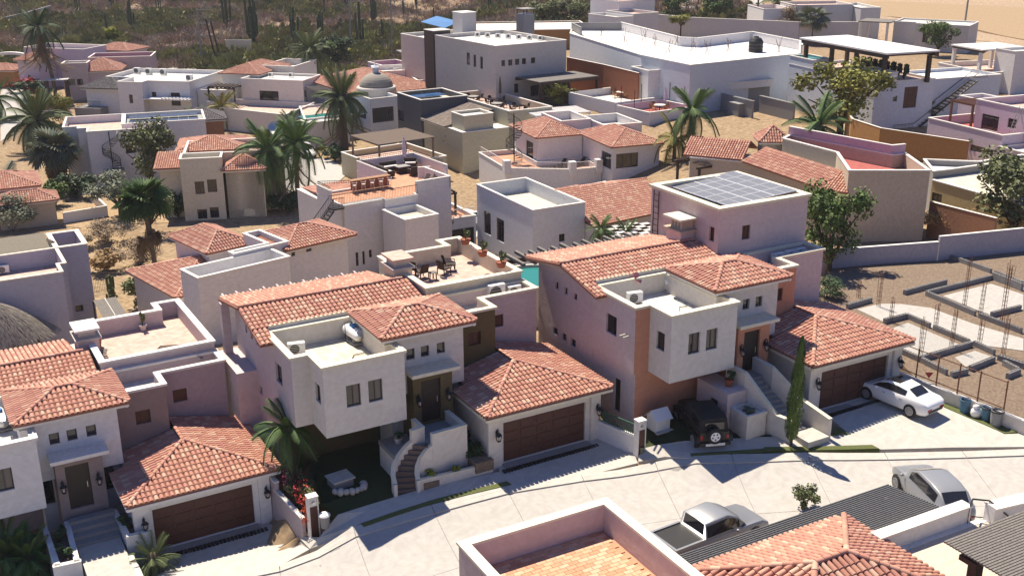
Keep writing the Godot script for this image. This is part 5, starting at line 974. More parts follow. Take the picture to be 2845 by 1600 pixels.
	for i in 420:
		var p := Vector3(rng.randf_range(-3.2, 3.2), 3.4 + rng.randf() * .25, rng.randf_range(-1.7, 2)); var a := rng.randfn() * .5; g.col = Color.WHITE * rng.randf_range(1.2, 4.0); g.bar(p, p + Vector3(cos(a) * 1.1, rng.randf_range(-.1, .12), sin(a) * 1.1), .035, .035)
	part(o, "dry_brush", g, "twig").set_meta("kind", "stuff")
	B = BD["white_slab_house"]; t = B.rotation.y
	acunit("grey air conditioner on the open slab roof", at(B, 1.5, 4.85, 8.5), t, "air conditioners on the flat roofs", Vector3(1.0, .9, .4))
	o = thing("wooden_ladder", "long pale wooden ladder leaning on the unfinished block walls", "ladder", at(B, 2.4, 0, .3), t)
	for s in [0, .5]: lin(o, "rail", [Vector3(s, -2, .2), Vector3(s, 4.4, .0)], "cushion", .07)
	for i in 15: lin(o, "rung", [Vector3(0, -1.7 + i * .4, .2), Vector3(.5, -1.7 + i * .4, .2)], "cushion", .05)
	o = thing("water_tank", "black ribbed water tank on the long white building roof", "water tank", Vector3.ZERO)
	o.position = at(BD["long_white_building"], 30.21, 6.40, 17.37)
	g = G.new(); g.lathe(Vector3.ZERO, [[0, 0], [1.0, 0], [1.05, .3], [1.0, .5], [1.05, .7], [1.0, .95], [1.05, 1.2], [1.0, 1.5], [.7, 1.95], [.35, 2.05], [.35, 2.2], [0, 2.25]], 20); part(o, "tank", g, "black")
	var rb := [[5.64, 6.40, 3.34], [12.80, 6.40, 4.40], [13.78, 6.40, 7.15], [18.74, 6.40, 6.80], [28.40, 6.40, 4.46], [19.84, 6.40, 9.87], [26.75, 6.40, 9.27], [31.16, 6.40, 9.15], [29.39, 6.40, 13.50], [31.74, 6.40, 20.09]]
	for i in rb.size():
		o = thing("roof_rebar", "bundle of thin rusty bars standing on the long white roof, %s" % ["one", "two", "three", "four", "five", "six", "seven", "eight", "nine", "ten"][i], "rebar", at(BD["long_white_building"], rb[i][0], rb[i][1], rb[i][2]), 0, "rebar bundles on the long white roof")
		for k in 5: lin(o, "bar", [Vector3(rng.randf_range(-.5, .5), 0, rng.randf_range(-.3, .3)), Vector3(rng.randf_range(-.6, .6), rng.randf_range(1.2, 2.2), 0)], "rust", .04)
	# bottom right houses
	foreground()
func at_local(u: float, y: float, w: float) -> Vector3: return W(u, y, w)
func letters(o: Node3D, txt: String, p: Vector3, turn: float, sz: float):
	var tm := TextMesh.new(); tm.text = txt; tm.font = SystemFont.new(); tm.font.font_names = PackedStringArray(["Droid Serif"]); tm.font_size = 32; tm.pixel_size = sz / 32.0; tm.depth = .01
	var m := MeshInstance3D.new(); m.mesh = tm; m.name = "lettering"; m.position = p; m.rotation.y = turn; m.material_override = M["whitepaint"]; o.add_child(m)
func thatch(called: String, label: String, p: Vector3, turn: float, rx: float, rz: float, y1: float, y0: float):
	var o := thing(called, label, "thatched roof", p, turn); var g := G.new(); g.usec = true
	for i in 10:
		for j in 28:
			var f := func(a, b): var t: float = a / 10.0; var q: float = b * TAU / 28; return Vector3(cos(q) * rx * t, lerpf(y1, y0, pow(t, 1.3)), sin(q) * rz * t * 1.1)
			g.col = Color.WHITE * .7; g.q(f.call(i, j), f.call(i + 1, j), f.call(i + 1, j + 1), f.call(i, j + 1))
	for i in 5200:
		var t := sqrt(rng.randf()); var q := rng.randf() * TAU; var d := Vector3(cos(q) * rx, 0, sin(q) * rz * 1.1); var a := d * t + Vector3(0, lerpf(y1, y0, pow(t, 1.3)) + .03, 0); var t2 := t + .12; var b := d * t2 + Vector3(0, lerpf(y1, y0, pow(t2, 1.3)) + .08 * rng.randf(), 0)
		var s := Vector3(-sin(q), 0, cos(q)) * .03; g.col = Color.WHITE * rng.randf_range(.6, 2.0); g.t(a - s, a + s, b + s * rng.randfn() * 3)
	var m := part(o, "thatch", g, "thatchstraw"); m.set_meta("kind", "stuff")
	for i in 6: lin(o, "post", [Vector3(cos(i * TAU / 6) * rx * .7, -2, sin(i * TAU / 6) * rz * .7), Vector3(cos(i * TAU / 6) * rx * .7, y0 + .6, sin(i * TAU / 6) * rz * .7)], "wood", .16)
func parasol(label: String, p: Vector3, hh: float, mat: String):
	var o := thing("closed_parasol", label, "parasol", p); lin(o, "pole", [Vector3.ZERO, Vector3(0, hh, 0)], "wood", .06)
	var g := G.new(); g.lathe(Vector3.ZERO, [[.1, hh * .36], [.22, hh * .4], [.2, hh * .7], [.08, hh * .97], [0, hh]], 8); part(o, "canopy", g, mat); g = G.new(); g.tube(Vector3.ZERO, Vector3(0, .12, 0), .3, .3, 12); part(o, "base", g, "block")
func dining(label: String, p: Vector3, turn: float, top: String, mat: String):
	var o := thing("dining_table", label.replace("table set", "table").replace("table and chairs", "table with chairs around it"), "table", p, turn)
	var g := G.new(); g.tube(Vector3(0, .7, 0), Vector3(0, .75, 0), .8, .8, 16); part(o, "tabletop", g, top); g = G.new(); g.tube(Vector3.ZERO, Vector3(0, .7, 0), .08, .08, 8); part(o, "leg", g, "wood")
	var w := ["left", "front", "right", "back"]
	for i in 4:
		var a := turn + i * PI / 2 + .5; var c := chair("%s chair on the %s side of the %s" % [mat, w[i], label.split(",")[0].replace("outdoor table set on the ", "").replace("teak table and chairs ", "").replace("roof terrace", "terrace")] + ("" if not "," in label else "," + label.split(",")[1]), p + Vector3(cos(a), 0, sin(a)) * 1.15, -a - PI / 2, mat, "roof terrace chairs", "chair")
func spiral(label: String, p: Vector3, hh: float):
	var o := thing("spiral_stair", label, "spiral stair", p); var g := G.new(); g.tube(Vector3.ZERO, Vector3(0, hh + .9, 0), .07, .07, 8); part(o, "pole", g, "iron")
	var n := int(hh / .24)
	for i in n:
		g = G.new(); var a := i * .42; var b := a + .44; var y := (i + 1) * hh / n
		g.t(Vector3(0, y, 0), Vector3(cos(a), y, -sin(a)) * Vector3(1, 1, 1) + Vector3(0, 0, 0), Vector3(cos(b), y, -sin(b))); g.q(Vector3(0, y - .05, 0), Vector3(cos(a), y - .05, -sin(a)), Vector3(cos(a), y, -sin(a)), Vector3(0, y, 0)); g.q(Vector3(cos(a), y - .05, -sin(a)), Vector3(cos(b), y - .05, -sin(b)), Vector3(cos(b), y, -sin(b)), Vector3(cos(a), y, -sin(a)))
		part(o, "step", g, "iron")
	g = G.new()
	for i in n * 2:
		var a := i * .21; var y := i * hh / n / 2; var q := Vector3(cos(a), y, -sin(a)); g.bar(q, q + Vector3(0, .95, 0), .03, .03); var b := a + .21; g.bar(q + Vector3(0, .95, 0), Vector3(cos(b), y + hh / n / 2 + .95, -sin(b)), .05, .05)
	part(o, "handrail", g, "iron")
func person(p: Vector3, turn: float):
	var o := thing("person", "person sitting in the right roof pool with only head and shoulders out", "person", p, turn)
	var g := G.new(); var R := [[.0, -.3, .0], [.15, -.3, .11], [.17, 0, .11], [.16, .2, .1], [.19, .38, .11], [.21, .5, .1], [.14, .58, .08], [.06, .62, .06], [.055, .68, .06], [.075, .72, .085], [.085, .8, .1], [.08, .88, .1], [.05, .95, .07], [0, .97, 0]]
	for i in R.size() - 1:
		for j in 14:
			var f := func(r, k): return Vector3(cos(k * TAU / 14) * r[0], r[1], -sin(k * TAU / 14) * r[2])
			var A: Vector3 = f.call(R[i], j); var B: Vector3 = f.call(R[i], j + 1); var C: Vector3 = f.call(R[i + 1], j + 1); var D: Vector3 = f.call(R[i + 1], j)
			var nn := func(q: Vector3): return Vector3(q.x, 0, q.z).normalized()
			g.tn(A, B, C, nn.call(A), nn.call(B), nn.call(C)); g.tn(A, C, D, nn.call(A), nn.call(C), nn.call(D))
	for s in [-1, 1]:
		g.tube(Vector3(s * .18, .5, 0), Vector3(s * .29, .28, .08), .055, .045, 8, false); g.tube(Vector3(s * .29, .28, .08), Vector3(s * .22, .14, .3), .045, .035, 8, false)
	part(o, "body", g, "skin"); g = G.new(); g.ball(Vector3(0, .85, -.015), Vector3(.095, .13, .11), 10, 6, -.2, 1); part(o, "hair", g, "black")
func foreground():
	var f := .5
	# tile roofed house with stone parapet, bottom right
	var o := bld("corner_tile_house", "red tile hip roof with a stone clad parapet in the bottom right foreground", "house", 5.85, .9, 32.64, f)
	var t := o.rotation.y
	hip(o, 0, 7.6, -6.2, 0, 3.9, 1.15, "tile", "hip", 0, "rosewall", 260)
	blk(o, "brownstone", [V(6.85, -2.45), V(7.65, -2.45), V(7.65, .05), V(6.85, .05)], 0, 3.7, .05, [], {"deck": "concpale", "cap": "concpale", "ov": .08})
	wline(o, "terrace_wall", "white", [V(7.5, -1.85), V(11.85, -1.9)], 0, 4.1, .42, "cap")
	wline(o, "low_wall", "lilac", [V(7.3, -2.6), V(7.3, -9)], 0, 3.6, .3, "cap")
	blk(o, "white", [V(7.5, -9), V(17, -9), V(17, -2.6), V(12, -2.15), V(7.5, -2.1)], 0, 3.35, .05, [], {"deck": "palestone"})
	wline(o, "terrace_wall", "white", [V(12.9, -2.5), V(17, -3.1)], 0, 4.1, .5, "cap")
	railing(o, [W(11.9, 3.4, -2.15), W(12.35, 3.4, -1.9), W(12.8, 3.4, -2.3), W(13.2, 2.9, -3.0)], .85, .4, "iron")
	var r := thing("carport_roof", "long grey corrugated carport roof in the bottom right foreground", "carport", Vector3(5.81, .9, -34.20), f + .001)
	var g := G.new(); var n := 22
	for i in n:
		var v0 := .03 - i * .1; var y := 3.45 - i * .012
		var A := W(-.1 + i * .02, y, v0); var m := Vector3(10.9 + i * .02, 0, 0)
		g.tube(A, A + m, .042, .042, 7, true)
		g.q(W(-.1, y - .03, v0 - .1), W(10.9, y - .03, v0 - .1), W(10.9, y - .03, v0), W(-.1, y - .03, v0))
	part(r, "corrugated_sheet", g, "slate")
	for e in [[.3, -.6], [5, -.6], [10, -.6]]: slab(r, "post", "wood", e[0] - .07, e[0] + .07, e[1] - .07, e[1] + .07, -.8, 3.4)
	o = thing("slat_roof", "brown slatted pergola roof on a dark column at the bottom right corner", "pergola", Vector3(14.64, .9, -32.09), f)
	for i in 40: slab(o, "slat", "greywood", -.05, 6.5, -i * .12, -i * .12 + .085, 5.36, 5.42)
	slab(o, "beam", "wood", .5, .65, -5, .1, 5.1, 5.35); slab(o, "column", "wood", .45, .8, -.95, -.6, 2.5, 5.1); slab(o, "column_head", "wood", .2, 1.05, -1.1, -.4, 4.9, 5.09)
	# brick paving on the pink terrace
	o = BD["pink_terrace_house"]; g = G.new(); g.box(Vector3(-.185, 0, -.088), Vector3(.185, .025, .088)); var me := g.mesh(); var dk: Node = o.get_node("roof_deck")
	var k := 0
	for i in 26:
		for j in 16:
			var v := -.42 - i * .19; var u := .5 + j * .385 + (i % 2) * .19
			if u > 5.4: continue
			if k < 300: part(dk, "tile", me, "paver%d" % (rng.randi() % 4), W(u, 3.32 + .985, v)); k += 1
func pots_skin(): mk("skin", Color(.32, .17, .11), .6)
func plants():
	palm("coconut_palm", "tall palm with a long skirt of dead fronds beside the lilac tower", on(-81.28, 196.25), 13.2, 4.6, "feather", 22, "leafdark", 16, Vector2(-1.6, 0), .3)
	palm("date_palm", "low wide date palm on the left before the spiral stair house", on(-67.68, 155.45), 4.3, 5.6, "date", 46, "leafdate", 6, Vector2.ZERO, .4)
	palm("fan_palm", "silvery fan palm with a shaggy round crown at the left", on(-56.64, 133.93), 4.6, 3.3, "fan", 42, "leafgrey", 8, Vector2.ZERO, .3)
	palm("fan_palm", "slim fan palm with a reddish trunk rising over the red tile yard house", on(-31.46, 92.15), 9.0, 2.5, "fan", 34, "leafpalm", 4, Vector2(-.5, 0), .2)
	palm("fan_palm", "short green fan palm between the lowest and middle front houses", on(-23.94, 80.68), 3.6, 2.2, "fan", 26, "leafpalm", 0, Vector2.ZERO, .16)
	palm("coconut_palm", "leafy coconut palm left of the pair before the cream house", on(-26.61, 122.41), 7.0, 4.3, "feather", 30, "leafpalm", 4, Vector2(-1, 0), .24)
	palm("coconut_palm", "leafy coconut palm right of the pair, above the white parked car", on(-24.81, 123.56), 7.6, 4.2, "feather", 30, "leafpalm", 4, Vector2(.3, 0), .24)
	palm("date_palm", "date palm standing behind the balcony house air conditioners", on(-35.53, 196.29), 9.0, 4.4, "date", 40, "leafdate", 8, Vector2.ZERO, .36)
	palm("date_palm", "large dark date palm in the centre before the dome house", on(-23.69, 153.51), 7.6, 4.7, "date", 46, "leafdate", 10, Vector2.ZERO, .5)
	palm("coconut_palm", "coconut palm with yellowing fronds right of the twin roof house", on(20.91, 125.97), 5.6, 3.8, "feather", 26, "leafpalm", 3, Vector2.ZERO, .25)
	palm("coconut_palm", "yellow green drooping palm low beside the brush pergola", on(19.23, 127.24), 2.6, 3.6, "feather", 16, "palmyellow", 0, Vector2.ZERO, .2)
	palm("royal_palm", "palm with hanging dead fronds before the beige house", on(28.78, 103.62), 6.6, 3.9, "feather", 24, "leafpalm", 9, Vector2(.4, 0), .3)
	var H2: Node3D = BD["front_house_001"]; var H1: Node3D = BD["front_house"]; var H3: Node3D = BD["front_house_002"]
	palm("fan_palm", "bushy palm against the side wall of the middle front house", at(H2, -.05, -.2, 1.7), 2.4, 1.9, "feather", 26, "leafpalm", 0, Vector2.ZERO, .12)
	palm("cycad", "spiky blue green sago palm beside the lowest driveway", at(H1, 8.89, 0.30, -5.14), .5, 1.35, "cycad", 40, "leafdate", 4, Vector2.ZERO, .2)
	palm("small_palm", "feathery small palm in the bottom left corner, left one", at(H1, 2.95, -0.20, -1.41), 1.0, 2.0, "date", 34, "leafpalm", 0, Vector2.ZERO, .16)
	palm("small_palm", "feathery small palm in the bottom left corner, right one", at(H1, 3.94, -0.20, -1.98), .9, 1.8, "date", 34, "leafpalm", 0, Vector2.ZERO, .16)
	var M3: Node3D = BD["blue_white_house"]
	palm("small_palm", "small arching palm by the louvred patio roof, left one", at(M3, 5.6, 1.2, -3.4), 3.6, 1.7, "feather", 22, "leafpalm", 0, Vector2(-.3, 0), .12)
	palm("small_palm", "small arching palm by the louvred patio roof, right one", at(M3, 7.6, 1.2, -3.6), 3.0, 1.7, "feather", 22, "leafpalm", 0, Vector2(.2, 0), .12)
	shrub("patio_bush", "bright green bush under the two small patio palms", at(M3, 7.0, .6, -5.0), Vector3(1.5, 1.3, 1.2), "leafpalm", 2)
	for e in [[-59.75, 187.59, 3.6, 2.4, "feather", "leafpalm", "small palm before the white wall left of the glass doors"], [-55.35, 187.46, 2.6, 2.4, "feather", "leafpalm", "small palm before the white wall right of the glass doors"], [-45.51, 171.79, 3.4, 3.6, "feather", "palmyellow", "yellow green palm spilling beside the grey tiled garage roof"], [-47.36, 164.49, 2.6, 3.2, "feather", "leafpalm", "low palm between spiral stair house and cream house"], [-81.20, 230.38, 4.2, 3.8, "date", "leafgrey", "dusty palm before the mauve house roof"], [-84.51, 179.65, 3.4, 4.5, "feather", "leafpalm", "palm reaching in from the left edge above the street"], [-59.09, 123.04, 2.2, 4.5, "feather", "leafgrey", "grey green palm at the left edge below the red roof"], [-32.21, 158.28, 3.2, 3.0, "feather", "leafpalm", "palm over the white parked car by the balcony house"], [-35.10, 178.30, 2.6, 2.6, "feather", "leaflime", "bright palm under the curved terrace wall"], [-41.23, 83.47, 3.0, 3.0, "feather", "leafpalm", "bright palm under the thatched palapa"], [46.05, 258.96, 8, 4.6, "feather", "leafdate", "far palm left of the group on the far street"], [49.53, 261.11, 7, 4.6, "feather", "leafdate", "far palm right of the group on the far street"], [57.15, 241.68, 6.2, 4.0, "feather", "leafdate", "far palm beside the grey retaining wall"], [59.88, 222.01, 4.6, 3.4, "fan", "leafgrey", "lone small fan palm before the grey retaining wall"], [15.64, 128.82, .6, 1.4, "feather", "leafpalm", "tiny palm under the picture window of the twin roof house"], [52.95, 138.93, 1.8, 2.2, "feather", "leafdark", "small palm in the shade below the black stair"], [-97.91, 272.97, 2.0, 2.6, "fan", "leaflime", "bright yellow green palm beyond the lilac house"]]:
		palm("garden_palm", e[6], on(e[0], e[1]), e[2], e[3], e[4], 20, e[5], 0, Vector2.ZERO, .18)
	# trees
	tree("feathery_tree", "tall feathery green tree before the right end of the spiral stair house", on(-43.29, 128.23), 6.4, Vector3(4.0, 4.6, 4.0), "leafolive", 0)
	tree("thorn_tree", "grey green thorny tree left of the sand lot path", on(-44.21, 119.88), 3.6, Vector3(4.0, 2.5, 3.6), "leafgrey", 1)
	tree("feathery_tree", "low green tree growing behind the slim fan palm", on(-38.70, 112.87), 3.4, Vector3(3.2, 2.6, 3.2), "leafolive", 1)
	tree("shade_tree", "broad yellow green shade tree before the pool terrace house", on(39.82, 131.55), 5.6, Vector3(6.6, 4.8, 5.5), "leafyellow", 0)
	tree("shade_tree", "dark leafy tree behind the solar roofed front house", on(23.71, 77.79), 4.0, Vector3(3.6, 3.8, 3.2), "leaf", 0)
	tree("shade_tree", "large dull green tree at the right edge above the boundary wall", on(41.48, 87.11), 4.2, Vector3(5.0, 4.0, 4.5), "leafolive", 0)
	tree("shade_tree", "dark green tree row left of the white roofed street, nearer one", on(-37.37, 239.56), 4.2, Vector3(6.5, 3.8, 4), "leafdark", 0)
	tree("shade_tree", "dark green tree behind the date palm of the balcony house", on(-40.92, 236.41), 4.0, Vector3(5.5, 3.5, 4), "leaf", 0)
	tree("wispy_tree", "wispy grey blond tree before the stone fronted house", on(-6.76, 145.42), 3.2, Vector3(2.8, 3.0, 2.6), "leafgrey", 1)
	tree("shade_tree", "round green tree between the big pavilion and the pale grey house", on(77.98, 203.03), 4.2, Vector3(4.2, 3.2, 4), "leaf", 0)
	tree("far_tree", "dark tree at the kerb of the far street, left side", on(37.74, 259.27), 3.5, Vector3(4.5, 4.5, 4), "leaf", 0)
	tree("far_tree", "dark tree among the far street palms", on(47.50, 256.68), 3.2, Vector3(5.5, 3.6, 4), "leaf", 0)
	tree("far_tree", "bare brown tree before the grey retaining wall", on(57.82, 228.91), 4.0, Vector3(4.5, 4.2, 4), "deadfrond", 1)
	tree("round_tree", "clipped round green tree behind the long white roof parapet", on(33.88, 223.11), 5.0, Vector3(2.6, 1.6, 2.4), "leafyellow", 2)
	tree("hill_tree", "green bushy tree row behind the orange wall, left of the long white building", on(8.48, 253.74), 3.2, Vector3(8, 3.6, 5), "leafolive", 0)
	tree("hill_tree", "green bushy tree right of its twin by the orange wall", on(13.92, 253.54), 3.2, Vector3(7, 3.8, 5), "leafolive", 0)
	# bushes and flowers
	var bs := thing("bougainvillea", "large bougainvillea hedge with pink and orange flowers beside the meter pillar", "bougainvillea", at(H2, -.25, -.75, -.5), H2.rotation.y)
	var c := part(bs, "foliage", CL[0], "leafolive"); c.position = Vector3(0, .6, 0); c.scale = Vector3(.75, 1.1, 2.1)
	for e in [["flowerpink", Vector3(.2, .75, -.6), Vector3(.55, .75, 1.1)], ["flowerorange", Vector3(.12, .5, .9), Vector3(.58, .85, 1.1)], ["flowermagenta", Vector3(-.15, .8, -1.1), Vector3(.5, .55, .8)], ["flowerred", Vector3(.08, .65, .2), Vector3(.62, .85, 1.3)], ["flowerorange", Vector3(-.15, .1, 1.5), Vector3(.5, .8, .6)]]:
		c = part(bs, "blossom", CL[5], e[0]); c.position = e[1]; c.scale = e[2]
	shrub("bougainvillea", "dark red bougainvillea before the lilac terrace house", on(51.11, 118.00, .2), Vector3(2.6, 1.5, 1.5), "leafolive", 2, "", "flowerpink", "bougainvillea")
	shrub("bougainvillea", "magenta bougainvillea against the pink terrace house wall at the bottom", at(BD["pink_terrace_house"], 6.5, -.2, -3.6), Vector3(.5, .8, 2.0), "leafolive", 2, "", "flowermagenta", "bougainvillea")
	shrub("bougainvillea", "orange pink flowering shrub left of the balcony garage", on(-50.53, 184.79), Vector3(1.8, 2.0, 1.5), "leafpalm", 2, "", "flowerpink", "bougainvillea")
	shrub("kerb_bush", "small leafy bush at the kerb beside the corrugated carport", on(13.39, 44.33, .1), Vector3(.75, .75, .7), "leafolive", 2)
	shrub("young_tree", "pale yellow leaved young tree at the left edge before the lowest house", at(H1, 3.46, 0.50, 3.18), Vector3(.7, 1.3, .7), "leafyellow", 4)
	shrub("lot_bush", "dry yellow shrub beside the reddish brown wall", on(36.70, 87.93), Vector3(3.4, 1.3, 1.6), "drygrass", 1)
	shrub("dry_tuft", "large straw coloured tussock on the path behind the courtyard house", on(-39.18, 100.61), Vector3(2.0, 1.3, 1.8), "drygrass", 2)
	shrub("dry_bush", "brown dry bushes along the lower edge of the sand lot", on(-42.41, 109.50), Vector3(3.8, 1.5, 2.4), "deadfrond", 1); shrub("dry_bush", "bare grey bush in front of the courtyard house roof", on(-36.46, 102.23), Vector3(3.0, 1.6, 2.2), "deadfrond", 1)
	shrub("garden_bush", "green bush at the upper left corner of the sand lot", on(-53.78, 125.33), Vector3(2.2, 1.9, 1.8), "leaf", 2); shrub("garden_bush", "dark bushes at the top of the sand lot under the spiral stair house", on(-52.80, 129.06), Vector3(3.4, 2.0, 2), "leafdark", 2)
	shrub("garden_bush", "olive bushes in the garden behind the lowest terrace", on(-32.47, 90.44), Vector3(2.4, 1.8, 1.8), "leafolive", 2); shrub("garden_bush", "thorny dark bush at the left edge below the palm", on(-54.27, 114.68), Vector3(4.2, 2.4, 2.6), "leafgrey", 1)
	shrub("garden_bush", "yellow green bushes left of the spiral stair house", on(-72.68, 175.85), Vector3(3, 3, 2.4), "leafyellow", 0); shrub("garden_bush", "clipped hedge with red flowers at the foot of the lilac tower", on(-91.34, 208.37), Vector3(4.5, 1.6, 2), "leafdark", 2, "", "flowerred")
	shrub("garden_bush", "yellow bush beside the long brown garden wall", on(18.03, 163.00), Vector3(2.4, 1.6, 1.6), "leafyellow", 2); shrub("garden_bush", "green bush at the left end of the long brown garden wall", on(13.06, 165.62), Vector3(3, 2, 2), "leaf", 2); shrub("garden_bush", "yellow green bush at the corner of the tan modern house", on(6.60, 155.66), Vector3(3.2, 2.0, 2), "leafyellow", 2)
	shrub("garden_bush", "spiky yellow green bush before the dark garage, white car street", on(-26.56, 150.10), Vector3(1.4, 1.2, 1.2), "palmyellow", 4); shrub("garden_bush", "dark bushes in the shade of the large date palm", on(-24.25, 148.36), Vector3(1.8, 1.5, 1.5), "leafdark", 2); shrub("garden_bush", "dark bush against the cream house corner", on(-37.65, 119.76), Vector3(1.6, 2.2, 1.4), "leafdark", 2)
	shrub("garden_bush", "dark hedge at the foot of the two coconut palms", on(-25.53, 121.23), Vector3(3, 1.6, 1.6), "leafdark", 2); shrub("garden_bush", "shaded scrubby bushes at the corner behind the right garage", on(21.52, 70.93), Vector3(2.2, .9, 1.6), "leafdark", 1)
	# cypress
	var o := thing("cypress", "narrow dark cypress standing in the grass strip by the road", "cypress", on(14.03, 49.60, .1), 0)
	var g := G.new(); g.tube(Vector3(0, -.2, 0), Vector3(.12, 5.6, 0), .09, .03, 7); part(o, "trunk", g, "bark")
	g = G.new(); g.usec = true
	for i in 5200:
		var f := pow(rng.randf(), .85); var y := .45 + f * 5.45; var r := .42 * pow(sin(PI * clampf(.12 + f * .88, 0, 1)), .6) * (1.05 - .55 * f) + .03; var a := rng.randf() * TAU
		r *= 1 + .18 * sin(a * 3 + y * 4)
		var p := Vector3(cos(a) * r * sqrt(rng.randf_range(.5, 1)) + .13 * f, y, sin(a) * r * sqrt(rng.randf_range(.5, 1))); var u := Vector3(cos(a) * .3, 1, sin(a) * .3).normalized() * .13; var s := Vector3(-sin(a), 0, cos(a)) * .035
		g.col = Color.WHITE * rng.randf_range(.5, 1.5); g.t(p - s, p + s, p + u)
	part(o, "crown", g, "leaf")
	# cactus hedge by the gate
	for i in 7: cactus("columnar garden cactus in the row beside the iron gate, %s from the back" % ["first", "second", "third", "fourth", "fifth", "sixth", "seventh"][i], on(-36.16, 94.38, -.2) + Vector3(.25 * i - .3, 0, i * .75), 1.5 + (i % 3) * .4, 1, "cacti by the gate")
func vehicles():
	var t: float = BD["front_house_002"].rotation.y
	var sedan := [[-2.3, .42, .72, .74, .72, .6], [-2.22, .3, .88, .82, .88, .6], [-1.95, .24, .97, .88, .98, .62], [-1.55, .22, .99, .89, 1.02, .62], [-.95, .2, .97, .9, 1.34, .60], [-.35, .2, .95, .9, 1.43, .61], [.25, .2, .93, .9, 1.42, .62], [.75, .2, .92, .89, 1.24, .62], [1.2, .22, .9, .89, .95, .62], [1.7, .24, .82, .87, .84, .5], [2.1, .28, .7, .8, .71, .4], [2.32, .4, .58, .66, .58, .3]]
	var p := on(20.75, 53.77, .1)
	car("white four door sedan with a dark glass roof parked before the right garage", p, 2.192, sedan, "carwhite", [-1.38, 1.35], .33, {"side": [[4, 8, -.3 if false else 0.0, .75]], "ends": [["rear_window", 3, 4, .15, .95, .98], ["windscreen", 7, 8, .05, .95, .98], ["roof_glass", 5, 7, .0, .6, .92]], "mirror": .72, "handles": [-.75, .3]})
	var suv := [[-2.4, .5, .85, .78, .85, .7], [-2.32, .4, 1.05, .86, 1.06, .68], [-2.15, .33, 1.12, .92, 1.3, .66], [-1.75, .3, 1.12, .95, 1.66, .68], [-1.0, .28, 1.1, .96, 1.74, .7], [0.1, .28, 1.08, .96, 1.72, .7], [.7, .28, 1.07, .95, 1.45, .7], [1.2, .3, 1.06, .94, 1.1, .66], [1.8, .34, .98, .9, .99, .5], [2.2, .4, .82, .82, .83, .4], [2.42, .5, .68, .7, .68, .3]]
	car("white sport utility car parked at the numbered garage", on(-5.37, 115.98, .1), 2.35, suv, "carwhite", [-1.45, 1.45], .37, {"side": [[3, 6, 0.0, .8]], "ends": [["rear_window", 2, 3, .0, .95, .98], ["windscreen", 5, 7, .15, .95, .98]], "mirror": .85, "handles": [-.7, .35]})
	car("white car seen from the front, half hidden by palm fronds", on(-28.82, 151.45, .1), -1.109, suv, "carwhite", [-1.45, 1.45], .37, {"side": [[3, 6, 0.0, .8]], "ends": [["rear_window", 2, 3, .0, .95, .98], ["windscreen", 5, 7, .15, .95, .98]], "mirror": .85, "handles": [-.7, .35]})
	# pickup under the carport, second car right of it
	var pick := [[-2.7, .5, .98, .84, .98, .78], [-2.62, .42, 1.05, .9, 1.05, .8], [-1.0, .38, 1.05, .93, 1.05, .8], [-.9, .36, 1.05, .93, 1.72, .7], [.3, .36, 1.05, .93, 1.78, .7], [.9, .36, 1.03, .92, 1.5, .68], [1.35, .38, 1.02, .92, 1.06, .66], [2.2, .42, .96, .88, .98, .5], [2.6, .5, .75, .8, .76, .4]]
	var q := car("silver pickup with an open black bed under the left end of the carport", Vector3(8.3, 1.0, -40.2), t + .06, pick, "cargrey", [-1.7, 1.7], .4, {"side": [[3, 6, 0.0, .8]], "ends": [["rear_window", 2, 3, .2, .9, .95], ["windscreen", 5, 6, .05, .95, .98]], "called": "pickup_truck", "cat": "pickup truck"})
	var g := G.new(); g.box(Vector3(-2.55, .95, -.78), Vector3(-1.0, 1.085, .78)); part(q, "bed_liner", g, "black")
	for e in [[-2.62, -2.5, -.86, .86], [-2.5, -1, -.86, -.76], [-2.5, -1, .76, .86]]:
		g = G.new(); g.box(Vector3(e[0], 1.0, e[2]), Vector3(e[1], 1.14, e[3])); part(q, "bed_rail", g, "cargrey")
	car("pale blue grey car half hidden behind the carport and white wall", on(19.09, 44.13, .1), t + 1.2, suv, "cargrey", [-1.45, 1.45], .37, {"side": [[3, 6, 0.0, .8]], "ends": [["rear_window", 2, 3, .0, .95, .98], ["windscreen", 5, 7, .15, .95, .98]], "mirror": .85})
	jeep()
	var o := thing("covered_car", "car under a grey green cover parked on the left street", "car", on(-85.02, 192.26, .1), 2.067)
	g = G.new(); var S := [[-2.3, .35, .6], [-2.2, .85, .84], [-1.7, 1.05, .92], [-1.3, 1.5, .8], [.4, 1.55, .82], [1.0, 1.1, .92], [2.1, .9, .86], [2.3, .4, .6]]
	for i in S.size() - 1:
		for s in [1.0, -1.0]:
			var a = S[i]; var b = S[i + 1]; var P := [Vector3(a[0], .15, a[2] * s), Vector3(b[0], .15, b[2] * s), Vector3(b[0], b[1] * .8, b[2] * s * .98), Vector3(a[0], a[1] * .8, a[2] * s * .98), Vector3(b[0], b[1], b[2] * s * .72), Vector3(a[0], a[1], a[2] * s * .72), Vector3(b[0], b[1] + .02, 0), Vector3(a[0], a[1] + .02, 0)]
			if s > 0: g.q(P[0], P[1], P[2], P[3]); g.q(P[3], P[2], P[4], P[5]); g.q(P[5], P[4], P[6], P[7])
			else: g.q(P[1], P[0], P[3], P[2]); g.q(P[2], P[3], P[5], P[4]); g.q(P[4], P[5], P[7], P[6])
	part(o, "car_cover", g, "cover")
	for s in [-.8, .8]:
		for x in [-1.4, 1.4]: wheel(o, Vector3(x, .32, s), .32, .2)
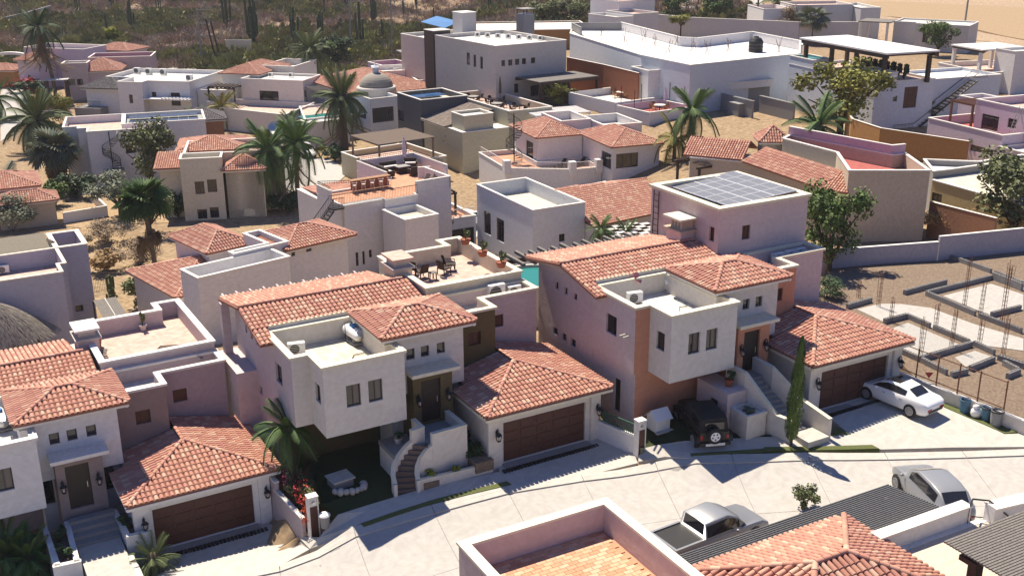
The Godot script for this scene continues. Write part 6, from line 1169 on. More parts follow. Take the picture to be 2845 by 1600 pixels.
func jeep():
	var H3: Node3D = BD["front_house_002"]
	var o := thing("off_road_car", "dark off road car with soft top and rear spare wheel in the shade", "car", at(H3, 2.9, -.42, -1.62), H3.rotation.y + 1.236)
	var g := G.new(); g.box(Vector3(-2.0, .55, -.76), Vector3(1.0, 1.12, .76)); part(o, "body", g, "cardark")
	g = G.new(); g.box(Vector3(1.0, .6, -.62), Vector3(2.05, 1.1, .62)); part(o, "hood", g, "cardark")
	g = G.new(); var a := [Vector3(-1.95, 1.12, .74), Vector3(.75, 1.12, .74), Vector3(.35, 1.78, .66), Vector3(-1.85, 1.8, .66)]
	var m := Vector3(1, 1, -1)
	g.q(a[0], a[1], a[2], a[3]); g.q(a[1] * m, a[0] * m, a[3] * m, a[2] * m); g.q(a[3], a[2], a[2] * m, a[3] * m); g.q(a[1], a[1] * m, a[2] * m, a[2]); g.q(a[0] * m, a[0], a[3], a[3] * m); part(o, "soft_top", g, "canvas")
	g = G.new(); g.box(Vector3(-1.935, 1.24, -.5), Vector3(-1.915, 1.62, .5)); part(o, "rear_window", g, "glass")
	for s in [1, -1]:
		g = G.new(); g.box(Vector3(-1.6, 1.22, s * .72 - .01), Vector3(-.6, 1.6, s * .72 + .01)); part(o, "side_window", g, "glass")
		for x in [-1.35, 1.4]:
			wheel(o, Vector3(x, .42, s * .78), .42, .26, "rim", 5)
			g = G.new(); g.bar(Vector3(x - .55, .86, s * .84), Vector3(x + .55, .86, s * .84), .26, .06); g.bar(Vector3(x - .55, .86, s * .84), Vector3(x - .68, .6, s * .84), .26, .05); part(o, "fender", g, "black")
		g = G.new(); g.box(Vector3(-2.03, .75, s * .68 - .07), Vector3(-1.97, .98, s * .68 + .07)); part(o, "tail_light", g, "redlamp")
		g = G.new(); g.tube(Vector3(2.05, .92, s * .45), Vector3(2.1, .92, s * .45), .12, .12, 12); part(o, "headlight", g, "chrome")
		g = G.new(); g.box(Vector3(.75, 1.15, s * .85 - .1), Vector3(.85, 1.35, s * .85 + .1)); part(o, "mirror", g, "black")
	g = G.new(); g.box(Vector3(-2.16, .45, -.8), Vector3(-1.98, .62, .8)); part(o, "bumper", g, "black"); g = G.new(); g.box(Vector3(-2.2, .47, -.5), Vector3(-2.165, .6, .5)); part(o, "bumper_plate", g, "plasticwhite")
	g = G.new(); g.tube(Vector3(-2.28, 1.0, -.05), Vector3(-2.03, 1.0, -.05), .40, .40, 24); var w := part(o, "spare_wheel", g, "tyre")
	g = G.new(); var e := Vector3(-2.29, 1.0, -.05)
	g.tube(e + Vector3(.02, 0, 0), e, .25, .25, 22); part(w, "spare_rim", g, "whitepaint")
	g = G.new()
	for i in 5:
		var d := Vector3(0, cos(i * TAU / 5 + .6), sin(i * TAU / 5 + .6)); g.tube(e + d * .15 + Vector3(.0, 0, 0), e + d * .15 - Vector3(.006, 0, 0), .05, .05, 6)
	part(w, "rim_opening", g, "black")
func far_things():
	# red roofed houses at the left edge
	var o := bld("red_roof_house", "red tile roofed house at the left edge behind the sand lot", "house", -54.97, -6.6, 117.21, .45)
	hip(o, -9, 3.2, 1.5, 9, 3.8, 1.2, "tile", "hip", 0, "beige"); hip(o, -2, 4.6, -2.4, 1.6, 2.9, .9, "tile", "hip", 0, "beige"); wline(o, "yard_wall", "cap", [V(4.9, -2), V(9.5, -1), V(8.8, 6)], -1, 1.2)
	o = bld("gate_house", "small orange brown gate house with a red roof at the left edge", "house", -97.42, -6.6, 213.72, -.2)
	hip(o, -9, 1.4, 0, 6, 3.4, .9, "tile", "hip", 0, "ochre")
	o = thing("gate_arch", "pale low arch spanning the far left street", "arch", on(-106.49, 236.68))
	var g := G.new()
	for i in 14:
		var x0 := -9 + i * 1.28; var f := func(x): return Vector3(x, 3.2 * (1 - pow(x / 9.2, 2)) + .6, 0)
		g.bar(f.call(x0), f.call(x0 + 1.28), .9, .55)
	part(o, "arch_beam", g, "cap")
	for x in [-9, 9]: lin(o, "pier", [Vector3(x, -1, 0), Vector3(x, 1.0, 0)], "cap", .9)
	o = thing("garden_shed", "small thatched wooden shelter before the mauve house", "shed", on(-80.25, 194.84), .2)
	for i in 7: slab(o, "roof_board", "cushion", -2, 2, i * .32 - 1, i * .32 - .72, 4.4 - i * .0, 4.48)
	for e in [[-1.7, -.8], [1.7, -.8], [1.7, 1], [-1.7, 1]]: lin(o, "post", [Vector3(e[0], -1, e[1]), Vector3(e[0], 4.4, e[1])], "wood", .35)
	var cf := thing("covered_fence", "green screened fence along the mauve house garden", "fence", on(-88.39, 206.73))
	g = G.new(); var a := Vector3.ZERO; var b := on(-80.14, 192.12) - cf.position
	g.bar(a + Vector3(0, 1, 0), b + Vector3(0, 1, 0), .08, 2.0); part(cf, "screen", g, "green")
	# container, tarpaulin, orange wall, dark sheds behind the dome house
	o = thing("shipping_container", "blue painted container with a red patch at the foot of the scrub hill", "container", on(-20.26, 251.67, .1), .55)
	g = G.new(); g.box(Vector3(-1.5, 0, -3.2), Vector3(1.5, 4.0, 3.2))
	for i in 20: g.box(Vector3(-1.44 + i * .15, .1, 3.2), Vector3(-1.37 + i * .15, 3.9, 3.24))
	part(o, "body", g, "contblue"); slab(o, "container_roof", "cap", -1.52, 1.52, -3.22, 3.26, 4.0, 4.06); slab(o, "painted_patch", "flowerpinkpaint", -1.2, .6, -3.27, -3.245, 1.7, 2.8)
	o = thing("blue_tarpaulin", "bright blue tarpaulin stretched on poles beside the container", "tarpaulin", on(-15.36, 245.17), .3)
	g = G.new(); g.q(Vector3(-4.4, 7.6, 0), Vector3(.2, 6.4, 3), Vector3(4.2, 7.4, .4), Vector3(0, 8.4, -3.4)); g.q(Vector3(.2, 6.36, 3), Vector3(-4.4, 7.56, 0), Vector3(0, 8.36, -3.4), Vector3(4.2, 7.36, .4)); part(o, "sheet", g, "blue")
	for e in [[-4.4, 7.6, 0], [.2, 6.4, 3], [4.2, 7.4, .4], [0, 8.4, -3.4]]: lin(o, "pole", [Vector3(e[0], 0, e[2]), Vector3(e[0], e[1], e[2])], "wood", .14)
	o = thing("dark_shed", "dark brown open sided shed below the container", "shed", on(-18.18, 238.77), .4)
	slab(o, "roof_sheet", "block", -6, 7, -2, 2.4, 2.9, 3.1); slab(o, "fascia", "wood", -6.1, 7.1, -2.15, -2.0, 2.0, 3.1)
	for x in [-5.5, -2.5, 3.5, 6.5]: lin(o, "post", [Vector3(x, -1, 1.8), Vector3(x, 2.9, 1.8)], "terracotta", .7)
	o = bld("orange_wall_house", "low orange brown building with a pale flat roof behind the tan house", "building", 5.94, .3, 216.18, .1)
	blk(o, "ochre", [V(-14, 0), V(10, 0), V(10, 16), V(-14, 16)], 0, 3.4, .2); slab(o, "red_awning", "redroof", 9.2, 14, -1, 6, 3.0, 3.2)
	o = bld("white_pool_side_house", "white block house with roof pool at the dome house, low rounded parapet", "house", -14.96, -5.2, 175.85, .3)
	blk(o, "lilac", [V(0, 0), V(7.5, -1.5), V(13, 0), V(14.6, 3), V(13, 6.5), V(8, 8.2), V(0, 8.5)], 0, 5.4, .6, [], {"deck": "grey"}); blk(o, "white", [V(-5, 6), V(2, 6), V(2, 13), V(-5, 13)], 0, 6.2, .7)
	# poles and street lamps
	for e in [[-68.89, 247.25, 11.5, "double armed power pole beside the scrub, left"], [-27.00, 253.12, 13, "tall grey power pole in front of the scrub hill"], [-37.16, 259.04, 12, "curved street lamp pole before the scrub hill"], [93.04, 229.73, 12, "leaning pole on the bare hillside at the right"], [52.16, 237.96, 9, "dark pole behind the long white building"]]:
		o = thing("power_pole", e[3], "pole", on(e[0], e[1])); lin(o, "pole", [Vector3(0, -.5, 0), Vector3(.1, e[2], 0)], "concgrey" if e[2] > 10 else "wood", .3)
		for y in ([e[2] - .3, e[2] - 3.2, e[2] - 5.8] if e[2] < 12 and e[2] > 11 else [e[2] - .6]): lin(o, "crossarm", [Vector3(-.2, y, 0), Vector3(3.4 if e[2] < 12 else 1.4, y + .05, 0)], "concgrey", .18)
	for e in [[-64.99, 245.41, 9.5], [-63.95, 245.38, 9.0]]:
		o = thing("wooden_pole", "thin leaning wooden pole near the double armed power pole, %s" % ("left" if e[2] > 9.2 else "right"), "pole", on(e[0], e[1])); lin(o, "pole", [Vector3(0, -.5, 0), Vector3(-1.6, e[2], 0)], "wood", .3)
	o = thing("billboard", "small blank grey billboard at the foot of the scrub hill", "billboard", on(-61.14, 250.55), -.1); slab(o, "board", "alum", -3.0, 3.0, -.05, .05, 1.2, 4.2); slab(o, "frame_edge", "cap", -3.1, 3.1, -.06, .06, 4.2, 4.3)
	for x in [-2.4, 2.4]: lin(o, "post", [Vector3(x, -.5, .1), Vector3(x, 1.4, .1)], "wood", .15)
	o = thing("hill_wall", "long low concrete wall running through the scrub at the upper left", "wall", on(-139.56, 307.09))
	g = G.new(); var P := [V(-140.40, 300.74), V(-139.56, 307.09), V(-137.37, 317.78), V(-136.63, 335.33)]
	for i in 3: g.bar(on(P[i].x, P[i].y, .8) - o.position, on(P[i + 1].x, P[i + 1].y, .8) - o.position, .4, 2.4)
	part(o, "wall", g, "concgrey")
func scrub():
	# bushes nobody could count: twiggy brown, olive green, grey
	var protos := []
	for k in 3:
		var g := G.new(); g.usec = true
		var n: int = [70, 95, 60][k]
		for i in n:
			var d := Vector3(rng.randfn(), absf(rng.randfn()) * .8 + .1, rng.randfn()).normalized(); var p := d * Vector3(1, .95, 1) * rng.randf_range(.3, 1.0)
			var s := d.cross(Vector3(rng.randfn(), rng.randfn(), rng.randfn())).normalized(); var u := (d + Vector3(0, .4, 0)).normalized()
			g.col = Color.WHITE * rng.randf_range(.55, 1.5); g.col.a = 1
			if k == 1: g.q(p - s * .15 - u * .08, p + s * .15 - u * .08, p + s * .1 + u * .16, p - s * .1 + u * .16)
			else: g.t(p - s * .05, p + s * .05, p + u * rng.randf_range(.2, .5)); g.t(p * .2 - s * .025, p * .2 + s * .025, p)
		protos.append(g.mesh())
	var n2 := FastNoiseLite.new(); n2.seed = 9; n2.frequency = .018; n2.fractal_octaves = 4
	var X := [[], [], []]; var tries := 0
	while tries < 26000:
		tries += 1
		var z := 212 + 230 * pow(rng.randf(), 1.25); var x := rng.randf_range(-.52, .24) * z
		if x > 62 - (z - 212) * .02: continue
		if z < 232 and x > -22: continue
		if z < 250 and x > 2: continue
		if z < 238 and x < -62 and x > -118: continue
		var d := n2.get_noise_2d(x, z)
		if d < -.33 and rng.randf() < .8: continue
		var k := 1 if d > .10 + rng.randfn() * .12 else (2 if rng.randf() < .3 else 0)
		var s := rng.randf_range(.5, 1.35) * (1.25 if k == 1 else 1.0); if rng.randf() < .05: s *= 1.7
		X[k].append([Vector3(x, ter(x, z), -z), s])
	var mats := ["scrubbrown", "scrubgreen", "scrubgrey"]; var nm := ["dry_brown_scrub", "green_scrub", "grey_scrub"]; var lb := ["dry brown leafless scrub covering the hill behind the houses", "olive green bushes scattered through the scrub hill", "pale grey twiggy bushes scattered through the scrub hill"]
	for k in 3:
		var mm := MultiMesh.new(); mm.transform_format = MultiMesh.TRANSFORM_3D; mm.use_colors = true; mm.mesh = protos[k]; mm.instance_count = X[k].size()
		for i in X[k].size():
			var e = X[k][i]; mm.set_instance_transform(i, Transform3D(Basis(Vector3.UP, rng.randf() * TAU).scaled(Vector3(e[1], e[1] * rng.randf_range(.7, 1.2), e[1]) * 1.5), e[0])); var c := rng.randf_range(.65, 1.35); mm.set_instance_color(i, Color(c, c * rng.randf_range(.92, 1.06), c * rng.randf_range(.85, 1.05)))
		var o := MultiMeshInstance3D.new(); o.multimesh = mm; o.material_override = M[mats[k]]; o.name = numbered(nm[k]); add_child(o); tag(o, lb[k], "scrub"); o.set_meta("kind", "stuff")
	var cs := [[-98.59, 291.95, 8.5, 3, "with three arms above the lilac house"], [-100.79, 279.48, 6.5, 1, "thin one beside the bright yellow palm"], [-125.73, 327.37, 5.5, 3, "by the hill wall"], [-120.05, 339.36, 8, 4, "tallest at the upper left"], [-103.69, 332.50, 5, 3, "small one high on the hill at left"], [-75.52, 298.43, 11, 4, "tall slender clump behind the power pole"], [-61.86, 267.69, 11, 8, "broad many armed clump right of the billboard"], [-61.65, 268.69, 8.5, 5, "group behind the balcony house"], [-52.09, 269.41, 9, 4, "leaning one left of the curved lamp"], [-47.11, 277.69, 7, 5, "bushy one below the hill centre"], [-48.92, 334.95, 6, 5, "high on the hill, centre left"], [-36.36, 269.93, 10, 3, "dark one right of the curved lamp"], [-37.09, 303.38, 7.5, 4, "upright one left of the tall grey pole"], [-52.97, 320.23, 5, 1, "single stem on the hill centre"], [-31.90, 277.19, 5, 1, "low one near the tall grey pole"], [-28.44, 340.45, 5.5, 4, "high on the hill above the container"], [-5.67, 291.48, 7, 3, "behind the sign tower"], [14.83, 276.93, 6, 3, "right part of the hill"], [19.40, 266.91, 8, 3, "far right before the white stepped house"], [21.81, 269.21, 8, 2, "slim one next to the far white stepped house"], [-20.29, 295.85, 5, 1, "thin one above the tarpaulin"], [-119.47, 280.10, 4.5, 1, "small one at the far left of the hill"], [-73.12, 342.26, 4, 2, "top of the hill left of centre"], [-30.38, 319.37, 5, 2, "between tall grey pole and tarpaulin"]]
	for e in cs: cactus("cardon cactus on the scrub hill, " + e[4], on(e[0], e[1]), e[2], e[3])

# ---------------------------------------------------------------- the three front houses, built to one plan
func front_house(k: int, label: String, x: float, g: float, z: float, w: float, c: Dictionary) -> Node3D:
	var h := bld("front_house", label, "house", x, g, z, w, "")
	var capm: String = c.cap
	# ground floor and main body
	var gv: float = c.gv
	var body := [V(.1, 4.46), V(8.95, 4.46), V(8.95, 10.4), V(.1, 10.4)]
	var lo := [[3, 10.4 - 8.53, 10.4 - 8.17, 5.03, 5.46, "x"], [3, 10.4 - 7.53, 10.4 - 7.19, 5.02, 5.42, "x"], [3, 10.4 - 6.53, 10.4 - 6.18, 5.01, 5.38, "x"],
		[3, 10.4 - 8.73, 10.4 - 8.2, 2.22, 2.64, "x"], [3, 10.4 - 7.74, 10.4 - 7.24, 2.2, 2.62, "x"], [3, 10.4 - 6.77, 10.4 - 6.24, 2.17, 2.62, "x"]]
	blk(h, c.side, body, 0, 6.2, .0, lo, {"cap": capm, "ov": .0, "ch": .02})
	blk(h, c.side, [V(.1, gv), V(8.95, gv), V(8.95, 4.42), V(.1, 4.42)], 0, 2.79 if gv > 1 else 2.79, 0, [[3, 4.42 - 2.36, 4.42 - 1.75, .02, 1.95, "k"]] if k == 3 else [], {"cap": capm, "ov": .0, "ch": .0, "em": {0: c.low}})
	# gable ends under the roof
	for uu in [.1, 8.95]:
		var ge := G.new()
		var P := [W(uu, 6.22, 10.4), W(uu, 6.22, 4.5), W(uu, 6.5, 4.5), W(uu, 6.93, 6.82), W(uu, 6.33, 10.4)]
		for i in range(1, 4): ge.t(P[0], P[i], P[i + 1])
		part(h, "gable_wall", ge, c.side)
	# the bay with its walled flat roof
	var bay := [V(.0, .46), V(.9, .46), V(.9, -1.36), V(5.05, -1.36), V(5.05, -.1), V(4.72, -.1), V(4.72, 4.42), V(0, 4.42)]
	var bo := [[2, 1.1, 1.83, 4.14, 5.27, "c"], [2, 2.22, 2.95, 4.14, 5.27, "c"], [1, .46 + .42 - .28 + .0, 1.3, 4.32, 5.3, "w"]]
	if true: bo.append([7, 4.42 - 3.1, 4.42 - 2.12, 4.3, 5.36, "w"])
	blk(h, c.bay, bay, 2.8 if gv > 2 else 2.8, 6.36, .95, bo, {"cap": capm, "deck": c.deck, "th": .22, "ov": .1, "ch": .12, "em": {0: c.notch, 7: c.side}})
	wline(h, "gutter_wall", c.bay, [V(.25, 4.56), V(8.9, 4.56)], 5.4, 6.62, .14, capm)
	# roofs
	var nt := 100
	var R := [[W(-.67, 6.3, 3.12), W(.15, 6.3, 3.12), W(.15, 6.605, 4.6), W(-.67, 6.605, 4.6)], [W(-.67, 6.605, 4.6), W(8.9, 6.605, 4.6), W(8.9, 7.06, 6.82), W(-.67, 7.06, 6.82)],
		[W(8.3, 6.4, 10.65), W(-.67, 6.4, 10.65), W(-.67, 7.06, 6.82), W(8.3, 7.06, 6.82)]]
	roof(h, R, [[W(-.67, 7.08, 6.82), W(8.6, 7.08, 6.82)]], "tile", nt)
	var et := G.new()
	et.bar(W(-.5, 6.2, 3.2), W(-.5, 6.92, 6.82), .1, .12); et.bar(W(-.5, 6.92, 6.82), W(-.5, 6.3, 10.6), .1, .12); et.bar(W(-.6, 6.26, 10.55), W(8, 6.26, 10.55), .1, .12); et.bar(W(-.55, 6.2, 3.2), W(.0, 6.2, 3.2), .1, .12)
	part(h, "eave_trim", et, capm)
	var up := [V(4.76, -.05), V(8.9, -.05), V(8.9, 3.4), V(4.76, 3.4)]
	var ow: float = .46
	var ws := []
	for s in [5.72, 6.52, 7.4]:
		if k == 3 and s < 6: continue
		ws.append([0, s - 4.76, s - 4.76 + ow, 5.3, 5.88, "x"])
	blk(h, c.front, up, 3.5, 6.72, .0, ws, {"cap": capm, "ov": .22, "ch": .1})
	hip(h, 4.26, 9.45, -.49, 3.85, 6.86, .56, "tile", "hip", 0, "", nt)
	# entry: projecting surround, canopy, door, dark recesses at both sides
	blk(h, c.entry, [V(5.7, -.8), V(7.85, -.8), V(7.85, .62), V(5.7, .62)], 1.0, 4.75, 0, [[0, .42, 1.5, 2.06, 4.36, "k" if k == 3 else "d"]], {"cap": capm, "ov": -.02})
	slab(h, "canopy", capm, 5.5, 8.15, -1.2, -.04, 4.74, 4.92)
	blk(h, c.front, [V(5.08, .62), V(8.9, .62), V(8.9, 2.3), V(5.08, 2.3)], 0, 3.6, 0, [[0, .08, .55, 1.9, 3.3, "x"], [0, 2.95, 3.5, 1.9, 3.3, "x"]])
	# wing over the garage
	blk(h, c.wing, [V(8.92, 1.5), V(11.6, 1.5), V(11.6, 3.05), V(15.08, 3.05), V(15.08, 4.66), V(8.92, 4.66)], 0, 6.46, .72, [[0, 1.06, 1.8, 4.62, 5.36, "s"], [2, .63, 1.36, 4.68, 5.4, "s"]], {"cap": capm, "deck": c.deck, "ov": .1, "ch": .12, "em": {0: c.notch2, 1: c.notch2}})
	# garage
	blk(h, c.gar, [V(8.56, -3.3), V(15.0, -3.3), V(15.0, 3.0), V(8.56, 3.0)], 0, 3.0, 0, [[0, .84, 5.72, .12, 2.34, "g"]], {"cap": capm, "ov": .1, "ch": .06})
	var A := W(8.23, 3.1, -3.79); var B := W(15.61, 3.1, -3.79); var P := W(11.85, 3.98, -.04); var Q := W(11.85, 3.98, 1.5)
	roof(h, [[A, B, P], [B, W(15.61, 3.1, 3.0), W(11.85, 3.98, 3.0), P], [W(8.23, 3.1, -.06), A, P, W(11.85, 3.98, -.06)], [W(8.95, 3.267, 1.48), W(8.95, 3.267, -.06), W(11.85, 3.98, -.06), W(11.85, 3.98, 1.48)]],
		[[A, P], [B, P], [P, W(11.85, 3.98, 1.5)]], "tile", nt)
	var f := G.new()
	for e in [[A, B], [B, W(15.61, 3.1, 3)], [A, W(8.23, 3.1, -.06)]]:
		f.bar(e[0] + Vector3(0, -.2, 0), e[1] + Vector3(0, -.2, 0), .1, .14)
	f.box(Vector3(8.3, 2.82, .06), Vector3(15.55, 2.9, 3.7)); f.box(Vector3(8.3, 2.82, -2.9), Vector3(8.55, 2.9, 0)) if false else null
	part(h, "eave_trim", f, capm)
	slab(h, "pilaster", c.gar, 14.55, 15.12, -3.46, -3.28, -.2, 2.8); slab(h, "pilaster", c.gar, 8.5, 9.25, -3.42, -3.28, -.2, 2.8)
	# terrace or third level
	if k != 3:
		var dk := "palepink"
		blk(h, c.terr, [V(9.1, 4.7), V(15.05, 4.7), V(15.05, 12.5), V(13.5, 12.5), V(13.5, 11.3), V(9.1, 11.3)], 0, 7.0, .85, [], {"cap": capm, "deck": dk, "th": .25, "ov": .08, "ch": .1})
		var ch := G.new(); ch.box(Vector3(8.5, 6.2, -9.1), Vector3(9.6, 7.35, -7.6)); part(h, "chimney_base", ch, c.terr)
		var c2 := G.new(); c2.box(Vector3(8.36, 7.34, -9.25), Vector3(9.74, 7.44, -7.45)); c2.box(Vector3(8.62, 7.44, -8.95), Vector3(9.48, 7.84, -7.75)); part(h, "chimney_neck", c2, "concpale")
		slab(h, "chimney_cap", "palepink" if k == 2 else "cap", 8.4, 9.7, 7.5, 9.22, 7.84, 7.96)
	else:
		blk(h, c.terr, [V(8.65, 4.85), V(15.3, 4.85), V(15.3, 11.35), V(8.65, 11.35)], 0, 9.3, .55, [[0, 1.75, 2.35, 7.3, 8.15, "s"], [3, 11.35 - 5.65, 11.35 - 5.2, 7.35, 8.2, "s"]], {"cap": capm, "th": .3, "ov": .14, "ch": .14})
	# downspouts and eave rafters at the back edge
	var r := G.new()
	for i in 11:
		if k == 1: continue
		r.bar(W(-.3 + i * .78, 6.32, 10.3), W(-.3 + i * .78, 6.36, 11.3), .1, .16)
	if k != 1: part(h, "rafter_ends", r, "rosewall" if k == 2 else "greywood")
	return h
# ---------------------------------------------------------------- shapes
class G:
	var v := PackedVector3Array()
	var n := PackedVector3Array()
	var c := PackedColorArray()
	var col := Color.WHITE
	var usec := false
	func t(a: Vector3, b: Vector3, d: Vector3):
		var k := (b - a).cross(d - a).normalized()
		v.append(a); v.append(d); v.append(b)
		for i in 3: n.append(k); c.append(col)
	func tn(a: Vector3, b: Vector3, d: Vector3, na: Vector3, nb: Vector3, nd: Vector3):
		v.append(a); v.append(d); v.append(b)
		n.append(na); n.append(nd); n.append(nb)
		for i in 3: c.append(col)
	func q(a: Vector3, b: Vector3, d: Vector3, e: Vector3):
		t(a, b, d); t(a, d, e)
	func box(lo: Vector3, hi: Vector3, skip_bottom := false):
		var a := Vector3(lo.x, lo.y, hi.z); var b := hi * Vector3(1, 0, 1) + Vector3(0, lo.y, 0)
		var d := Vector3(hi.x, lo.y, lo.z); var e := lo
		var u := Vector3(0, hi.y - lo.y, 0)
		q(a, b, b + u, a + u); q(b, d, d + u, b + u); q(d, e, e + u, d + u); q(e, a, a + u, e + u)
		q(a + u, b + u, d + u, e + u)
		if not skip_bottom: q(e, d, b, a)
	func bar(p: Vector3, r: Vector3, w := .05, h := .05):
		var d := (r - p).normalized()
		var s := d.cross(Vector3.UP)
		if s.length() < .01: s = Vector3.RIGHT
		s = s.normalized() * w * .5
		var u := s.cross(d).normalized() * h * .5
		var A := [p - s - u, p + s - u, p + s + u, p - s + u]
		var k := r - p
		for i in 4:
			var j := (i + 1) % 4
			q(A[j], A[i], A[i] + k, A[j] + k)
		q(A[0], A[1], A[2], A[3]); q(A[3] + k, A[2] + k, A[1] + k, A[0] + k)
	func tube(p: Vector3, r: Vector3, ra: float, rb: float, m := 8, caps := true):
		var d := (r - p).normalized()
		var s := d.cross(Vector3.UP)
		if s.length() < .01: s = Vector3.RIGHT
		s = s.normalized(); var u := s.cross(d)
		for i in m:
			var a0 := TAU * i / m; var a1 := TAU * (i + 1) / m
			var n0 := s * cos(a0) + u * sin(a0); var n1 := s * cos(a1) + u * sin(a1)
			tn(p + n0 * ra, r + n1 * rb, p + n1 * ra, n0, n1, n1); tn(p + n0 * ra, r + n0 * rb, r + n1 * rb, n0, n0, n1)
			if caps:
				t(p, p + n0 * ra, p + n1 * ra); t(r, r + n1 * rb, r + n0 * rb)
	func ball(o: Vector3, r: Vector3, m := 10, k := 6, y0 := -1.0, y1 := 1.0):
		for i in k:
			var t0 := lerpf(asin(y0), asin(y1), float(i) / k); var t1 := lerpf(asin(y0), asin(y1), float(i + 1) / k)
			for j in m:
				var a0 := TAU * j / m; var a1 := TAU * (j + 1) / m
				var f := func(a, tt): return Vector3(cos(a) * cos(tt), sin(tt), -sin(a) * cos(tt))
				var A: Vector3 = f.call(a0, t0); var B: Vector3 = f.call(a1, t0); var C: Vector3 = f.call(a1, t1); var D: Vector3 = f.call(a0, t1)
				if t0 > -PI / 2 + .01: tn(o + A * r, o + B * r, o + C * r, A, B, C)
				if t1 < PI / 2 - .01: tn(o + A * r, o + C * r, o + D * r, A, C, D)
	func lathe(o: Vector3, prof: Array, m := 12):   # prof: [r, y] from the bottom up
		for i in prof.size() - 1:
			var p = prof[i]; var r = prof[i + 1]
			var k := Vector2(r[1] - p[1], p[0] - r[0]).normalized()
			for j in m:
				var a0 := TAU * j / m; var a1 := TAU * (j + 1) / m
				var d0 := Vector3(cos(a0), 0, -sin(a0)); var d1 := Vector3(cos(a1), 0, -sin(a1))
				var A: Vector3 = o + d0 * p[0] + Vector3.UP * p[1]; var B: Vector3 = o + d1 * p[0] + Vector3.UP * p[1]
				var C: Vector3 = o + d1 * r[0] + Vector3.UP * r[1]; var D: Vector3 = o + d0 * r[0] + Vector3.UP * r[1]
				var n0 := d0 * k.x + Vector3.UP * k.y; var n1 := d1 * k.x + Vector3.UP * k.y
				if p[0] > .0001: tn(A, B, C, n0, n1, n1)
				if r[0] > .0001: tn(A, C, D, n0, n1, n0)
	func poly(pts: Array, up := true):                 # flat polygon given counter-clockwise from above
		var p2 := PackedVector2Array()
		for p in pts: p2.append(Vector2(p.x, p.z))
		var ix := Geometry2D.triangulate_polygon(p2)
		for i in range(0, ix.size(), 3):
			var a: Vector3 = pts[ix[i]]; var b: Vector3 = pts[ix[i + 1]]; var d: Vector3 = pts[ix[i + 2]]
			if ((b - a).cross(d - a).y > 0) == up: t(a, b, d)
			else: t(a, d, b)
	func mesh() -> ArrayMesh:
		var m := ArrayMesh.new()
		if v.is_empty(): return m
		var A := []; A.resize(Mesh.ARRAY_MAX)
		A[Mesh.ARRAY_VERTEX] = v; A[Mesh.ARRAY_NORMAL] = n
		if usec: A[Mesh.ARRAY_COLOR] = c
		m.add_surface_from_arrays(Mesh.PRIMITIVE_TRIANGLES, A)
		return m

func numbered(s: String) -> String:
	var k: int = cnt.get(s, 0); cnt[s] = k + 1
	return s if k == 0 else "%s_%03d" % [s, k]
func tag(o: Node, label: String, cat: String, group := "") -> Node:
	o.set_meta("label", label); o.set_meta("category", cat)
	if group != "": o.set_meta("group", group)
	return o
func thing(called: String, label: String, cat: String, p := Vector3.ZERO, turn := 0.0, group := "") -> Node3D:
	var o := Node3D.new(); o.name = numbered(called); add_child(o)
	o.position = p; o.rotation.y = turn
	tag(o, label, cat, group)
	return o
func part(par: Node, called: String, g, mat, p := Vector3.ZERO) -> MeshInstance3D:
	var o := MeshInstance3D.new()
	o.mesh = g.mesh() if g is G else g
	o.material_override = M[mat] if mat is String else mat
	var nm := called; var k := 0
	while par.has_node(NodePath(nm)): k += 1; nm = "%s_%03d" % [called, k]
	o.name = nm; o.position = p
	par.add_child(o)
	return o
func struct(called: String, g, mat) -> MeshInstance3D:
	var o := MeshInstance3D.new(); o.name = numbered(called)
	o.mesh = g.mesh() if g is G else g
	o.material_override = M[mat]; o.set_meta("kind", "structure")
	add_child(o)
	return o
func copy(o: Node3D, label := "", p := Vector3.ZERO, turn := 0.0, sc := 1.0) -> Node3D:
	var r := o.duplicate(); r.name = numbered(String(o.name).rstrip("0123456789").trim_suffix("_") if String(o.name)[-1].is_valid_int() else String(o.name))
	add_child(r); r.position = p; r.rotation = Vector3(0, turn, 0); r.scale = Vector3.ONE * sc
	if label != "": r.set_meta("label", label)
	return r
func V(u: float, w: float) -> Vector2: return Vector2(u, w)
func W(u: float, y: float, w: float) -> Vector3: return Vector3(u, y, -w)
func L(p: Vector2, y: float) -> Vector3: return Vector3(p.x, y, -p.y)
func sm(a: float, b: float, x: float) -> float:
	var t := clampf((x - a) / (b - a), 0, 1)
	return t * t * (3 - 2 * t)
func tab(xs: Array, ys: Array, x: float) -> float:
	if x <= xs[0]: return ys[0]
	for i in xs.size() - 1:
		if x <= xs[i + 1]: return lerpf(ys[i], ys[i + 1], (x - xs[i]) / (xs[i + 1] - xs[i]))
	return ys[-1]

# ---------------------------------------------------------------- the lie of the land
func ter(x: float, z: float) -> float:
	var U := x * .8727 + z * .4882; var Vv := -x * .4882 + z * .8727
	var d := Vv - (51.6 - .302 * (U + 2.1))
	var lots := tab([-20, 13.1, 14.3, 29.6, 31.0, 60], [-3.4, -2.85, -.06, -.06, .98, 1.2], U)
	var st := tab([-20, 4, 12, 18.7, 23, 27, 43, 60], [-4.2, -2.3, -1.5, -.62, -.3, -.12, .85, 1.2], U)
	var f := lerpf(st, lots, sm(-6, -.3, d))
	var xc := lerpf(18, -6, sm(125, 165, z))
	var m := lerpf(-6.6, 0, sm(xc - 18, xc + 13, x))
	m += maxf(0, z - 235) * .035
	return lerpf(f, m, sm(12, 46, d))
func on(x: float, z: float, up := 0.0) -> Vector3: return Vector3(x, ter(x, z) + up, -z)

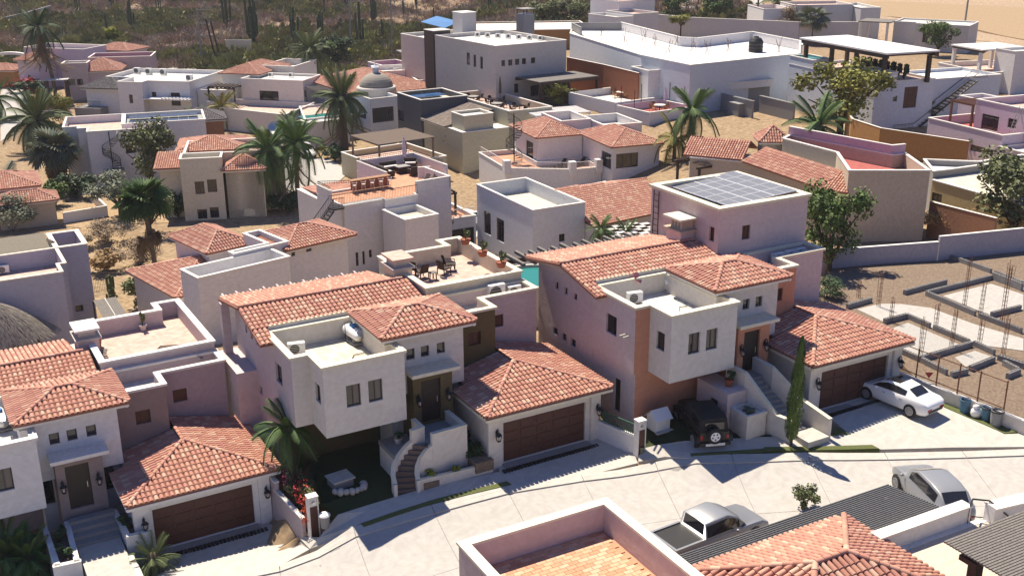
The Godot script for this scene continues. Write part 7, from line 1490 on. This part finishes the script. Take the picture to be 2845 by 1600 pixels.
# ---------------------------------------------------------------- materials
func mk(key: String, c: Color, rough := .9, tex := "", scale := 1.0, extra := {}) -> StandardMaterial3D:
	var m := StandardMaterial3D.new()
	m.albedo_color = c.linear_to_srgb(); m.roughness = rough
	if tex != "":
		m.albedo_texture = M[tex][0]; m.uv1_triplanar = true; m.uv1_world_triplanar = true
		m.uv1_scale = Vector3.ONE * scale
		if M[tex].size() > 1 and M[tex][1]:
			m.normal_enabled = true; m.normal_texture = M[tex][1]; m.normal_scale = .5
	for k in extra: m.set(k, extra[k])
	M[key] = m
	return m
func noise_tex(key: String, freq: float, lo: Color, hi: Color, bump := 0.0, kind := FastNoiseLite.TYPE_SIMPLEX_SMOOTH, oct := 5, mid := -1.0, size := 512, sy := 1.0):
	var n := FastNoiseLite.new(); n.seed = 7 + key.length() * 13 + int(freq * 1000); n.noise_type = kind; n.frequency = freq
	n.fractal_octaves = oct
	var img := Image.create(size, size, false, Image.FORMAT_RGB8)
	var hm := Image.create(size, size, false, Image.FORMAT_RGB8) if bump > 0 else null
	var R := size / TAU
	for y in size:
		for x in size:
			# a torus of noise: no seam when it repeats
			var a := float(x) / size * TAU; var b := float(y) / size * TAU
			var s := n.get_noise_3d(cos(a) * R + cos(b) * R * .31, sin(a) * R + sin(b) * R * .73 * sy, cos(b) * R * sy + sin(b) * R * .4)
			var k := clampf(s * 1.3 * .5 + .5, 0, 1)
			if mid >= 0: k = smoothstep(mid - .18, mid + .18, k)
			img.set_pixel(x, y, lo.lerp(hi, k))
			if hm: hm.set_pixel(x, y, Color(k, k, k))
	img.generate_mipmaps()
	var nt = null
	if hm:
		hm.bump_map_to_normal_map(bump); hm.generate_mipmaps(); nt = ImageTexture.create_from_image(hm)
	M[key] = [ImageTexture.create_from_image(img), nt]

func materials():
	noise_tex("tx_stucco", .03, Color(.90, .89, .88), Color(1, 1, 1), 2.0, FastNoiseLite.TYPE_SIMPLEX_SMOOTH, 6)
	noise_tex("tx_deck", .012, Color(.80, .79, .77), Color(1, 1, 1), 1.5, FastNoiseLite.TYPE_SIMPLEX_SMOOTH, 6)
	noise_tex("tx_conc", .02, Color(.90, .89, .88), Color(1, 1, 1), 3.0, FastNoiseLite.TYPE_SIMPLEX_SMOOTH, 6)
	noise_tex("tx_dirt", .03, Color(.68, .64, .6), Color(1, 1, 1), 6.0, FastNoiseLite.TYPE_SIMPLEX_SMOOTH, 7)
	noise_tex("tx_stone", .06, Color(.45, .45, .46), Color(1, 1, 1), 9.0, FastNoiseLite.TYPE_CELLULAR, 3)
	noise_tex("tx_wood", .05, Color(.7, .7, .7), Color(1, 1, 1), 3.0, FastNoiseLite.TYPE_SIMPLEX_SMOOTH, 4, -1, 256, .12)
	noise_tex("tx_grass", .12, Color(.55, .55, .5), Color(1, 1, 1), 8.0, FastNoiseLite.TYPE_SIMPLEX_SMOOTH, 5, -1, 256)
	var walls := {"white": Color(.74, .73, .73), "bluewhite": Color(.62, .67, .74), "greyblue": Color(.42, .43, .52), "cream": Color(.66, .60, .47), "cream2": Color(.72, .68, .62), "frontcream": Color(.70, .66, .60), "frontrose": Color(.60, .51, .51), "mauve": Color(.47, .39, .41), "lilac": Color(.60, .51, .60), "pink": Color(.62, .36, .34), "salmon": Color(.55, .26, .165), "olive": Color(.13, .10, .045), "taupe": Color(.30, .235, .225), "tan": Color(.56, .53, .49), "beige": Color(.52, .44, .34), "olivecream": Color(.52, .49, .36), "yellow": Color(.55, .46, .24), "brownwall": Color(.33, .16, .085), "brickbrown": Color(.27, .095, .045), "ochre": Color(.40, .21, .07), "pinkrose": Color(.60, .42, .50), "modern": Color(.58, .57, .57), "lotwall": Color(.46, .43, .47), "rosewall": Color(.62, .51, .51)}
	for k in walls: mk(k, walls[k], .92, "tx_stucco", .22)
	mk("cap", Color(.78, .76, .72), .85, "tx_stucco", .3)
	mk("creamcap", Color(.74, .69, .54), .85, "tx_stucco", .3)
	mk("pinkcap", Color(.78, .72, .60), .85, "tx_stucco", .3)
	mk("deck", Color(.70, .69, .66), .9, "tx_deck", .25)
	mk("cream", Color(.66, .60, .47), .92, "tx_stucco", .22)
	mk("creamdeck", Color(.70, .65, .53), .9, "tx_deck", .25)
	mk("grey", Color(.36, .37, .36), .9, "tx_deck", .25)
	mk("palepink", Color(.66, .47, .40), .9, "tx_deck", .3)
	mk("terrtile", Color(.60, .30, .18), .8, "tx_deck", .3)
	mk("redroof", Color(.42, .11, .10), .85, "tx_deck", .3)
	mk("conc", Color(.44, .425, .40), .9, "tx_conc", .22)
	mk("concpale", Color(.50, .48, .44), .9, "tx_conc", .2)
	mk("joint", Color(.25, .24, .22), .95)
	mk("concgrey", Color(.30, .29, .28), .92, "tx_conc", .5)
	mk("block", Color(.27, .27, .27), .95, "tx_conc", .9)
	mk("asphalt", Color(.42, .41, .39), .95, "tx_conc", .3)
	mk("dirt", Color(1, 1, 1), 1.0, "tx_dirt", .11, {"vertex_color_use_as_albedo": true})
	mk("sand", Color(.48, .36, .22), 1.0, "tx_dirt", .3)
	mk("lotdirt", Color(.26, .20, .15), 1.0, "tx_dirt", .35)
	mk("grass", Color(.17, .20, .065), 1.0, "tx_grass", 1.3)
	mk("stone", Color(.33, .34, .37), .9, "tx_stone", .55)
	mk("brownstone", Color(.34, .24, .17), .9, "tx_stone", .5)
	mk("wood", Color(.075, .045, .03), .75, "tx_wood", 1.2)
	mk("redwood", Color(.11, .035, .022), .6, "tx_wood", 1.0)
	mk("teak", Color(.40, .20, .09), .6, "tx_wood", 1.0)
	mk("greywood", Color(.24, .22, .20), .9, "tx_wood", 1.2)
	mk("slate", Color(.17, .17, .175), .7, "tx_wood", 1.0)
	mk("thatch", Color(.30, .265, .22), 1.0, "tx_grass", .8)
	for e in [["stepstone", Color(.16, .12, .10)], ["paver0", Color(.62, .33, .20)], ["paver1", Color(.66, .39, .24)], ["paver2", Color(.58, .29, .17)], ["paver3", Color(.68, .44, .29)], ["concgreyl", Color(.40, .39, .37)], ["domestone", Color(.30, .275, .24)], ["brownwood", Color(.20, .155, .12)]]: mk(e[0], e[1], .9, "tx_conc", .5)
	mk("signnavy", Color(.015, .018, .045), .4); mk("flowerpinkpaint", Color(.45, .07, .09), .7); mk("skin", Color(.32, .17, .11), .6)
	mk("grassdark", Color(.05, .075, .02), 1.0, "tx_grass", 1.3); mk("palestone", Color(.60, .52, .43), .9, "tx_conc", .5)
	for e in [["scrubbrown", Color(.33, .24, .175)], ["scrubgreen", Color(.26, .25, .09)], ["scrubgrey", Color(.38, .33, .275)], ["thatchstraw", Color(.32, .285, .24)]]: mk(e[0], e[1], 1.0, "", 1, {"vertex_color_use_as_albedo": true, "cull_mode": BaseMaterial3D.CULL_DISABLED})
	mk("black", Color(.012, .012, .013), .5)
	mk("iron", Color(.02, .02, .022), .45, "", 1, {"metallic": .3})
	mk("rust", Color(.16, .07, .035), .9)
	mk("frame", Color(.045, .03, .025), .5)
	mk("alum", Color(.5, .5, .5), .35, "", 1, {"metallic": .8})
	mk("glass", Color(.018, .018, .022), .06, "", 1, {"metallic_specular": .6})
	mk("curtain", Color(.11, .095, .09), .25)
	mk("shutter", Color(.10, .03, .02), .5, "tx_wood", 1.0)
	mk("doorblack", Color(.012, .011, .011), .45, "tx_wood", 1.0)
	mk("doorwood", Color(.03, .016, .012), .5, "tx_wood", 1.0)
	mk("pool", Color(.03, .20, .18), .05)
	mk("poolblue", Color(.03, .10, .25), .05)
	mk("whitepaint", Color(.80, .80, .79), .45)
	mk("plasticwhite", Color(.74, .74, .71), .5)
	mk("solar", Color(.055, .065, .10), .12, "", 1, {"metallic_specular": .9})
	mk("solarpale", Color(.19, .195, .21), .3, "", 1, {"metallic_specular": .9})
	mk("solarframe", Color(.62, .63, .65), .4)
	mk("terracotta", Color(.30, .095, .05), .8, "tx_stucco", 1.0)
	mk("potwhite", Color(.62, .52, .47), .8)
	mk("tyre", Color(.015, .015, .016), .85)
	mk("rubberblue", Color(.04, .12, .19), .6)
	mk("chrome", Color(.6, .6, .62), .25, "", 1, {"metallic": .9})
	mk("rim", Color(.40, .40, .42), .35, "", 1, {"metallic": .7})
	mk("carwhite", Color(.80, .80, .80), .22, "", 1, {"clearcoat_enabled": true, "clearcoat": .6})
	mk("cardark", Color(.028, .026, .02), .45)
	mk("cargrey", Color(.20, .21, .23), .3, "", 1, {"clearcoat_enabled": true})
	mk("canvas", Color(.018, .018, .018), .9)
	mk("cover", Color(.12, .16, .16), .6)
	mk("redlamp", Color(.30, .01, .015), .2)
	mk("red", Color(.35, .02, .02), .6)
	mk("magentadish", Color(.50, .17, .20), .6)
	mk("wicker", Color(.035, .022, .016), .8)
	mk("cushion", Color(.55, .53, .50), .95)
	mk("orange", Color(.62, .22, .05), .9)
	mk("green", Color(.02, .10, .06), .7)
	mk("blue", Color(.03, .17, .42), .7)
	mk("contblue", Color(.12, .30, .38), .7, "tx_stucco", .3)
	mk("bark", Color(.12, .075, .05), 1.0, "tx_wood", 2.0)
	mk("palmbark", Color(.17, .125, .09), 1.0, "tx_wood", 2.5)
	mk("twig", Color(.115, .085, .07), 1.0, "", 1, {"vertex_color_use_as_albedo": true})
	mk("cactus", Color(.055, .075, .035), .9)
	mk("water", Color(.02, .24, .22), .04)
	for e in [["leaf", Color(0.090, 0.150, 0.027)], ["leafyellow", Color(0.225, 0.225, 0.033)], ["leafdark", Color(0.030, 0.068, 0.018)], ["leafpalm", Color(0.068, 0.128, 0.030)], ["leafolive", Color(0.128, 0.150, 0.053)], ["leafgrey", Color(0.150, 0.173, 0.112)], ["leafdate", Color(0.098, 0.128, 0.045)], ["palmyellow", Color(.19, .17, .03)], ["deadfrond", Color(.22, .155, .09)], ["drygrass", Color(.33, .21, .08)], ["flowerpink", Color(.42, .015, .06)], ["flowermagenta", Color(.33, .01, .14)], ["flowerorange", Color(.55, .10, .02)], ["flowerred", Color(.45, .03, .03)], ["leaflime", Color(0.240, 0.255, 0.018)]]:
		mk(e[0], e[1], .75, "", 1, {"backlight_enabled": true, "backlight": (e[1] * .5).linear_to_srgb(), "cull_mode": BaseMaterial3D.CULL_DISABLED, "vertex_color_use_as_albedo": true})
	var k := 0
	for c in [Color(.51, .25, .18), Color(.54, .275, .195), Color(.48, .225, .165), Color(.58, .32, .23), Color(.63, .41, .30), Color(.50, .235, .18)]:
		mk("tile%d" % k, c, .85, "tx_stucco", 1.5); k += 1
	mk("tilemix", Color.WHITE, .85, "tx_stucco", 1.5, {"vertex_color_use_as_albedo": true})
	mk("tilebed", Color(.30, .13, .09), .95, "tx_stucco", 1.0)
	mk("greybed", Color(.075, .072, .072), .95)
	mk("brownbed", Color(.11, .085, .07), .95)

# ---------------------------------------------------------------- buildings
func bld(called: String, label: String, cat: String, x: float, g: float, z: float, w: float, group := "") -> Node3D:
	var o := thing(called, label, cat, Vector3(x, g, -z), w, group)
	BD[String(o.name)] = o
	return o
func at(o: Node3D, u: float, y: float, w: float) -> Vector3: return o.transform * W(u, y, w)
func inset(p: Array, d: float) -> Array:        # counter-clockwise polygon moved inwards by d
	var o := []; var n := p.size()
	for i in n:
		var a: Vector2 = p[(i + n - 1) % n]; var b: Vector2 = p[i]; var c: Vector2 = p[(i + 1) % n]
		var d0 := (b - a).normalized(); var d1 := (c - b).normalized()
		var n0 := Vector2(-d0.y, d0.x); var n1 := Vector2(-d1.y, d1.x)
		var k := 1 + n0.dot(n1)
		o.append(b + (n0 + n1) * (d / maxf(k, .3)))
	return o
func wallface(g: G, a: Vector2, b: Vector2, y0: float, y1: float, ops: Array, rev := .13):
	var ln := a.distance_to(b); var d := (b - a) / ln; var nn := Vector2(-d.y, d.x)
	var ss := [0.0, ln]; var ys := [y0, y1]
	for o in ops:
		ss.append(o[0]); ss.append(o[1]); ys.append(o[2]); ys.append(o[3])
	ss.sort(); ys.sort()
	for i in ss.size() - 1:
		if ss[i + 1] - ss[i] < .001: continue
		for j in ys.size() - 1:
			if ys[j + 1] - ys[j] < .001: continue
			var cs: float = (ss[i] + ss[i + 1]) / 2; var cy: float = (ys[j] + ys[j + 1]) / 2
			var hole := false
			for o in ops:
				if cs > o[0] and cs < o[1] and cy > o[2] and cy < o[3]: hole = true
			if hole: continue
			g.q(L(a + d * ss[i], ys[j]), L(a + d * ss[i + 1], ys[j]), L(a + d * ss[i + 1], ys[j + 1]), L(a + d * ss[i], ys[j + 1]))
	for o in ops:
		var p: Vector2 = a + d * o[0]; var r: Vector2 = a + d * o[1]; var k := nn * rev
		g.q(L(p, o[2]), L(p + k, o[2]), L(p + k, o[3]), L(p, o[3]))
		g.q(L(r + k, o[2]), L(r, o[2]), L(r, o[3]), L(r + k, o[3]))
		g.q(L(p, o[2]), L(r, o[2]), L(r + k, o[2]), L(p + k, o[2]))
		g.q(L(p + k, o[3]), L(r + k, o[3]), L(r, o[3]), L(p, o[3]))
func opening(h: Node3D, a: Vector2, b: Vector2, o: Array, kind: String, rev := .13):
	var d := (b - a).normalized(); var nn := Vector2(-d.y, d.x)
	var wd: float = o[1] - o[0]; var ht: float = o[3] - o[2]
	var base: Vector2 = a + d * o[0] + nn * rev
	var B := Basis(Vector3(d.x, 0, -d.y), Vector3.UP, Vector3(-nn.x, 0, nn.y))
	var place := func(m: MeshInstance3D): m.transform = Transform3D(B, L(base, o[2]))
	var f := G.new(); var t := minf(.06, wd * .12)
	if kind == "g":
		var k := part(h, "garage_door", f, "redwood")
		var gg := G.new(); gg.box(Vector3(0, 0, -.05), Vector3(wd, ht, 0)); k.mesh = gg.mesh(); place.call(k)
		var rows := 4; var cols := 5 if wd > 3 else 3
		var pm := G.new(); var pw := wd / cols; var ph := ht / rows
		pm.box(Vector3(.07, .07, .002), Vector3(pw - .07, ph - .07, .03))
		var me := pm.mesh()
		for i in cols:
			for j in rows: part(k, "door_panel", me, "redwood", Vector3(i * pw, j * ph, 0))
		return
	if kind == "d" or kind == "k":
		f.box(Vector3(0, 0, -.04), Vector3(wd, ht, -.005))
		var k := part(h, "door", f, "doorblack" if kind == "k" else "doorwood"); place.call(k)
		var hd := G.new(); hd.box(Vector3(wd * .84, ht * .42, -.004), Vector3(wd * .84 + .03, ht * .55, .04)); part(k, "handle", hd, "alum")
		return
	f.box(Vector3(0, 0, -.03), Vector3(wd, t, .02)); f.box(Vector3(0, ht - t, -.03), Vector3(wd, ht, .02))
	f.box(Vector3(0, t, -.03), Vector3(t, ht - t, .02)); f.box(Vector3(wd - t, t, -.03), Vector3(wd, ht - t, .02))
	var bars := [.5]
	if kind == "p": bars = [.3, .7]
	if kind == "x" or wd < .55: bars = []
	for s in bars: f.box(Vector3(wd * s - t * .4, t, -.03), Vector3(wd * s + t * .4, ht - t, .016))
	if kind == "t": f.box(Vector3(t, ht * .66, -.03), Vector3(wd - t, ht * .66 + t, .018))
	if kind == "s":                                        # louvred shutters behind the frame
		for i in int(ht / .12): f.box(Vector3(t, t + i * .12, -.028), Vector3(wd - t, t + i * .12 + .02, -.004))
	var w := part(h, "window", f, "shutter" if kind == "s" else "frame"); place.call(w)
	var edges := [0.0] + bars + [1.0]
	for i in edges.size() - 1:
		var p := G.new()
		p.box(Vector3(maxf(t, wd * edges[i]), t, -.02), Vector3(minf(wd - t, wd * edges[i + 1]), ht - t, -.01))
		part(w, "pane", p, "shutter" if kind == "s" else ("curtain" if kind == "c" and i == 1 else "glass"))
func blk(h: Node3D, mat: String, p: Array, y0: float, y1: float, par: float, ops := [], opt := {}):
	var g := G.new(); var n := p.size(); var em: Dictionary = opt.get("em", {}); var other := {}
	for i in n:
		var a: Vector2 = p[i]; var b: Vector2 = p[(i + 1) % n]; var mine := []
		for o in ops:
			if o[0] == i: mine.append(o.slice(1, 5)); opening(h, a, b, o.slice(1, 5), o[5])
		var k := g
		if em.has(i):
			if not other.has(em[i]): other[em[i]] = G.new()
			k = other[em[i]]
		wallface(k, a, b, y0 - 1.5 if y0 <= 0 else y0, y1, mine)
	for k in other: part(h, opt.get("wn", "wall"), other[k], k)
	var th: float = opt.get("th", .18)
	var q := inset(p, th)
	if par > .06:
		for i in n: g.q(L(q[(i + 1) % n], y1 - par), L(q[i], y1 - par), L(q[i], y1), L(q[(i + 1) % n], y1))
	if y0 > 0:
		var bot := []
		for k in p: bot.append(L(k, y0))
		g.poly(bot, false)
	part(h, opt.get("wn", "wall"), g, mat)
	var c := G.new(); var ov: float = opt.get("ov", .06); var ch: float = opt.get("ch", .09)
	var o := inset(p, -ov); var r := inset(p, th + ov * .3)
	for i in n:
		var j := (i + 1) % n
		c.q(L(o[i], y1 + ch), L(o[j], y1 + ch), L(r[j], y1 + ch), L(r[i], y1 + ch))
		c.q(L(o[i], y1 - .004), L(o[j], y1 - .004), L(o[j], y1 + ch), L(o[i], y1 + ch))
		c.q(L(r[j], y1 - .004), L(r[i], y1 - .004), L(r[i], y1 + ch), L(r[j], y1 + ch))
		c.q(L(r[i], y1 - .004), L(r[j], y1 - .004), L(o[j], y1 - .004), L(o[i], y1 - .004))
	part(h, "parapet_cap", c, opt.get("cap", "cap"))
	var d := G.new(); var dk := []
	for k in q: dk.append(L(k, y1 - par - .003 if par > .06 else y1 + ch - .02))
	d.poly(dk); part(h, "roof_deck", d, opt.get("deck", "deck"))
func slab(h: Node3D, called: String, mat: String, u0: float, u1: float, v0: float, v1: float, y0: float, y1: float) -> MeshInstance3D:
	var g := G.new(); g.box(Vector3(u0, y0, -v1), Vector3(u1, y1, -v0)); return part(h, called, g, mat)
func wline(h: Node3D, called: String, mat: String, p: Array, y0: float, y1: float, th := .18, cap := "cap"):
	var g := G.new(); var c := G.new()
	for i in p.size() - 1:
		var a := L(p[i], y0); var b := L(p[i + 1], y0); var d := (b - a).normalized() * th * .5
		var s := Vector3(-d.z, 0, d.x)
		var A := a - d - s; var B := b + d - s; var C := b + d + s; var D := a - d + s
		var u := Vector3(0, y1 - y0, 0)
		g.q(A, D, D + u, A + u); g.q(B, A, A + u, B + u); g.q(C, B, B + u, C + u); g.q(D, C, C + u, D + u)
		var k := 1.25; var m := (A + C) / 2 + u
		var PA := m + (A + u - m) * Vector3(k, 1, k)
		A = a - d - s * k + u; B = b + d - s * k + u; C = b + d + s * k + u; D = a - d + s * k + u
		var e := Vector3(0, .07 + .002 * i, 0)
		c.q(A, D, D + e, A + e); c.q(B, A, A + e, B + e); c.q(C, B, B + e, C + e); c.q(D, C, C + e, D + e); c.q(A + e, D + e, C + e, B + e)
	part(h, called, g, mat); part(h, called + "_cap", c, cap)
var tile_mesh: ArrayMesh
var ridge_mesh: ArrayMesh
func barrel(w: float, hh: float, l0: float, taper: float, lift: float) -> ArrayMesh:
	var g := G.new(); var n := 6
	for i in n:
		var a0 := PI * i / n; var a1 := PI * (i + 1) / n
		var n0 := Vector3(cos(a0), sin(a0), 0); var n1 := Vector3(cos(a1), sin(a1), 0)
		var s := Vector3(w, hh, 0)
		var A := n0 * s + Vector3(0, lift, l0 / 2); var B := n1 * s + Vector3(0, lift, l0 / 2)
		var C := n1 * s * taper + Vector3(0, 0, -l0 / 2); var D := n0 * s * taper + Vector3(0, 0, -l0 / 2)
		g.tn(A, D, C, n0, n0, n1); g.tn(A, C, B, n0, n1, n1)
		var A2 := n0 * s * .8 + Vector3(0, lift, l0 / 2); var B2 := n1 * s * .8 + Vector3(0, lift, l0 / 2)
		g.q(A, B, B2, A2)
		g.q(B2, A2, A2 - Vector3(0, 0, .08), B2 - Vector3(0, 0, .08))
	return g.mesh()
const PAL := {"tile": [Color(.51, .25, .18), Color(.54, .275, .195), Color(.48, .225, .165), Color(.58, .32, .23), Color(.63, .41, .30), Color(.50, .235, .18)],
	"greytile": [Color(.15, .14, .145), Color(.19, .18, .185), Color(.12, .11, .115)], "brownshingle": [Color(.22, .18, .15), Color(.28, .225, .18), Color(.17, .13, .11)],
	"paletile": [Color(.55, .42, .30), Color(.48, .34, .24), Color(.60, .48, .35)]}
func roof(h: Node3D, faces: Array, ridges: Array, mat := "tile", singles := 0):
	var bed := G.new()
	for f in faces:
		var dn := Vector3(0, -.13, 0); var nf: int = f.size()
		for i in range(1, nf - 1):
			bed.t(f[0], f[i], f[i + 1]); bed.t(f[0] + dn, f[i + 1] + dn, f[i] + dn)
		for i in nf: bed.q(f[i] + dn, f[(i + 1) % nf] + dn, f[(i + 1) % nf], f[i])
	var R := part(h, "roof", bed, {"tile": "tilebed", "greytile": "greybed", "brownshingle": "brownbed", "paletile": "brownbed"}[mat])
	var X := []; var flat := .35 if mat == "brownshingle" else 1.0
	var pw := .245; var rh := .36
	for f in faces:
		var e: Vector3 = (f[1] - f[0]).normalized()
		var nn: Vector3 = (f[1] - f[0]).cross(f[2] - f[0]).normalized()
		if nn.y < 0: nn = -nn
		var s := nn.cross(e)
		var P2 := PackedVector2Array(); var mx := Vector2(-1e9, -1e9); var mn := Vector2(1e9, 1e9)
		for p in f:
			var k := Vector2((p - f[0]).dot(e), (p - f[0]).dot(s)); P2.append(k); mx = mx.max(k); mn = mn.min(k)
		var nc := int((mx.x - mn.x) / pw); var off := (mx.x - mn.x - nc * pw) / 2
		for i in nc:
			var x := mn.x + off + (i + .5) * pw
			for j in int((mx.y - mn.y) / rh) + 2:
				var y := mn.y + (j + .5) * rh - .06
				if not Geometry2D.is_point_in_polygon(Vector2(x, y + .02), P2): continue
				var jit := rng.randf_range(-.012, .012)
				var B := Basis(e.rotated(nn, jit), nn * flat, e.cross(nn).rotated(nn, jit))
				X.append([Transform3D(B, f[0] + e * (x + rng.randf_range(-.008, .008)) + s * y + nn * .004), 0])
	for rd in ridges:
		var a: Vector3 = rd[0]; var b: Vector3 = rd[1]; var k := maxi(1, int(a.distance_to(b) / .34))
		var d := (a - b).normalized(); var sd := d.cross(Vector3.UP).normalized(); var up := sd.cross(d)
		for i in k: X.append([Transform3D(Basis(-sd, up, d), a.lerp(b, (i + .5) / k) + up * .04), 1])
	var pal: Array = PAL[mat]; var hx := h.global_transform
	var order := range(X.size())
	if singles > 0: order.sort_custom(func(p, q): return (hx * X[p][0].origin).distance_squared_to(eye) < (hx * X[q][0].origin).distance_squared_to(eye))
	var rest := [[], []]
	for i in order.size():
		var o = X[order[i]]
		if i < singles:
			var m := MeshInstance3D.new(); m.mesh = ridge_mesh if o[1] else tile_mesh; m.transform = o[0]
			m.material_override = M["tile%d" % pick(6)]
			m.name = ("ridge_tile_%03d" if o[1] else "tile_%03d") % i if i else "tile"; R.add_child(m)
		else: rest[o[1]].append(o[0])
	for kk in 2:
		if rest[kk].is_empty(): continue
		var mm := MultiMesh.new(); mm.transform_format = MultiMesh.TRANSFORM_3D; mm.use_colors = true
		mm.mesh = ridge_mesh if kk else tile_mesh; mm.instance_count = rest[kk].size()
		for i in rest[kk].size():
			mm.set_instance_transform(i, rest[kk][i]); mm.set_instance_color(i, pal[pick(pal.size())])
		var mi := MultiMeshInstance3D.new(); mi.multimesh = mm; mi.material_override = M["tilemix"]
		mi.name = "ridge_tiles" if kk else "roof_tiles"; mi.set_meta("kind", "stuff"); R.add_child(mi)
func pick(n: int) -> int:                                # the first shades are the common ones
	var r := rng.randf()
	return mini(n - 1, int(r * r * .35 * n + r * .65 * n))
func hip(h: Node3D, u0: float, u1: float, v0: float, v1: float, y: float, rise: float, mat := "tile", kind := "hip", y0 := 0.0, wall := "", singles := 0):
	var a := W(u0, y, v0); var b := W(u1, y, v0); var c := W(u1, y, v1); var d := W(u0, y, v1); var F := []; var R := []
	var wu := u1 - u0; var wv := v1 - v0; var t := minf(wu, wv) / 2
	if kind == "hip":
		var p := W(u0 + t, y + rise, v0 + t); var q := W(u1 - t, y + rise, v1 - t)
		if wu < wv:
			F = [[a, b, p], [b, c, q, p], [c, d, q], [d, a, p, q]]; R = [[a, p], [b, p], [c, q], [d, q]]
		else:
			p = W(u0 + t, y + rise, v0 + t); q = W(u1 - t, y + rise, v0 + t)
			F = [[a, b, q, p], [b, c, q], [c, d, p, q], [d, a, p]]; R = [[a, p], [b, q], [c, q], [d, p]]
		if p.distance_to(q) > .3: R.append([p, q])
	elif kind == "gable":
		var p := W(u0, y + rise, (v0 + v1) / 2); var q := W(u1, y + rise, (v0 + v1) / 2)
		F = [[a, b, q, p], [c, d, p, q]]; R = [[p, q]]
	elif kind == "lean":
		F = [[a, b, W(u1, y + rise, v1), W(u0, y + rise, v1)]]
	roof(h, F, R, mat, singles)
	if wall != "":
		var p := [V(u0 + .4, v0 + .4), V(u1 - .4, v0 + .4), V(u1 - .4, v1 - .4), V(u0 + .4, v1 - .4)]
		var g := G.new()
		for i in 4: wallface(g, p[i], p[(i + 1) % 4], y0 - 1.5 if y0 <= 0 else y0, y - .02, [])
		part(h, "wall", g, wall)
	var fa := G.new(); var i0 := .12
	for e in [[a, b], [b, c], [c, d], [d, a]]:
		if kind == "lean" and e[0] != a: continue
		var m: Vector3 = ((a + c) / 2 - (e[0] + e[1]) / 2); m.y = 0; m = m.normalized() * i0
		fa.bar(e[0] + m + Vector3(0, -.2, 0), e[1] + m + Vector3(0, -.2, 0), .12, .14)
	part(h, "eave_trim", fa, "cap")
func tface(h: Node3D, f: Array, mat := "tile", ridges := []):
	roof(h, [f], ridges, mat)
func railing(h: Node3D, p: Array, hh := .9, gap := .13, mat := "iron", called := "railing"):   # p: points in the thing's own space at the foot
	var g := G.new()
	for i in p.size() - 1:
		var a: Vector3 = p[i]; var b: Vector3 = p[i + 1]; var u := Vector3(0, hh, 0); var k := int(a.distance_to(b) / gap)
		g.bar(a + u, b + u, .05, .05); g.bar(a + Vector3(0, .1, 0), b + Vector3(0, .1, 0), .03, .03)
		for j in k + 1: g.bar(a.lerp(b, float(j) / maxf(k, 1)), a.lerp(b, float(j) / maxf(k, 1)) + u, .02, .02)
	return part(h, called, g, mat)
# ---------------------------------------------------------------- sheets laid on the land
func drape(called: String, pts: Array, up: float, mat: String, kind := "structure", step := 1.6, par: Node = null) -> MeshInstance3D:   # pts: world V(x, z)
	var p2 := PackedVector2Array(pts); var g := G.new()
	var ix := Geometry2D.triangulate_polygon(p2); var todo := []
	for i in range(0, ix.size(), 3): todo.append([p2[ix[i]], p2[ix[i + 1]], p2[ix[i + 2]]])
	while todo:
		var t = todo.pop_back(); var l := [t[0].distance_to(t[1]), t[1].distance_to(t[2]), t[2].distance_to(t[0])]
		var k: int = l.find(l.max())
		if l[k] > step:
			var m: Vector2 = (t[k] + t[(k + 1) % 3]) / 2
			todo.append([t[k], m, t[(k + 2) % 3]]); todo.append([m, t[(k + 1) % 3], t[(k + 2) % 3]])
			continue
		var A := on(t[0].x, t[0].y, up); var B := on(t[1].x, t[1].y, up); var C := on(t[2].x, t[2].y, up)
		if (B - A).cross(C - A).y > 0: g.t(A, B, C)
		else: g.t(A, C, B)
	var n := pts.size()                                  # the edge of the sheet goes down into the ground
	for i in n:
		var a: Vector2 = pts[i]; var b: Vector2 = pts[(i + 1) % n]; var k := int(a.distance_to(b) / step) + 1
		for j in k:
			var c := a.lerp(b, float(j) / k); var d := a.lerp(b, float(j + 1) / k)
			g.q(on(c.x, c.y, -.5), on(d.x, d.y, -.5), on(d.x, d.y, up), on(c.x, c.y, up))
	if par: return part(par, called, g, mat)
	var o := struct(called, g, mat)
	o.set_meta("kind", kind)
	return o
